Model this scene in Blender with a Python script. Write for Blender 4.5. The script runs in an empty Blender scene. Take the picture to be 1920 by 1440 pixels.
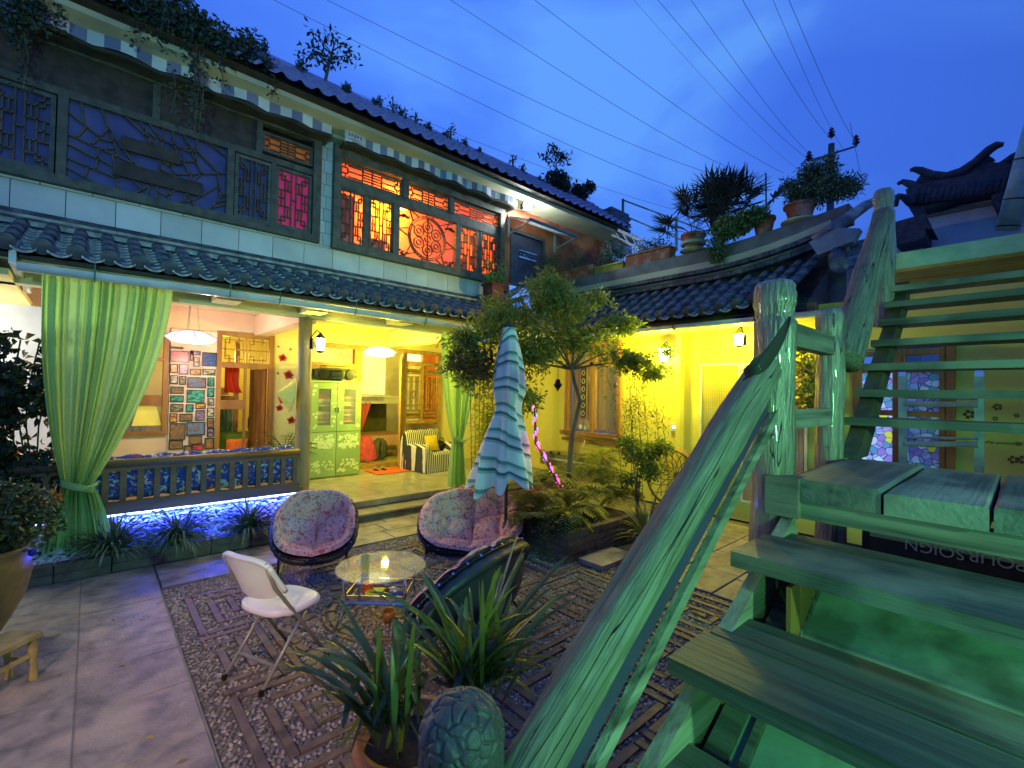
import bpy, math, random
import numpy as np
from mathutils import Vector, Matrix, noise as mnoise
random.seed(7); rng = np.random.default_rng(7)
C = bpy.context.scene.collection
S = bpy.context.scene
# ---------------------------------------------------------------- camera (world X runs along the left facade, Y along the side wing)
FPX, CX, CY, EYE = 873.0, 960.0, 720.0, Vector((0, 0, 1.95))
_v1 = Vector((1925-CX, -(755-CY), -FPX)).normalized(); _v2 = Vector((170-CX, -(722-CY), -FPX))
_v2 = (_v2-_v1*_v2.dot(_v1)).normalized(); _v3 = _v1.cross(_v2)
ROT = Matrix((_v1, _v2, _v3))
cam = bpy.data.cameras.new('camera'); camo = bpy.data.objects.new('camera', cam); C.objects.link(camo)
cam.sensor_width = 36; cam.lens = FPX/1920*36; cam.clip_start = .05; cam.clip_end = 600
camo.matrix_world = Matrix.Translation(EYE) @ ROT.to_4x4(); S.camera = camo
# ---------------------------------------------------------------- world: blue hour sky with soft broken cloud
w = bpy.data.worlds.new("World"); S.world = w; w.use_nodes = True
nt = w.node_tree; nt.nodes.clear()
N = nt.nodes.new; L = nt.links.new
out = N('ShaderNodeOutputWorld'); bg = N('ShaderNodeBackground')
sky = N('ShaderNodeTexSky'); sky.sky_type = 'NISHITA'; sky.sun_disc = False
sky.sun_elevation = math.radians(1.0); sky.sun_rotation = math.radians(200); sky.ozone_density = 5
tc = N('ShaderNodeTexCoord'); mp = N('ShaderNodeMapping'); mp.inputs['Scale'].default_value = (1, 1, 2.2)
mp.inputs['Location'].default_value = (1.35, .75, .2)
n1 = N('ShaderNodeTexNoise'); n1.inputs['Scale'].default_value = 1.7; n1.inputs['Detail'].default_value = 5; n1.inputs['Roughness'].default_value = .5
n1.inputs['Distortion'].default_value = .4
cr = N('ShaderNodeValToRGB'); e = cr.color_ramp.elements
e[0].position = .40; e[0].color = (.042, .135, .68, 1); e[1].position = .62; e[1].color = (.095, .28, .80, 1)
m_ = cr.color_ramp.elements.new(.52); m_.color = (.058, .18, .75, 1)
mx = N('ShaderNodeMix'); mx.data_type = 'RGBA'; mx.blend_type = 'ADD'; mx.inputs[0].default_value = .06
L(tc.outputs['Generated'], mp.inputs[0]); L(mp.outputs[0], n1.inputs['Vector']); L(n1.outputs['Fac'], cr.inputs[0])
# afterglow: the cloud brightens towards the side where the sun went down
gd = N('ShaderNodeVectorMath'); gd.operation = 'DOT_PRODUCT'; gd.inputs[1].default_value = tuple((ROT @ Vector((800-CX, -(230-CY), -FPX))).normalized())
gm = N('ShaderNodeMapRange'); gm.inputs['From Min'].default_value = .35; gm.inputs['From Max'].default_value = 1.0; gm.inputs['To Min'].default_value = .78; gm.inputs['To Max'].default_value = 1.28
gx = N('ShaderNodeMix'); gx.data_type = 'RGBA'; gx.blend_type = 'MULTIPLY'; gx.inputs[0].default_value = 1
L(tc.outputs['Generated'], gd.inputs[0]); L(gd.outputs['Value'], gm.inputs[0]); L(gm.outputs[0], gx.inputs[7]); L(cr.outputs[0], gx.inputs[6])
L(gx.outputs[2], mx.inputs[6]); L(sky.outputs[0], mx.inputs[7]); L(mx.outputs[2], bg.inputs[0]); L(bg.outputs[0], out.inputs[0])
bg.inputs[1].default_value = .95
S.view_settings.view_transform = 'Standard'; S.view_settings.look = 'None'; S.view_settings.exposure = 0.06; S.view_settings.gamma = 1
S.view_settings.use_curve_mapping = False
S.cycles.use_denoising = True; S.cycles.max_bounces = 6; S.cycles.diffuse_bounces = 3; S.cycles.glossy_bounces = 3
S.cycles.transparent_max_bounces = 8; S.cycles.sample_clamp_indirect = 4; S.cycles.caustics_reflective = False; S.cycles.caustics_refractive = False
sun = bpy.data.lights.new('dusk_glow', 'SUN'); sun.energy = .22; sun.angle = math.radians(25); sun.color = (.35, .5, 1)
so = bpy.data.objects.new('dusk_glow', sun); so.rotation_euler = (math.radians(48), 0, math.radians(20)); C.objects.link(so)
def lamp(name, kind, loc, col, e, size=.08, target=None, spot=None, blend=.6, sx=None, sy=None):
    d = bpy.data.lights.new(name, kind); d.energy = e; d.color = col
    if kind == 'AREA':
        d.shape = 'RECTANGLE'; d.size = sx or size; d.size_y = sy or size
    else: d.shadow_soft_size = size
    if spot: d.spot_size = math.radians(spot); d.spot_blend = blend
    o = bpy.data.objects.new(name, d); o.location = loc; C.objects.link(o)
    if target is not None: o.rotation_euler = (Vector(target)-Vector(loc)).to_track_quat('-Z', 'Y').to_euler()
    return o
# ---------------------------------------------------------------- lamps of the place and added fill lights
YEL = (1, .80, .10); WARM = (1, .62, .18)
lamp('column_lantern_light', 'POINT', (2.52, 6.95, 2.62), YEL, 130, .05)
lamp('porch_lamp_light', 'POINT', (1.35, 8.5, 2.42), (1, .62, .50), 80, .06)
lamp('doorway_lamp_light', 'POINT', (4.45, 8.6, 2.42), (1, .86, .06), 190, .06)
lamp('wing_lantern_light', 'POINT', (7.32, 4.28, 2.66), (1, .88, .03), 190, .05)
lamp('wing_second_lantern_light', 'POINT', (7.34, 2.98, 2.82), (1, .88, .035), 100, .05)
lamp('terrace_lamp_light', 'POINT', (6.95, 7.28, 5.93), (.92, .96, 1), 120, .05)
lamp('upper_room_light', 'POINT', (4.6, 9.0, 5.75), (1, .30, .02), 300, .12)
lamp('upper_room_pink_light', 'POINT', (2.3, 8.7, 5.0), (1, .05, .12), 14, .1)
lamp('left_room_light', 'POINT', (2.0, 11.4, 2.6), (1, .72, .12), 60, .15)
lamp('far_room_light', 'POINT', (4.9, 11.6, 2.8), (1, .85, .25), 110, .15)
lamp('stair_flood_light', 'SPOT', (1.2, -3.1, 2.45), (.24, 1, .40), 640, .10, (2.9, .4, 1.5), 80, .6)
lamp('stair_fill_light', 'SPOT', (-.35, -1.3, 1.75), (.16, 1, .30), 190, .10, (2.3, .1, 1.0), 80, .7)  # added fill that brightens the panel under the treads
lamp('facade_fill_light', 'SPOT', (-1.2, .2, 2.9), (.34, .95, .90), 520, .1, (1.9, 7.4, 4.75), 62, .9)  # added cyan fill on the left facade, no lamp of the place
lamp('courtyard_lamp_light', 'SPOT', (-2.3, -.5, 2.8), (1, .60, .30), 900, .05, (-.12, 2.5, 0), 36, .35)
lamp('courtyard_high_light', 'SPOT', (-.5, 1.0, 6.0), (.50, .58, 1), 60, .6, (2.2, 3.4, 0), 60, .8)  # plain bluish spot from above, no fixture goes with it
# ---------------------------------------------------------------- helpers
def P(ax, val, px, py):
    d = ROT @ Vector((px-CX, -(py-CY), -FPX)); t = (val-EYE[ax])/d[ax]; return EYE+d*t
def D(px, py, dist):
    d = ROT @ Vector((px-CX, -(py-CY), -FPX)); return EYE+d*(dist/FPX)
def V(*a): return Vector(a)
_M = {}
def translucent(m, fac, col):
    t = m.node_tree; p = t.nodes['Principled BSDF']; o = t.nodes['Material Output']; tr = t.nodes.new('ShaderNodeBsdfTranslucent'); tr.inputs[0].default_value = (*col, 1); mi = t.nodes.new('ShaderNodeMixShader'); mi.inputs[0].default_value = fac
    t.links.new(p.outputs[0], mi.inputs[1]); t.links.new(tr.outputs[0], mi.inputs[2]); t.links.new(mi.outputs[0], o.inputs[0]); return m
def mat(name, c1, c2=None, scale=6, rough=.7, bump=.25, bscale=None, st=(1, 1, 1), metal=0, island=0, spec=.4, trans=0, em=None, es=0,
        alpha=None, dist=.3, wear=None, wscale=1.3, lo=.3, hi=.7, bdist=.01, coat=0):
    m = bpy.data.materials.new(name); m.use_nodes = True; t = m.node_tree; p = t.nodes['Principled BSDF']
    n = t.nodes.new; l = t.links.new
    c2 = c2 or tuple(x*.6 for x in c1)
    tc = n('ShaderNodeTexCoord'); mp = n('ShaderNodeMapping'); mp.inputs['Scale'].default_value = st; l(tc.outputs['Object'], mp.inputs[0])
    no = n('ShaderNodeTexNoise'); no.inputs['Scale'].default_value = scale; no.inputs['Detail'].default_value = 7; no.inputs['Distortion'].default_value = dist
    l(mp.outputs[0], no.inputs['Vector'])
    r = n('ShaderNodeValToRGB'); r.color_ramp.elements[0].position = lo; r.color_ramp.elements[1].position = hi
    r.color_ramp.elements[0].color = (*c2, 1); r.color_ramp.elements[1].color = (*c1, 1); l(no.outputs['Fac'], r.inputs[0]); col = r.outputs[0]
    if wear:
        wn = n('ShaderNodeTexNoise'); wn.inputs['Scale'].default_value = wscale; wn.inputs['Detail'].default_value = 8; l(tc.outputs['Object'], wn.inputs['Vector'])
        wr = n('ShaderNodeValToRGB'); wr.color_ramp.elements[0].position = .48; wr.color_ramp.elements[1].position = .66; l(wn.outputs['Fac'], wr.inputs[0])
        mi = n('ShaderNodeMix'); mi.data_type = 'RGBA'; l(wr.outputs[0], mi.inputs[0]); l(col, mi.inputs[6]); mi.inputs[7].default_value = (*wear, 1); col = mi.outputs[2]
    if island:
        g = n('ShaderNodeNewGeometry'); hs = n('ShaderNodeHueSaturation'); mr = n('ShaderNodeMapRange')
        mr.inputs['To Min'].default_value = 1-island; mr.inputs['To Max'].default_value = 1+island
        l(g.outputs['Random Per Island'], mr.inputs[0]); l(mr.outputs[0], hs.inputs['Value']); l(col, hs.inputs['Color']); col = hs.outputs[0]
    oi = n('ShaderNodeObjectInfo'); h2 = n('ShaderNodeHueSaturation'); m2 = n('ShaderNodeMapRange'); m2.inputs['To Min'].default_value = .86; m2.inputs['To Max'].default_value = 1.12
    l(oi.outputs['Random'], m2.inputs[0]); l(m2.outputs[0], h2.inputs['Value']); l(col, h2.inputs['Color']); col = h2.outputs[0]
    l(col, p.inputs['Base Color'])
    p.inputs['Roughness'].default_value = rough; p.inputs['Metallic'].default_value = metal; p.inputs['Specular IOR Level'].default_value = spec
    if coat: p.inputs['Coat Weight'].default_value = coat
    if trans: p.inputs['Transmission Weight'].default_value = trans
    if em: p.inputs['Emission Color'].default_value = (*em, 1); p.inputs['Emission Strength'].default_value = es
    if alpha is not None: p.inputs['Alpha'].default_value = alpha
    if bump:
        b2 = n('ShaderNodeTexNoise'); b2.inputs['Scale'].default_value = bscale or scale*4; b2.inputs['Detail'].default_value = 6; l(mp.outputs[0], b2.inputs['Vector'])
        b = n('ShaderNodeBump'); b.inputs['Strength'].default_value = bump; b.inputs['Distance'].default_value = bdist
        l(b2.outputs['Fac'], b.inputs['Height']); l(b.outputs[0], p.inputs['Normal'])
    _M[name] = m; return m
class MB:
    def __init__(s): s.v = []; s.f = []; s.mi = []; s.k = 0
    def face(s, *i): s.f.append(tuple(i)); s.mi.append(s.k)
    def add(s, vs, fs):
        b = len(s.v); s.v += [tuple(x) for x in vs]
        for f in fs: s.f.append(tuple(b+i for i in f)); s.mi.append(s.k)
        return s
    def obx(s, c, a, b, d):
        c, a, b, d = Vector(c), Vector(a), Vector(b), Vector(d)
        vs = [c+a*i+b*j+d*k for k in (-1, 1) for j in (-1, 1) for i in (-1, 1)]
        return s.add(vs, [(0, 2, 3, 1), (4, 5, 7, 6), (0, 1, 5, 4), (2, 6, 7, 3), (0, 4, 6, 2), (1, 3, 7, 5)])
    def box(s, x0, y0, z0, x1, y1, z1):
        return s.obx(((x0+x1)/2, (y0+y1)/2, (z0+z1)/2), (abs(x1-x0)/2, 0, 0), (0, abs(y1-y0)/2, 0), (0, 0, abs(z1-z0)/2))
    def bar(s, p0, p1, w, h, up=(0, 0, 1)):
        p0, p1 = Vector(p0), Vector(p1); d = (p1-p0); u = Vector(up); a = d.cross(u)
        if a.length < 1e-6: a = d.cross(Vector((1, 0, 0)))
        a.normalize(); n = a.cross(d).normalized(); return s.obx((p0+p1)/2, d/2, a*w/2, n*h/2)
    def tube(s, pts, r, n=8, cap=True):
        pts = [Vector(p) for p in pts]; rs = r if isinstance(r, (list, tuple)) else [r]*len(pts); b = len(s.v)
        ref = None
        for i, p in enumerate(pts):
            d = (pts[min(i+1, len(pts)-1)]-pts[max(i-1, 0)]).normalized()
            if ref is None: ref = d.orthogonal().normalized()
            ref = (ref-d*ref.dot(d)).normalized(); q = d.cross(ref)
            for k in range(n):
                a = 2*math.pi*k/n; s.v.append(tuple(p+(ref*math.cos(a)+q*math.sin(a))*rs[i]))
        for i in range(len(pts)-1):
            for k in range(n):
                k2 = (k+1) % n; s.face(b+i*n+k, b+i*n+k2, b+(i+1)*n+k2, b+(i+1)*n+k)
        if cap: s.face(*[b+k for k in range(n)][::-1]); s.face(*[b+(len(pts)-1)*n+k for k in range(n)])
        return s
    def lathe(s, prof, c=(0, 0, 0), n=20, sx=1, sy=1, cap=True):
        c = Vector(c); b = len(s.v)
        for r, z in prof:
            for k in range(n):
                a = 2*math.pi*k/n; s.v.append((c.x+r*sx*math.cos(a), c.y+r*sy*math.sin(a), c.z+z))
        for i in range(len(prof)-1):
            for k in range(n): k2 = (k+1) % n; s.face(b+i*n+k, b+i*n+k2, b+(i+1)*n+k2, b+(i+1)*n+k)
        if cap: s.face(*[b+k for k in range(n)][::-1]); s.face(*[b+(len(prof)-1)*n+k for k in range(n)])
        return s
    def grid(s, fn, nu, nv, closeu=False):
        b = len(s.v)
        for j in range(nv+1):
            for i in range(nu+(0 if closeu else 1)): s.v.append(tuple(fn(i/nu, j/nv)))
        w = nu if closeu else nu+1
        for j in range(nv):
            for i in range(nu):
                i2 = (i+1) % w; s.face(b+j*w+i, b+j*w+i2, b+(j+1)*w+i2, b+(j+1)*w+i)
        return s
    def prism(s, poly, d):
        n = len(poly); b = len(s.v); d = Vector(d); s.v += [tuple(p) for p in poly]; s.v += [tuple(Vector(p)+d) for p in poly]
        s.face(*range(b, b+n)); s.face(*[b+n+i for i in range(n)][::-1])
        for i in range(n): j = (i+1) % n; s.face(b+j, b+i, b+n+i, b+n+j)
        return s
    def blade(s, p, d, ln, w, droop=.5, seg=4, up=V(0, 0, 1), twist=0):
        """a strap leaf: starts at p towards d and bends down"""
        p = Vector(p); d = Vector(d).normalized(); b = len(s.v); side = d.cross(up)
        side = side.normalized() if side.length > 1e-3 else V(1, 0, 0)
        cur = p.copy(); dd = d.copy()
        for i in range(seg+1):
            t = i/seg; ww = w*(math.sin(math.pi*min(1, .15+t*.85))**.7 if t < 1 else 0)
            k = V(0, 0, -1)*ww*.25
            s.v += [tuple(cur-side*ww/2), tuple(cur+k), tuple(cur+side*ww/2)]
            dd = (dd+V(0, 0, -droop/seg*(.4+1.2*t))).normalized(); cur = cur+dd*ln/seg
        for i in range(seg):
            a = b+i*3; s.face(a, a+1, a+4, a+3); s.face(a+1, a+2, a+5, a+4)
        return s
    def build(s, name, m=None, parent=None, smooth=False, loc=None, **tags):
        me = bpy.data.meshes.new(name)
        if loc is not None: L0 = Vector(loc); vs = [(x-L0.x, y-L0.y, z-L0.z) for x, y, z in s.v]
        else: vs = s.v
        me.from_pydata(vs, [], s.f); ms = m if isinstance(m, (list, tuple)) else [m]
        for q in ms:
            if q: me.materials.append(q)
        if len(ms) > 1: me.polygons.foreach_set('material_index', s.mi)
        if smooth: me.polygons.foreach_set('use_smooth', [True]*len(s.f))
        me.update(); o = bpy.data.objects.new(name, me); C.objects.link(o)
        if loc is not None: o.location = loc
        put(o, parent)
        for k, v in tags.items(): o[k if k != 'cat' else 'category'] = v
        return o
def wm(o):
    return o.matrix_basis.copy() if o.parent is None else wm(o.parent) @ o.matrix_parent_inverse @ o.matrix_basis
def put(o, parent):
    if parent is not None: o.parent = parent; o.matrix_parent_inverse = wm(parent).inverted()
def inst(me, name, mw, parent=None, m=None):
    o = bpy.data.objects.new(name, me); C.objects.link(o); o.matrix_basis = mw; put(o, parent); return o
def thing(name, label, cat, loc=(0, 0, 0), group=None):
    o = bpy.data.objects.new(name, None); C.objects.link(o); o.location = loc; o.empty_display_size = .2
    o['label'] = label; o['category'] = cat
    if group: o['group'] = group
    return o
def kids(o): return [c for c in C.objects if c.parent == o]
def copy_tree(o, new_mw, **tags):
    r = o.copy(); C.objects.link(r); r.matrix_basis = new_mw
    for ch in [c for c in C.objects if c.parent == o]:
        c = ch.copy(); C.objects.link(c); c.parent = r
        for g in [x for x in C.objects if x.parent == ch]:
            q = g.copy(); C.objects.link(q); q.parent = c
    for k, v in tags.items(): r['category' if k == 'cat' else k] = v
    return r
def mesh_np(name, v, f, m, parent=None, smooth=False, **tags):
    """v (n,3), f (k,4) or (k,3) numpy"""
    me = bpy.data.meshes.new(name); nv, nf, k = len(v), len(f), f.shape[1]
    me.vertices.add(nv); me.vertices.foreach_set('co', v.astype(np.float32).ravel())
    me.loops.add(nf*k); me.loops.foreach_set('vertex_index', f.astype(np.int32).ravel())
    me.polygons.add(nf); me.polygons.foreach_set('loop_start', np.arange(0, nf*k, k, dtype=np.int32))
    if smooth: me.polygons.foreach_set('use_smooth', np.ones(nf, bool))
    me.update(calc_edges=True); me.materials.append(m)
    o = bpy.data.objects.new(name, me); C.objects.link(o); put(o, parent)
    for kk, vv in tags.items(): o['category' if kk == 'cat' else kk] = vv
    return o
def leaves(name, pts, ln, wd, m, parent=None, droop=.3, dirs=None, fold=.25, jit=1.0, **tags):
    """small folded leaves, one diamond of two faces each"""
    pts = np.asarray(pts, float); n = len(pts)
    d = rng.normal(size=(n, 3))*jit
    if dirs is not None: d = d+np.asarray(dirs)
    d[:, 2] -= droop; d /= np.linalg.norm(d, axis=1)[:, None]
    u = rng.normal(size=(n, 3)); s = np.cross(d, u); s /= np.linalg.norm(s, axis=1)[:, None]; nn = np.cross(s, d)
    l = ln*(.6+.8*rng.random(n))[:, None]; w_ = wd*(.6+.8*rng.random(n))[:, None]
    a = pts; b = pts+d*l*.5+s*w_*.5+nn*w_*fold; c = pts+d*l; e_ = pts+d*l*.5-s*w_*.5+nn*w_*fold
    v = np.stack([a, b, c, e_], 1).reshape(-1, 3); i = np.arange(n)*4
    f = np.concatenate([np.stack([i, i+1, i+2], 1), np.stack([i, i+2, i+3], 1)])
    return mesh_np(name, v, f, m, parent, **tags)
def blob(c, r, n, shell=.55):
    """points through an ellipsoid, denser to its outside"""
    d = rng.normal(size=(n, 3)); d /= np.linalg.norm(d, axis=1)[:, None]; q = (shell+(1-shell)*rng.random(n))**.8
    return np.asarray(c)+d*q[:, None]*np.asarray(r)

def text_mesh(name, cu):
    t = bpy.data.objects.new(name+'_tmp', cu); C.objects.link(t); bpy.context.view_layer.update()
    me = bpy.data.meshes.new_from_object(t.evaluated_get(bpy.context.evaluated_depsgraph_get())); bpy.data.objects.remove(t)
    o = bpy.data.objects.new(name, me); C.objects.link(o); return o
# ---------------------------------------------------------------- materials
m_wood = mat('stair_wood', (.20, .175, .14), (.06, .05, .04), 18, .62, .6, 60, (1, .06, 1), lo=.35, hi=.65, wear=(.16, .15, .11), wscale=2.2)
m_woodx = mat('stair_wood_lengthwise', (.26, .23, .18), (.08, .07, .05), 20, .6, .6, 60, (.06, 1, 1), lo=.35, hi=.65, wear=(.15, .14, .10), wscale=2.2)
m_tread = mat('tread_wood', (.095, .09, .075), (.026, .025, .022), 16, .55, .7, 60, (1, .05, 1), lo=.3, hi=.7, wear=(.20, .18, .14), wscale=1.6)
m_log = mat('log_wood', (.235, .21, .155), (.115, .10, .075), 70, .72, .8, 150, (1, 1, .05), lo=.32, hi=.68, bdist=.008, wear=(.15, .13, .09), wscale=9, spec=.25)
m_post = mat('varnished_post', (.24, .19, .13), (.09, .07, .05), 40, .32, 1.0, 90, (1, 1, .08), bdist=.012, spec=.8, coat=.6)
m_crack = mat('wood_crack', (.012, .010, .008), None, 5, .9, 0)
m_tile = mat('roof_tile_clay', (.070, .075, .095), (.018, .02, .028), 9, .6, .5, 30, wear=(.13, .14, .14), wscale=7, bdist=.006)
m_pan = mat('pan_tile_clay', (.17, .18, .20), (.045, .048, .06), 9, .55, .5, 30, wear=(.32, .33, .33), wscale=6, bdist=.006)
m_dark = mat('dark_timber', (.075, .06, .045), (.03, .024, .018), 6, .7, .3)
m_frame = mat('weathered_frame', (.12, .135, .10), (.055, .06, .045), 8, .65, .3, 30)
m_lat = mat('lattice_wood', (.14, .10, .055), (.07, .05, .03), 8, .6, .2)
m_brown = mat('door_timber', (.34, .16, .045), (.17, .075, .02), 5, .45, .3, 20, (1, 1, .15))
m_block = mat('white_wall_block', (.62, .66, .60), (.50, .54, .50), 3, .8, .35, 60, bdist=.003)
m_mortar = mat('dark_joint', (.08, .09, .09), None, 8, .9, .2)
m_cream = mat('cream_plaster', (.62, .62, .40), (.48, .50, .32), 2, .85, .2, 50, wear=(.40, .42, .28))
m_peach = mat('peach_wall', (.74, .60, .42), (.66, .53, .38), 2, .85, .1, 60)
m_yel = mat('yellow_wall', (.78, .70, .14), (.70, .62, .12), 1.5, .85, .15, 60)
m_yel2 = mat('pale_yellow_wall', (.74, .66, .26), (.64, .57, .22), 1.5, .85, .15, 60)
m_white = mat('white_plaster', (.62, .66, .74), (.50, .54, .62), 2, .85, .2, wear=(.42, .45, .5))
m_gut = mat('white_gutter', (.62, .68, .70), (.50, .56, .60), 5, .35, .1, wear=(.40, .46, .46), wscale=3)
m_green_metal = mat('green_metal', (.10, .28, .22), None, 5, .4, .1)
m_rust = mat('terracotta_render', (.42, .12, .05), (.20, .05, .02), 5, .9, .8, 30, bdist=.02, wear=(.5, .2, .08))
m_conc = mat('concrete_slab', (.26, .26, .24), (.15, .15, .14), 5, .85, .4, 30, wear=(.10, .11, .09))
m_stone = mat('paving_stone', (.29, .26, .225), (.10, .095, .095), 7, .5, .7, 50, wear=(.34, .29, .23), wscale=2.2, bdist=.008)
m_plat = mat('porch_floor_stone', (.42, .40, .28), (.26, .24, .16), 5, .28, .15, 30, spec=.5)
m_joint = mat('paving_joint', (.17, .155, .14), None, 8, .9, .4)
m_strip = mat('brown_paving_strip', (.15, .105, .085), (.055, .042, .04), 9, .6, .5, 40, bdist=.006)
m_peb = mat('pebbles', (.31, .275, .235), (.14, .125, .11), 12, .38, .1, island=.6)
m_planter = mat('planter_stone', (.16, .15, .12), (.07, .065, .055), 5, .85, .6, 20, bdist=.02)
m_glass = mat('clear_glass', (.9, .95, .92), (.9, .95, .92), 1, .03, 0, trans=1, alpha=.35)
m_black = mat('black_metal', (.02, .02, .022), None, 8, .35, .1, metal=.4)
m_chrome = mat('chrome', (.75, .78, .8), (.7, .7, .75), 5, .08, 0, metal=1)
m_valw = mat('awning_white', (.62, .72, .74), (.54, .64, .68), 5, .8, .2)
m_valg = mat('awning_grey_violet', (.20, .24, .40), (.16, .19, .34), 5, .8, .2)
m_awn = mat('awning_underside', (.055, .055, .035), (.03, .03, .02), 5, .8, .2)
m_blueroof = mat('blue_glazed_tile', (.34, .34, .62), (.20, .20, .44), 8, .4, .3)
m_soil = mat('soil', (.05, .035, .025), (.02, .015, .01), 20, .95, .6)
m_orange = mat('lit_orange_wall', (.90, .42, .09), (.78, .28, .05), 2, .8, .1)
m_skyglass = mat('sky_tinted_glass', (.10, .10, .24), (.035, .038, .12), 2.2, .25, 0, spec=.7)  # blue reflection of the sky put into the pane colour
m_ribred = mat('red_curtain', (.75, .05, .06), (.5, .02, .03), 5, .8, .2)
def emis(name, c, s): return mat(name, (.8, .8, .8), None, 3, .5, 0, em=c, es=s)
# ---------------------------------------------------------------- ground
g = MB(); g.grid(lambda u, v: (-14+60*u, -14+60*v, -.035), 2, 2)
g.build('ground', m_joint, kind='structure')
# ground in view: slabs on the left and before the step, the mosaic panel, the paving to the right
pav = MB().box(-3.0, .5, -.034, 7.5, 7.6, -.03).build('courtyard_paving', m_joint, kind='structure')
MB().box(-3.0, .5, -.03, .555, 6.4, -.005).build('joint_filler', mat('grouted_joint', (.20, .19, .18), (.13, .125, .12), 9, .9, .3), pav)
def in_mosaic(x, y): return .56 < x < 4.6 and y < 5.36
slabn = 0
def slab(poly, z=0, name='paving_slab', m=None, par=None, th=.03, rot=.0):
    q = MB(); c = sum((Vector((p[0], p[1], 0)) for p in poly), Vector((0, 0, 0)))/len(poly)
    n = len(poly); top = [Vector((p[0], p[1], z)) for p in poly]; ins = [Vector((p[0], p[1], z-.006)) + (Vector((p[0], p[1], z-.006))-Vector((c.x, c.y, z-.006)))*.0 for p in poly]
    inner = [p+(Vector((c.x, c.y, z))-p).normalized()*.008 for p in top]
    vs = inner+[Vector((p.x, p.y, z-.006)) for p in top]+[Vector((p.x, p.y, z-th)) for p in top]
    fs = [tuple(range(n))]
    for i in range(n):
        j = (i+1) % n; fs += [(j, i, n+i, n+j), (n+j, n+i, 2*n+i, 2*n+j)]
    q.add(vs, fs); return q.build(name, m or m_stone, par or pav)
def rect_slabs(x0, x1, y0, y1, rows, cols, gap=.012, z=0, jit=.06):
    ys = [y0+(y1-y0)*i/rows for i in range(rows+1)]
    for r in range(rows):
        n = cols+random.choice((-1, 0, 0, 1)) if cols > 2 else cols
        xs = [x0+(x1-x0)*(i+(0 if i in (0, n) else random.uniform(-.22, .22)))/n for i in range(n+1)]
        for i in range(n):
            slab([(xs[i]+gap/2, ys[r]+gap/2), (xs[i+1]-gap/2, ys[r]+gap/2), (xs[i+1]-gap/2, ys[r+1]-gap/2), (xs[i]+gap/2, ys[r+1]-gap/2)], z+random.uniform(-.002, .002))
xs = [-2.9, -1.9, -1.1, -.55, -.02, .545]
for i in range(5):
    y = 1.0+.3*(i % 2)
    while y < 6.35:
        y2 = min(y+random.uniform(.5, 1.3), 6.38)
        if 6.38-y2 < .35: y2 = 6.38
        slab([(xs[i]+.003, y+.003), (xs[i+1]-.003, y+.003), (xs[i+1]-.003, y2-.003), (xs[i]+.003, y2-.003)], random.uniform(-.003, .003)); y = y2
rect_slabs(.56, 4.75, 5.62, 6.0, 1, 5); rect_slabs(.56, 4.75, 6.0, 6.38, 1, 4); rect_slabs(1.8, 4.9, 6.38, 6.58, 1, 4)
rect_slabs(4.62, 7.4, 1.0, 3.2, 4, 4); rect_slabs(2.6, 4.62, .6, 1.1, 1, 3)
# ---- pebble mosaic
mos = MB().box(.56, .9, -.028, 4.6, 5.60, -.016).build('mosaic_bed', m_joint, pav)
CC = V(2.15, 3.85, 0)
bricks = []; pebz = []
def add_strip(x0, y0, x1, y1):
    bricks.append((x0, y0, x1, y1))
def peb_zone(fn, x0, x1, y0, y1, sp=.033, big=1.0):
    y = y0; r = 0
    while y < y1:
        x = x0+(sp*.5 if r % 2 else 0)
        while x < x1:
            px, py = x+random.uniform(-.3, .3)*sp, y+random.uniform(-.3, .3)*sp
            if fn(px, py): pebz.append((px, py, big))
            x += sp
        y += sp*.87; r += 1
# fret panels of thin tile strips
bl = 0
cells = []
R2 = .98
def clip_add(x0, y0, x1, y1):
    """a strip cut short where it meets the round field"""
    horiz = (x1-x0) > (y1-y0); m = ((y0+y1) if horiz else (x0+x1))/2; c0, c1 = (CC.y, CC.x) if horiz else (CC.x, CC.y); a, b = (x0, x1) if horiz else (y0, y1); h = abs(m-c0); sg = [(a, b)]
    if h < R2:
        k = math.sqrt(R2*R2-h*h); lo_, hi_ = c1-k, c1+k; sg = []
        if a < lo_: sg.append((a, min(b, lo_)))
        if b > hi_: sg.append((max(a, hi_), b))
    for p, q_ in sg:
        if q_-p > .06: add_strip(*((p, y0, q_, y1) if horiz else (x0, p, x1, q_)))
row = 0; cw, ch, sw = .86, .94, .050
y = 5.27
while y > 1.2:
    x = .67+(-.43 if row % 2 else 0)
    while x < 4.5:
        for k in range(3):
            d = .02+k*.145; xa, xb, ya, yb = x+d, x+cw-d, y-ch+d, y-d
            if xb < .70 or xa > 4.55 or xb-xa < .1: continue
            L0_ = max(xa, .675); R0_ = min(xb, 4.56); gap = .10
            if xa > .67: clip_add(xa, ya, xa+sw, yb-(gap if (k+row) % 2 else 0))
            if xb < 4.56: clip_add(xb-sw, ya+(0 if (k+row) % 2 else gap), xb, yb)
            clip_add(L0_+(sw+.006 if xa > .67 else 0), ya, R0_-(sw+.006 if xb < 4.56 else 0), ya+sw); clip_add(L0_+(sw+.006 if xa > .67 else 0), yb-sw, R0_-(sw+.006 if xb < 4.56 else 0), yb)
        if .7 < x+cw/2 < 4.4: clip_add(x+cw/2-.03, y-ch+.40, x+cw/2+.03, y-.40)
        x += cw
    y -= ch; row += 1
bm_unit = {}
NB = 0
bricks.sort(key=lambda b: b[0]**2+b[1]**2)
rest = MB()
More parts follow.
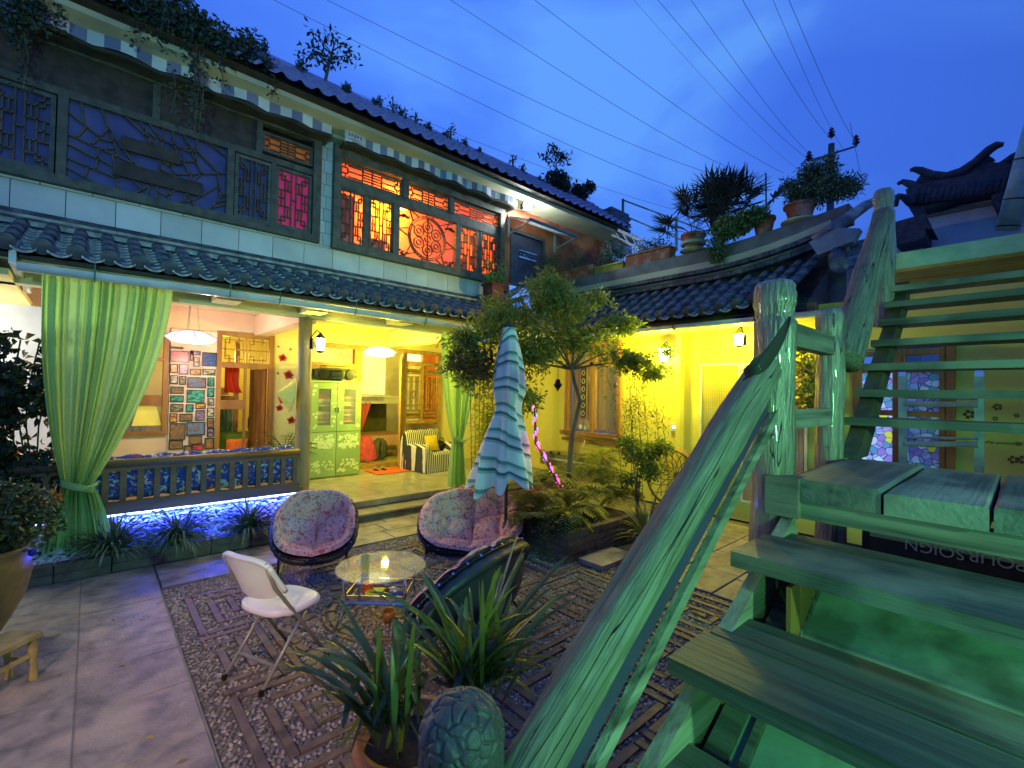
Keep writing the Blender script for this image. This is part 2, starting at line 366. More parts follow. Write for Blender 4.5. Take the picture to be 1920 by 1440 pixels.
for (xa, ya, xb, yb) in bricks:
    if NB > 285: rest.box(xa, ya, -.02, xb, yb, -.001); continue
    slab([(xa, ya), (xb, ya), (xb, yb), (xa, yb)], random.uniform(-.004, .002), 'tile_strip', m_strip, mos, .02); NB += 1
if rest.f: rest.build('far_tile_strips', m_strip, mos, kind='stuff')
def in_brick(x, y):
    for (xa, ya, xb, yb) in near.get((int(x*4), int(y*4)), ()):
        if xa-.008 < x < xb+.008 and ya-.008 < y < yb+.008: return True
    return False
near = {}
for b in bricks:
    for i in range(int(b[0]*4)-1, int(b[2]*4)+2):
        for j in range(int(b[1]*4)-1, int(b[3]*4)+2): near.setdefault((i, j), []).append(b)
# rings of edge-set tiles around the round field
rings = [(.22, .26), (.56, .615), (.64, .665), (.90, .95)]
def in_ring(r): return any(a-.006 < r < b+.006 for a, b in rings)
nr = 0
for a, b in rings:
    n = max(16, int(2*math.pi*a/.16))
    for k in range(n):
        t0, t1 = 2*math.pi*(k+.04)/n, 2*math.pi*(k+.96)/n
        slab([(CC.x+a*math.cos(t0), CC.y+a*math.sin(t0)), (CC.x+b*math.cos(t0), CC.y+b*math.sin(t0)), (CC.x+b*math.cos(t1), CC.y+b*math.sin(t1)), (CC.x+a*math.cos(t1), CC.y+a*math.sin(t1))],
             random.uniform(-.003, .002), 'ring_tile', m_strip, mos, .02); nr += 1
# diamonds of dark tile in the round field
def in_motif(x, y):
    dx, dy = x-CC.x, y-CC.y; r = math.hypot(dx, dy)
    if r < .2: return True
    if .70 < r < .88:
        t = (math.atan2(dy, dx)/(math.pi/4)) % 1; return abs(t-.5) < .16
    return False
for k in range(8):
    t = math.pi/4*(k+.5); a, b, q = .71, .87, .09
    slab([(CC.x+a*math.cos(t), CC.y+a*math.sin(t)), (CC.x+.79*math.cos(t+q), CC.y+.79*math.sin(t+q)), (CC.x+b*math.cos(t), CC.y+b*math.sin(t)), (CC.x+.79*math.cos(t-q), CC.y+.79*math.sin(t-q))],
         0, 'lozenge_tile', m_strip, mos, .02)
def okp(x, y):
    r = math.hypot(x-CC.x, y-CC.y)
    if r < R2: return not in_ring(r) and not in_motif(x, y)
    return not in_brick(x, y)
peb_zone(okp, .575, 4.58, 1.0, 5.59)
pz = np.array(pebz); n = len(pz)
th = rng.random(n)*np.pi
base = np.array([[1, 0, 0], [.5, .87, 0], [-.5, .87, 0], [-1, 0, 0], [-.5, -.87, 0], [.5, -.87, 0], [.55, .0, .75], [-.28, .48, .75], [-.28, -.48, .75], [0, 0, 1.0]])
fa = np.array([[0, 1, 6], [1, 7, 6], [1, 2, 7], [2, 3, 7], [3, 8, 7], [3, 4, 8], [4, 5, 8], [5, 6, 8], [5, 0, 6], [6, 7, 9], [7, 8, 9], [8, 6, 9]])
a_ = .0165*(.75+.5*rng.random(n)); b_ = .0115*(.75+.5*rng.random(n)); h_ = .011*(.6+.8*rng.random(n))
bx = base[None, :, 0]*a_[:, None]; by = base[None, :, 1]*b_[:, None]
vx = bx*np.cos(th)[:, None]-by*np.sin(th)[:, None]+pz[:, 0, None]; vy = bx*np.sin(th)[:, None]+by*np.cos(th)[:, None]+pz[:, 1, None]
vz = base[None, :, 2]*h_[:, None]-.010+0*vx
vv = np.stack([vx, vy, vz], -1).reshape(-1, 3); ff = (fa[None]+(np.arange(n)*10)[:, None, None]).reshape(-1, 3)
mesh_np('pebbles', vv, ff, m_peb, mos, smooth=True, kind='stuff')
# ---------------------------------------------------------------- porch platform and step
pf = MB(); pf.box(-1.5, 6.99, .0, 2.6, 9.9, .204); pf.box(2.6, 6.99, 0, 7.7, 9.9, .204)
pl = pf.build('porch_platform', m_joint, kind='structure')
xs = [-1.5, -.6, .4, 1.3, 2.15, 2.9, 3.65, 4.5, 5.4, 6.3, 7.1, 7.68]
for r, (ya, yb) in enumerate(((6.97, 7.30), (7.30, 8.2), (8.2, 9.1), (9.1, 9.88))):
    for i in range(len(xs)-1):
        o_ = .3*(r % 2)
        slab([(xs[i]+o_*(i > 0), ya+.003), (xs[i+1]-.006+o_*(i < len(xs)-2), ya+.003), (xs[i+1]-.006+o_*(i < len(xs)-2), yb-.003), (xs[i]+o_*(i > 0), yb-.003)], .21 if r else .214, 'floor_slab', m_plat, pl, .04 if r else .09)
st = MB().box(2.5, 6.62, -.03, 5.3, 7.0, .092).build('porch_step', m_planter, kind='structure')
for x0, x1 in ((2.5, 3.4), (3.41, 4.35), (4.36, 5.3)): slab([(x0, 6.6), (x1, 6.6), (x1, 6.97), (x0, 6.97)], .105, 'step_slab', m_plat, st, .03)
# ---------------------------------------------------------------- tiles
def cover_mesh(name, ln=.34, r0=.060, r1=.065, disc=False):
    q = MB(); n = 8
    def ring(x, r): return [V(x, r*math.cos(math.pi*k/n), r*math.sin(math.pi*k/n)*.95) for k in range(n+1)]
    A, B, Ai, Bi = ring(0, r0), ring(ln, r1), ring(0, r0-.013), ring(ln, r1-.013); vs = A+B+Ai+Bi; m = n+1; fs = []
    for k in range(n):
        fs += [(k, k+1, m+k+1, m+k), (2*m+k+1, 2*m+k, 3*m+k, 3*m+k+1), (m+k, m+k+1, 3*m+k+1, 3*m+k)]
    q.add(vs, fs)
    if disc:
        c = [V(ln+.012, (r1+.012)*math.cos(2*math.pi*k/16), .03+(r1+.012)*math.sin(2*math.pi*k/16)) for k in range(16)]; q.prism(c, (-.022, 0, 0))
        c = [V(ln+.018, (r1*.6)*math.cos(2*math.pi*k/12), .03+(r1*.6)*math.sin(2*math.pi*k/12)) for k in range(12)]; q.prism(c, (-.006, 0, 0))
    me = bpy.data.meshes.new(name); me.from_pydata(q.v, [], q.f); me.materials.append(m_tile); 
    me.polygons.foreach_set('use_smooth', [len(f) == 4 for f in q.f]); me.update(); return me
def pan_mesh():
    q = MB(); n = 6; ln = .25; hw = .088
    def row(x, z, t): return [V(x, -hw+2*hw*k/n, z+.038*((2*k/n-1)**2)-t) for k in range(n+1)]
    A, B, Ci, Di = row(0, 0, 0), row(ln, .028, 0), row(0, 0, .014), row(ln, .028, .020); m = n+1; fs = []
    for k in range(n): fs += [(k, k+1, m+k+1, m+k), (m+k, m+k+1, 3*m+k+1, 3*m+k), (2*m+k, 3*m+k, 3*m+k+1, 2*m+k+1)]
    q.add(A+B+Ci+Di, fs); me = bpy.data.meshes.new('pan_tile'); me.from_pydata(q.v, [], q.f); me.materials.append(m_pan); me.materials.append(mat('limewashed_tile_lip', (.55, .57, .56), (.18, .19, .2), 30, .7, .3)); me.polygons.foreach_set('material_index', [1 if i % 3 == 1 else 0 for i in range(len(q.f))])
    me.update(); return me
me_cov, me_end, me_pan = cover_mesh('cover_tile'), cover_mesh('eave_tile', disc=True), pan_mesh()
def tile_roof(house, top, eave, along, n, sp, lift=None, keep=None):
    """top/eave: points of the first column; along: unit vector to the next columns"""
    top, eave, along = Vector(top), Vector(eave), Vector(along); d = eave-top; ln = d.length
    for i in range(n+1):
        T, E_ = top+along*sp*i, eave+along*sp*i
        if lift: T = T+V(0, 0, lift(i)*.8); E_ = E_+V(0, 0, lift(i))
        u = (E_-T).normalized(); wv = along-u*along.dot(u); wv.normalize(); nn = u.cross(wv)
        if nn.z < 0: nn = -nn; wv = -wv
        L_ = (E_-T).length; k = 4
        for j in range(k):
            p = T+u*(L_*(j)/k)+nn*(.050+.010*random.random())+wv*random.uniform(-.006, .006)
            if keep and not keep(p+u*.15): continue
            jt = random.uniform(-.02, .02); u2 = (u+wv*jt).normalized(); w2 = nn.cross(u2)
            mw = Matrix((u2, w2, nn)).transposed().to_4x4(); mw.translation = p
            me = me_end if j == k-1 else me_cov
            inst(me, 'eave_tile' if j == k-1 else 'cover_tile', mw @ Matrix.Diagonal((L_/k/.325, 1, 1, 1)), house)
        if i < n:
            kk = 8
            for j in range(kk):
                p = T+along*sp*.5+u*(L_*(j+.12)/kk)+nn*.006
                if keep and not keep(p): continue
                mw = Matrix((u, wv, nn)).transposed().to_4x4(); mw.translation = p+nn*random.uniform(0, .004)
                inst(me_pan, 'pan_tile', mw @ Matrix.Diagonal((L_/kk/.19, 1, 1, 1)), house)
# ---------------------------------------------------------------- main house (left)
YU, YB, YC = 7.7, 9.9, 7.15
house = thing('main_house', 'two storey courtyard house, white block upper facade, lattice windows, tiled open porch', 'house', (3, 9, 0))
def hpart(q, name, m, par=None, **k): return q.build(name, m, par or house, **k)
q = MB(); q.box(-2.2, YU+.02, 3.3, -1.3, YU+.3, 6.3)
q.box(-1.3, YU+.02, 3.3, 6.8, YU+.3, 4.27); q.box(2.66, YU+.02, 4.27, 2.86, YU+.3, 6.3)
q.box(-1.3, YU+.02, 5.98, 6.6, YU+.3, 6.3)
hpart(q, 'upper_wall', m_mortar)
# block facing: rows of white blocks below the windows, narrow pier between
def blk(x0, x1, z0, z1): hpart(MB().obx(((x0+x1)/2, YU+.005, (z0+z1)/2), ((x1-x0)/2-.004, 0, 0), (0, .022, 0), (0, 0, (z1-z0)/2-.004)), 'wall_block', m_block)
for r, (z0, z1) in enumerate(((3.55, 3.915), (3.915, 4.265), (4.265, 4.30))):
    x = -1.4+(.22 if r % 2 else 0)-.01
    while x < 6.55:
        x2 = min(x+.455, 6.6); blk(x, x2, z0, z1); x = x2
z = 4.30; r = 0
while z < 6.0:
    for a, b in (((2.665, 2.77), (2.77, 2.865)) if r % 2 else ((2.665, 2.735), (2.735, 2.865))): blk(a, b, z, z+.20)
    z += .20; r += 1
# soffit band and eave
q = MB(); q.box(-2.0, 7.5, 6.03, 6.72, YU+.02, 6.09); hpart(q, 'awning_shelf', m_cream)
q = MB()
q.prism([V(-2.2, YU+.02, 6.10), V(-2.2, 7.12, 6.14), V(-2.2, 7.12, 6.21), V(-2.2, YU+.02, 6.21)], (13.2, 0, 0)); hpart(q, 'eave_fascia', m_cream)
q = MB(); q.prism([V(-2.3, 7.10, 6.215), V(-2.3, 6.99, 6.24), V(-2.3, 8.2, 7.18), V(-2.3, 8.4, 7.0), V(-2.3, 8.0, 6.22)], (12.7, 0, 0)); hpart(q, 'roof_deck', m_dark)
# glazed wave tiles on the upper roof
nu, nv = 52*8, 8
T0, T1 = V(-2.3, 6.95, 6.285), V(-2.3, 8.2, 7.27); nrm = V(0, -(T1.z-T0.z), (T1.y-T0.y)).normalized()
vs = []; fs = []
for j in range(nv):
    for e_ in (0, 1):
        for i in range(nu+1):
            u = i/nu; a = u*52*2*math.pi; t = (j+e_*1.08)/nv
            vs.append(T0.lerp(T1, t)+V(12.7*u, 0, 0)+nrm*(.028*math.cos(a)+.008*math.cos(2*a)+(.035 if e_ == 0 else .0)))
for r_ in range(2*nv-1):
    b = r_*(nu+1)
    for i in range(nu): fs.append((b+i, b+i+1, b+nu+1+i+1, b+nu+1+i))
q = MB(); q.v = [tuple(v) for v in vs]; q.f = fs; q.mi = [0]*len(fs)
hpart(q, 'glazed_roof_tiles', m_blueroof, kind='stuff', smooth=True)
q = MB(); q.tube([V(-2.3, 8.2, 7.30), V(10.4, 8.2, 7.30)], .05, 8); hpart(q, 'ridge_cap', m_blueroof)
# porch: ceiling, beams, columns, back wall
q = MB(); q.box(-2.2, 7.07, 3.34, 6.9, YB, 3.40); hpart(q, 'porch_ceiling', m_peach)
q = MB(); q.box(-2.2, YC-.09, 3.0, 7.6, YC+.09, 3.28); hpart(q, 'porch_beam', m_cream)
q = MB(); q.box(-2.2, 6.52, 3.14, 6.95, YC-.1, 3.19); hpart(q, 'porch_soffit', mat('soffit_paint', (.50, .48, .30), None, 3, .8, .1))
for x in (1.25, 2.33, 3.7, 5.4):
    hpart(MB().box(x-.14, 6.62, 3.03, x+.14, YC-.1, 3.13), 'eave_bracket', m_cream)
for x in (2.40, 5.2): hpart(MB().box(x-.12, YC+.1, 2.95, x+.12, YB-.02, 3.33), 'cross_beam', m_peach)
m_col = mat('column_wood', (.36, .26, .12), (.20, .14, .06), 6, .5, .4, 20, (1, 1, .15))
for x in (2.33, 6.7):
    q = MB(); q.tube([V(x, YC, .21+2.8*i/6) for i in range(7)], [.115, .11, .105, .10, .098, .095, .095], 14); hpart(q, 'column', m_col, smooth=True)
    hpart(MB().lathe([(.15, .21), (.17, .25), (.16, .31), (.12, .33)], (x, YC, 0), 16), 'column_base', m_conc)
# gutter
def gutter(pts, par, r=.075):
    q = MB(); n = 8; b = 0
    for t in range(2):
        for p in pts:
            for k in range(n+1):
                a = math.pi+math.pi*k/n; rr = r-(.006 if t else 0)
                q.v.append(None); d = (pts[-1]-pts[0]).normalized(); s_ = d.cross(V(0, 0, 1)).normalized()
                q.v[-1] = tuple(p+s_*math.cos(a)*rr+V(0, 0, math.sin(a)*rr))
    m = n+1; np_ = len(pts)
    for t in range(2):
        for i in range(np_-1):
            for k in range(n):
                a = t*np_*m+i*m+k; q.face(a, a+1, a+m+1, a+m)
    return q.build('gutter', m_gut, par, smooth=True)
gutter([V(-.55+7.6*i/6, 6.43, 3.095+.01*math.sin(i)) for i in range(7)], house)
for x in (0.0, 1.2, 1.75, 2.75, 3.9, 5.3, 6.3):
    q = MB(); q.tube([V(x, 6.43+.085*math.cos(a), 3.095+.085*math.sin(a)) for a in [math.pi*(1+k/6) for k in range(7)]], .008, 5); q.tube([V(x, 6.34, 3.09), V(x, 6.34, 3.22)], .007, 5)
    hpart(q, 'gutter_strap', m_green_metal)
# gable end at the left: boarded edge
hpart(MB().prism([V(-.60, 6.35, 3.08), V(-.60, 7.9, 3.02), V(-.60, 7.7, 3.75), V(-.60, 6.35, 3.25)], (.05, 0, 0)), 'end_board', m_gut)
hpart(MB().box(-3.2, 6.6, 3.0, -.62, 10, 3.06), 'side_ceiling', m_yel2)
# skirt roof
tile_roof(house, (-1.35, 7.60, 3.71), (-1.35, 6.34, 3.185), (1, 0, 0), 38, .243, keep=lambda p: p.x < 6.95 or p.y > 6.38+(p.x-6.95)*1.05)
q = MB(); q.prism([V(-1.5, 7.7, 3.73), V(-1.5, 6.44, 3.19), V(-1.5, 6.44, 3.15), V(-1.5, 7.7, 3.34)], (8.4, 0, 0)); hpart(q, 'roof_bed', m_dark)
# ridge of laid tiles against the wall, with pale mortar
x = -1.45; i = 0
while x < 5.9:
    ln = random.uniform(.27, .33)
    q = MB(); q.grid(lambda u, v: V(x+ln*v-.004, 7.615+.062*math.cos(math.pi*(1-u)), 3.865+.055*math.sin(math.pi*(1-u))), 7, 1)
    q.box(x, 7.545, 3.80, x+ln-.006, 7.67, 3.822); hpart(q, 'ridge_tile', m_tile, smooth=False); x += ln
q = MB(); q.box(-1.45, 7.575, 3.822, 5.9, 7.68, 3.865); q.box(-1.45, 7.57, 3.74, 5.9, 7.68, 3.80); hpart(q, 'ridge_mortar', mat('lime_mortar', (.55, .58, .55), (.2, .22, .22), 9, .9, .5, 30))
q = MB(); m_up = m_tile; q.tube([V(5.85, 7.6, 3.87), V(6.2, 7.55, 3.90), V(6.5, 7.45, 4.0), V(6.75, 7.35, 4.17), V(6.85, 7.3, 4.27)], [.085, .08, .075, .065, .03], 8)
q.tube([V(5.85, 7.6, 3.78), V(6.25, 7.5, 3.80), V(6.6, 7.35, 3.90), V(6.9, 7.2, 4.05)], [.07, .07, .06, .03], 8); hpart(q, 'upturned_ridge_end', m_pan, smooth=True)
# ---- wing
wing = thing('side_wing', 'single storey yellow walled wing with grey barrel tile eave and flat planted roof terrace', 'house', (8, 3, 0))
XW = 7.7
def wpart(q, name, m, par=None, **k): return q.build(name, m, par or wing, **k)
lift = lambda i: 0 if i < 15 else .28*((i-15)/6)**2
tile_roof(wing, (8.2, 6.97, 3.95), (6.96, 6.97, 3.21), (0, -1, 0), 20, .243, lift=lift, keep=lambda p: p.y < 6.38 or p.x > 6.95+(p.y-6.38)/1.05)
q = MB(); q.prism([V(8.25, 7, 3.96), V(7.05, 7, 3.165), V(7.05, 7, 3.14), V(8.25, 7, 3.3)], (0, -5.0, 0)); wpart(q, 'roof_bed', m_dark)
q = MB(); q.box(7.10, 1.95, 3.06, XW, 7.0, 3.12); wpart(q, 'eave_soffit', m_yel2)
q = MB(); q.box(7.16, 1.9, 3.12, 7.26, 7.0, 3.24); wpart(q, 'eave_board', mat('eave_board_paint', (.25, .12, .05), None, 4, .7, .2))
def cv(t): return .26*max(0, (t-.62)/.38)**2
for k, (x0, x1, z0, z1, mm) in enumerate(((8.02, 8.22, 4.0, 4.07, m_tile), (8.06, 8.3, 4.09, 4.13, m_conc), (8.0, 8.25, 4.15, 4.22, m_tile), (8.1, 8.3, 4.24, 4.36, m_cream))):
    if k in (0, 2):
        y = 7.1
        while y > 1.95:
            t = (7.1-y)/5.15; ln = .31
            t2 = (7.1-y+ln)/5.15
            wpart(MB().bar(V((x0+x1)/2, y-.006, (z0+z1)/2+cv(t)), V((x0+x1)/2, y-ln+.004, (z0+z1)/2+cv(t2)), x1-x0, z1-z0), 'ridge_course_tile', mm); y -= ln
    else:
        q = MB()
        q.grid(lambda u, v: [V(x0, 0, z0), V(x1, 0, z0), V(x1, 0, z1), V(x0, 0, z1)][int(round(u*4)) % 4]+V(0, 7.1-5.15*v, cv(v)), 4, 12, closeu=False); wpart(q, 'ridge_course', mm)
q = MB(); q.grid(lambda u, v: [V(8.16, 0, 4.36), V(8.5, 0, 4.36), V(8.5, 0, 4.60), V(8.16, 0, 4.60)][int(round(u*4)) % 4]+V(0, 7.2-5.45*v, .22*max(0, (v-.6)/.4)**1.6), 4, 14)
q.box(8.16, 1.74, 4.58, 8.5, 1.76, 4.82); wpart(q, 'parapet', m_conc)
wpart(MB().box(8.3, 1.8, 3.3, 12.5, 7.7, 4.38), 'terrace_slab', m_conc)
gutter([V(7.05, 6.55-5.0*i/5, 3.10) for i in range(6)], wing)
for y in (5.2, 3.85, 2.6):
    q = MB(); q.tube([V(7.05+.085*math.cos(a), y, 3.10+.085*math.sin(a)) for a in [math.pi*(1+k/6) for k in range(7)]], .008, 5); wpart(q, 'gutter_strap', m_black)
# wing walls with openings
q = MB()
def wl(y0, y1, z0, z1, m=None): q.box(XW, y0, z0, XW+.2, y1, z1)
wl(5.28, 7.0, 0, 3.3); wl(5.28, 7.0, 0, .02)
q = MB(); ops = [(5.32, 6.75, 1.12, 3.02), (.62, 1.5, .3, 2.62)]
q.box(XW, 6.75, 0, XW+.2, 9.9, 3.3); q.box(XW, 5.32, 0, XW+.2, 6.75, 1.12); q.box(XW, 5.32, 3.02, XW+.2, 6.75, 3.3); q.box(XW, 1.5, 0, XW+.2, 5.32, 3.3)
q.box(XW, .62, 2.62, XW+.2, 1.5, 3.3); q.box(XW, .62, 0, XW+.2, 1.5, .3); q.box(XW, -4, 0, XW+.2, .62, 3.3)
wpart(q, 'wall', m_yel)
wpart(MB().box(XW-.14, 4.02, .2, XW, 4.1, 3.06), 'pilaster', m_yel)
# upturned corner of the wing roof by the stair
q = MB()
q.tube([V(7.6, 1.78, 4.05), V(7.45, 1.72, 3.85), V(7.3, 1.68, 3.72), V(7.05, 1.62, 3.66)], [.09, .10, .10, .085], 10)
wpart(q, 'corner_tile', m_tile, smooth=True)
wpart(MB().lathe([(.10, 0), (.10, .03), (.06, .035)], (0, 0, 0), 14).build('x', m_gut) and MB().tube([V(7.04, 1.60, 3.66), V(7.0, 1.59, 3.655)], .10, 14), 'corner_tile_disc', m_pan)
bpy.data.objects.remove(bpy.data.objects['x'])
for k in range(5):
    wpart(MB().obx((7.35+.1*k, 1.55-.02*k, 3.72+.09*k), (.06, .02, .05), (.02, .12, 0), (0, 0, .022)), 'corner_lip_tile', m_pan)
wpart(MB().prism([V(7.45, 1.95, 3.95), V(7.45, 1.55, 4.05), V(7.6, 1.5, 4.25), V(7.6, 1.75, 4.32), V(7.6, 2.1, 4.2)], (.18, 0, 0)), 'corner_block', m_conc)
wpart(MB().tube([V(7.7, 2.05, 4.22), V(7.75, 1.7, 4.45), V(7.95, 1.5, 4.66), V(8.1, 1.4, 4.75)], [.09, .085, .07, .05], 8), 'upturned_hip', m_pan, smooth=True)
# ---------------------------------------------------------------- lattice windows of the upper floor
def segs2d(q, segs, Y, w=.018, dep=.03, X=None):
    for (a, b, c, d) in segs:
        if X is None: q.bar(V(a, Y, b), V(c, Y, d), w, dep, (0, 1, 0))
        else: q.bar(V(X, a, b), V(X, c, d), w, dep, (1, 0, 0))
    return q
def fret(x0, x1, z0, z1):
    """hooked fret lattice in a tall sash"""
    s = []; W, H = x1-x0, z1-z0
    def a(p, r, q_, t): s.append((x0+W*p, z0+H*r, x0+W*q_, z0+H*t))
    for v in (.42, .58): a(v, 0, v, 1)
    for v in (.22, .78): a(v, .08, v, .92)
    for sx in (0, 1):
        f = (lambda t: t) if sx == 0 else (lambda t: 1-t)
        a(f(0), .08, f(.22), .08); a(f(0), .92, f(.22), .92); a(f(.1), .0, f(.1), .16); a(f(.1), .84, f(.1), 1); a(f(.1), .16, f(.42), .16); a(f(.1), .84, f(.42), .84)
        a(f(0), .35, f(.42), .35); a(f(0), .65, f(.42), .65); a(f(0), .5, f(.22), .5); a(f(.1), .35, f(.1), .65); a(f(.32), .16, f(.32), .35); a(f(.32), .65, f(.32), .84)
    a(.42, .5, .58, .5)
    return s
def icecrack(x0, x1, z0, z1, depth=6, seed=3):
    r = random.Random(seed); out = []
    def split(poly, d):
        if d == 0: return
        n = len(poly); ar = abs(sum(poly[i][0]*poly[(i+1) % n][1]-poly[(i+1) % n][0]*poly[i][1] for i in range(n)))/2
        if ar < .022: return
        ed = sorted(range(n), key=lambda i: -math.dist(poly[i], poly[(i+1) % n])); i, j = ed[0], ed[1] if r.random() < .6 or n < 4 else ed[2]
        if i > j: i, j = j, i
        ti, tj = r.uniform(.3, .7), r.uniform(.3, .7)
        a = tuple(poly[i][k]+(poly[(i+1) % n][k]-poly[i][k])*ti for k in (0, 1)); b = tuple(poly[j][k]+(poly[(j+1) % n][k]-poly[j][k])*tj for k in (0, 1))
        out.append((*a, *b)); split([a]+[poly[k] for k in range(i+1, j+1)]+[b], d-1); split([b]+[poly[k % n] for k in range(j+1, i+1+n)]+[a], d-1)
    split([(x0, z0), (x1, z0), (x1, z1), (x0, z1)], depth); return out
def ringseg(cx, cz, r, n=40): return [(cx+r*math.cos(2*math.pi*k/n), cz+r*math.sin(2*math.pi*k/n), cx+r*math.cos(2*math.pi*(k+1)/n), cz+r*math.sin(2*math.pi*(k+1)/n)) for k in range(n)]
def framebox(q, x0, x1, z0, z1, t, y0, y1):
    q.box(x0, y0, z0, x0+t, y1, z1); q.box(x1-t, y0, z0, x1, y1, z1); q.box(x0+t, y0, z0, x1-t, y1, z0+t); q.box(x0+t, y0, z1-t, x1-t, y1, z1); return q
m_red_pane = mat('rose_glow_pane', (.7, .05, .2), (.45, .02, .15), 4, .6, .1, em=(.9, .03, .16), es=.2)  # pane emits pink in place of the lit room behind
def sash(par, x0, x1, z0, z1, mpane, t=.045):
    hpart(framebox(MB(), x0, x1, z0, z1, t, YU-.06, YU+.0), 'sash', m_frame, par)
    hpart(segs2d(MB(), fret(x0+t, x1-t, z0+t, z1-t), YU-.035), 'sash_lattice', m_lat, par)
    hpart(MB().box(x0+t, YU-.008, z0+t, x1-t, YU-.003, z1-t), 'pane', mpane, par)
def transom(par, x0, x1, z0, z1, mpane, t=.035):
    hpart(framebox(MB(), x0, x1, z0, z1, t, YU-.06, YU), 'transom_frame', m_frame, par); W, H = x1-x0-2*t, z1-z0-2*t; a, c = x0+t, z0+t; s = []
    for k in (1, 2, 3, 4): s.append((a+W*.34, c+H*k/5, a+W*.66, c+H*k/5))
    for u in (.34, .66, .5): s.append((a+W*u, c, a+W*u, c+H))
    for m_ in (0, 1):
        f = (lambda t_: a+W*t_) if not m_ else (lambda t_: a+W*(1-t_))
        s += [(f(.06), c, f(.06), c+H*.3), (f(0), c+H*.3, f(.10), c+H*.3), (f(.10), c+H*.3, f(.10), c+H*.7), (f(0), c+H*.7, f(.1), c+H*.7), (f(.06), c+H*.7, f(.06), c+H), (f(.1), c+H*.5, f(.34), c+H*.5), (f(.1), c+H*.12, f(.34), c+H*.12), (f(.1), c+H*.88, f(.34), c+H*.88)]
    hpart(segs2d(MB(), s, YU-.035, .014), 'transom_lattice', m_lat, par)
    if mpane: hpart(MB().box(a, YU-.008, c, a+W, YU-.003, c+H), 'pane', mpane, par)
# window over the bench (dark)
q = MB(); q.box(-1.5, YU-.10, 4.30, 2.66, YU+.02, 4.41); q.box(-1.5, YU-.07, 5.36, 2.6, YU+.02, 5.45); q.box(-1.5, YU-.10, 5.9, 2.66, YU+.02, 5.98)
for x in (-.33, 1.40): q.box(x-.045, YU-.09, 4.41, x+.045, YU+.02, 5.36)
q.box(2.54, YU-.10, 4.41, 2.66, YU+.02, 5.9); q.box(1.94, YU-.07, 4.41, 2.0, YU+.02, 5.36); q.box(.5, YU-.07, 5.45, .58, YU+.02, 5.9); q.box(1.72, YU-.07, 5.45, 1.8, YU+.02, 5.9)
w1 = hpart(q, 'lattice_window', m_frame)
sash(w1, -.97, -.39, 4.42, 5.34, m_skyglass); sash(w1, 1.46, 1.94, 4.42, 5.34, m_skyglass); sash(w1, 2.0, 2.53, 4.42, 5.34, m_red_pane); sash(w1, -1.5, -1.0, 4.42, 5.34, m_skyglass)
hpart(segs2d(MB(), icecrack(-.28, 1.36, 4.42, 5.36, 7), YU-.035, .02), 'ice_crack_lattice', m_lat, w1)
hpart(MB().box(-.285, YU-.008, 4.41, 1.355, YU-.003, 5.36), 'pane', m_skyglass, w1)
for (x0, z0, x1, z1) in ((.22, 4.95, .80, 5.08), (.15, 4.60, 1.05, 4.74)):
    q = MB().box(x0, YU-.075, z0, x1, YU-.035, z1); framebox(q, x0-.02, x1+.02, z0-.02, z1+.02, .02, YU-.08, YU-.03); hpart(q, 'carved_tablet', m_dark, w1)
transom(w1, 1.8, 2.53, 5.5, 5.8, mat('amber_glow_pane', (.5, .15, .03), None, 4, .6, .1, em=(.9, .2, .02), es=.12)); hpart(MB().box(-1.5, YU-.03, 5.45, 1.72, YU, 5.9), 'transom_shade_panel', m_dark, w1)  # dark panel for the shaded recess; amber pane's glow stands for room light
# lit window
q = MB(); q.box(2.86, YU-.13, 4.27, 6.56, YU+.02, 4.40); q.box(2.97, YU-.07, 5.32, 6.45, YU+.02, 5.48); q.box(2.86, YU-.13, 5.80, 6.56, YU+.02, 5.98)
q.box(2.86, YU-.13, 4.40, 2.97, YU+.02, 5.8); q.box(6.44, YU-.13, 4.40, 6.56, YU+.02, 5.8)
for x in (4.01, 5.37): q.box(x-.06, YU-.09, 4.40, x+.06, YU+.02, 5.32)
for x in (4.18, 5.2): q.box(x-.05, YU-.09, 5.48, x+.05, YU+.02, 5.8)
w2 = hpart(q, 'lit_lattice_window', m_frame)
m_wp = mat('window_glass', (.9, .9, .9), None, 1, .05, 0, alpha=.12)
for a, b in ((2.98, 3.43), (3.51, 3.96), (5.42, 5.89), (5.95, 6.41)): sash(w2, a, b, 4.41, 5.32, m_wp, .03)
q = MB(); q.box(3.43, YU-.05, 4.4, 3.51, YU, 5.33); q.box(5.89, YU-.05, 4.4, 5.95, YU, 5.33); hpart(q, 'sash_mullion', m_frame, w2)
for a, b in ((2.97, 4.13), (4.23, 5.15), (5.25, 6.44)): transom(w2, a, b, 5.48, 5.79, m_wp)
cx, cz, R_ = 4.69, 4.86, .41; s = ringseg(cx, cz, R_)+ringseg(cx, cz, R_-.035)
for k in range(6):   # linked octagons in the round
    t = math.pi/3*k+math.pi/6; ox, oz = cx+.22*math.cos(t), cz+.22*math.sin(t)
    pts = [(ox+.11*math.cos(math.pi/4*j+.39), oz+.11*math.sin(math.pi/4*j+.39)) for j in range(9)]; s += [(*pts[j], *pts[j+1]) for j in range(8)]
    pts = [(ox+.05*math.cos(math.pi/4*j+.39), oz+.05*math.sin(math.pi/4*j+.39)) for j in range(9)]; s += [(*pts[j], *pts[j+1]) for j in range(8)]
    s.append((cx+.33*math.cos(t), cz+.33*math.sin(t), cx+R_*math.cos(t), cz+R_*math.sin(t)))
s.append((cx, cz-R_, cx, cz+R_)); pts = [(cx+.07*math.cos(math.pi/3*j), cz+.07*math.sin(math.pi/3*j)) for j in range(7)]; s += [(*pts[j], *pts[j+1]) for j in range(6)]
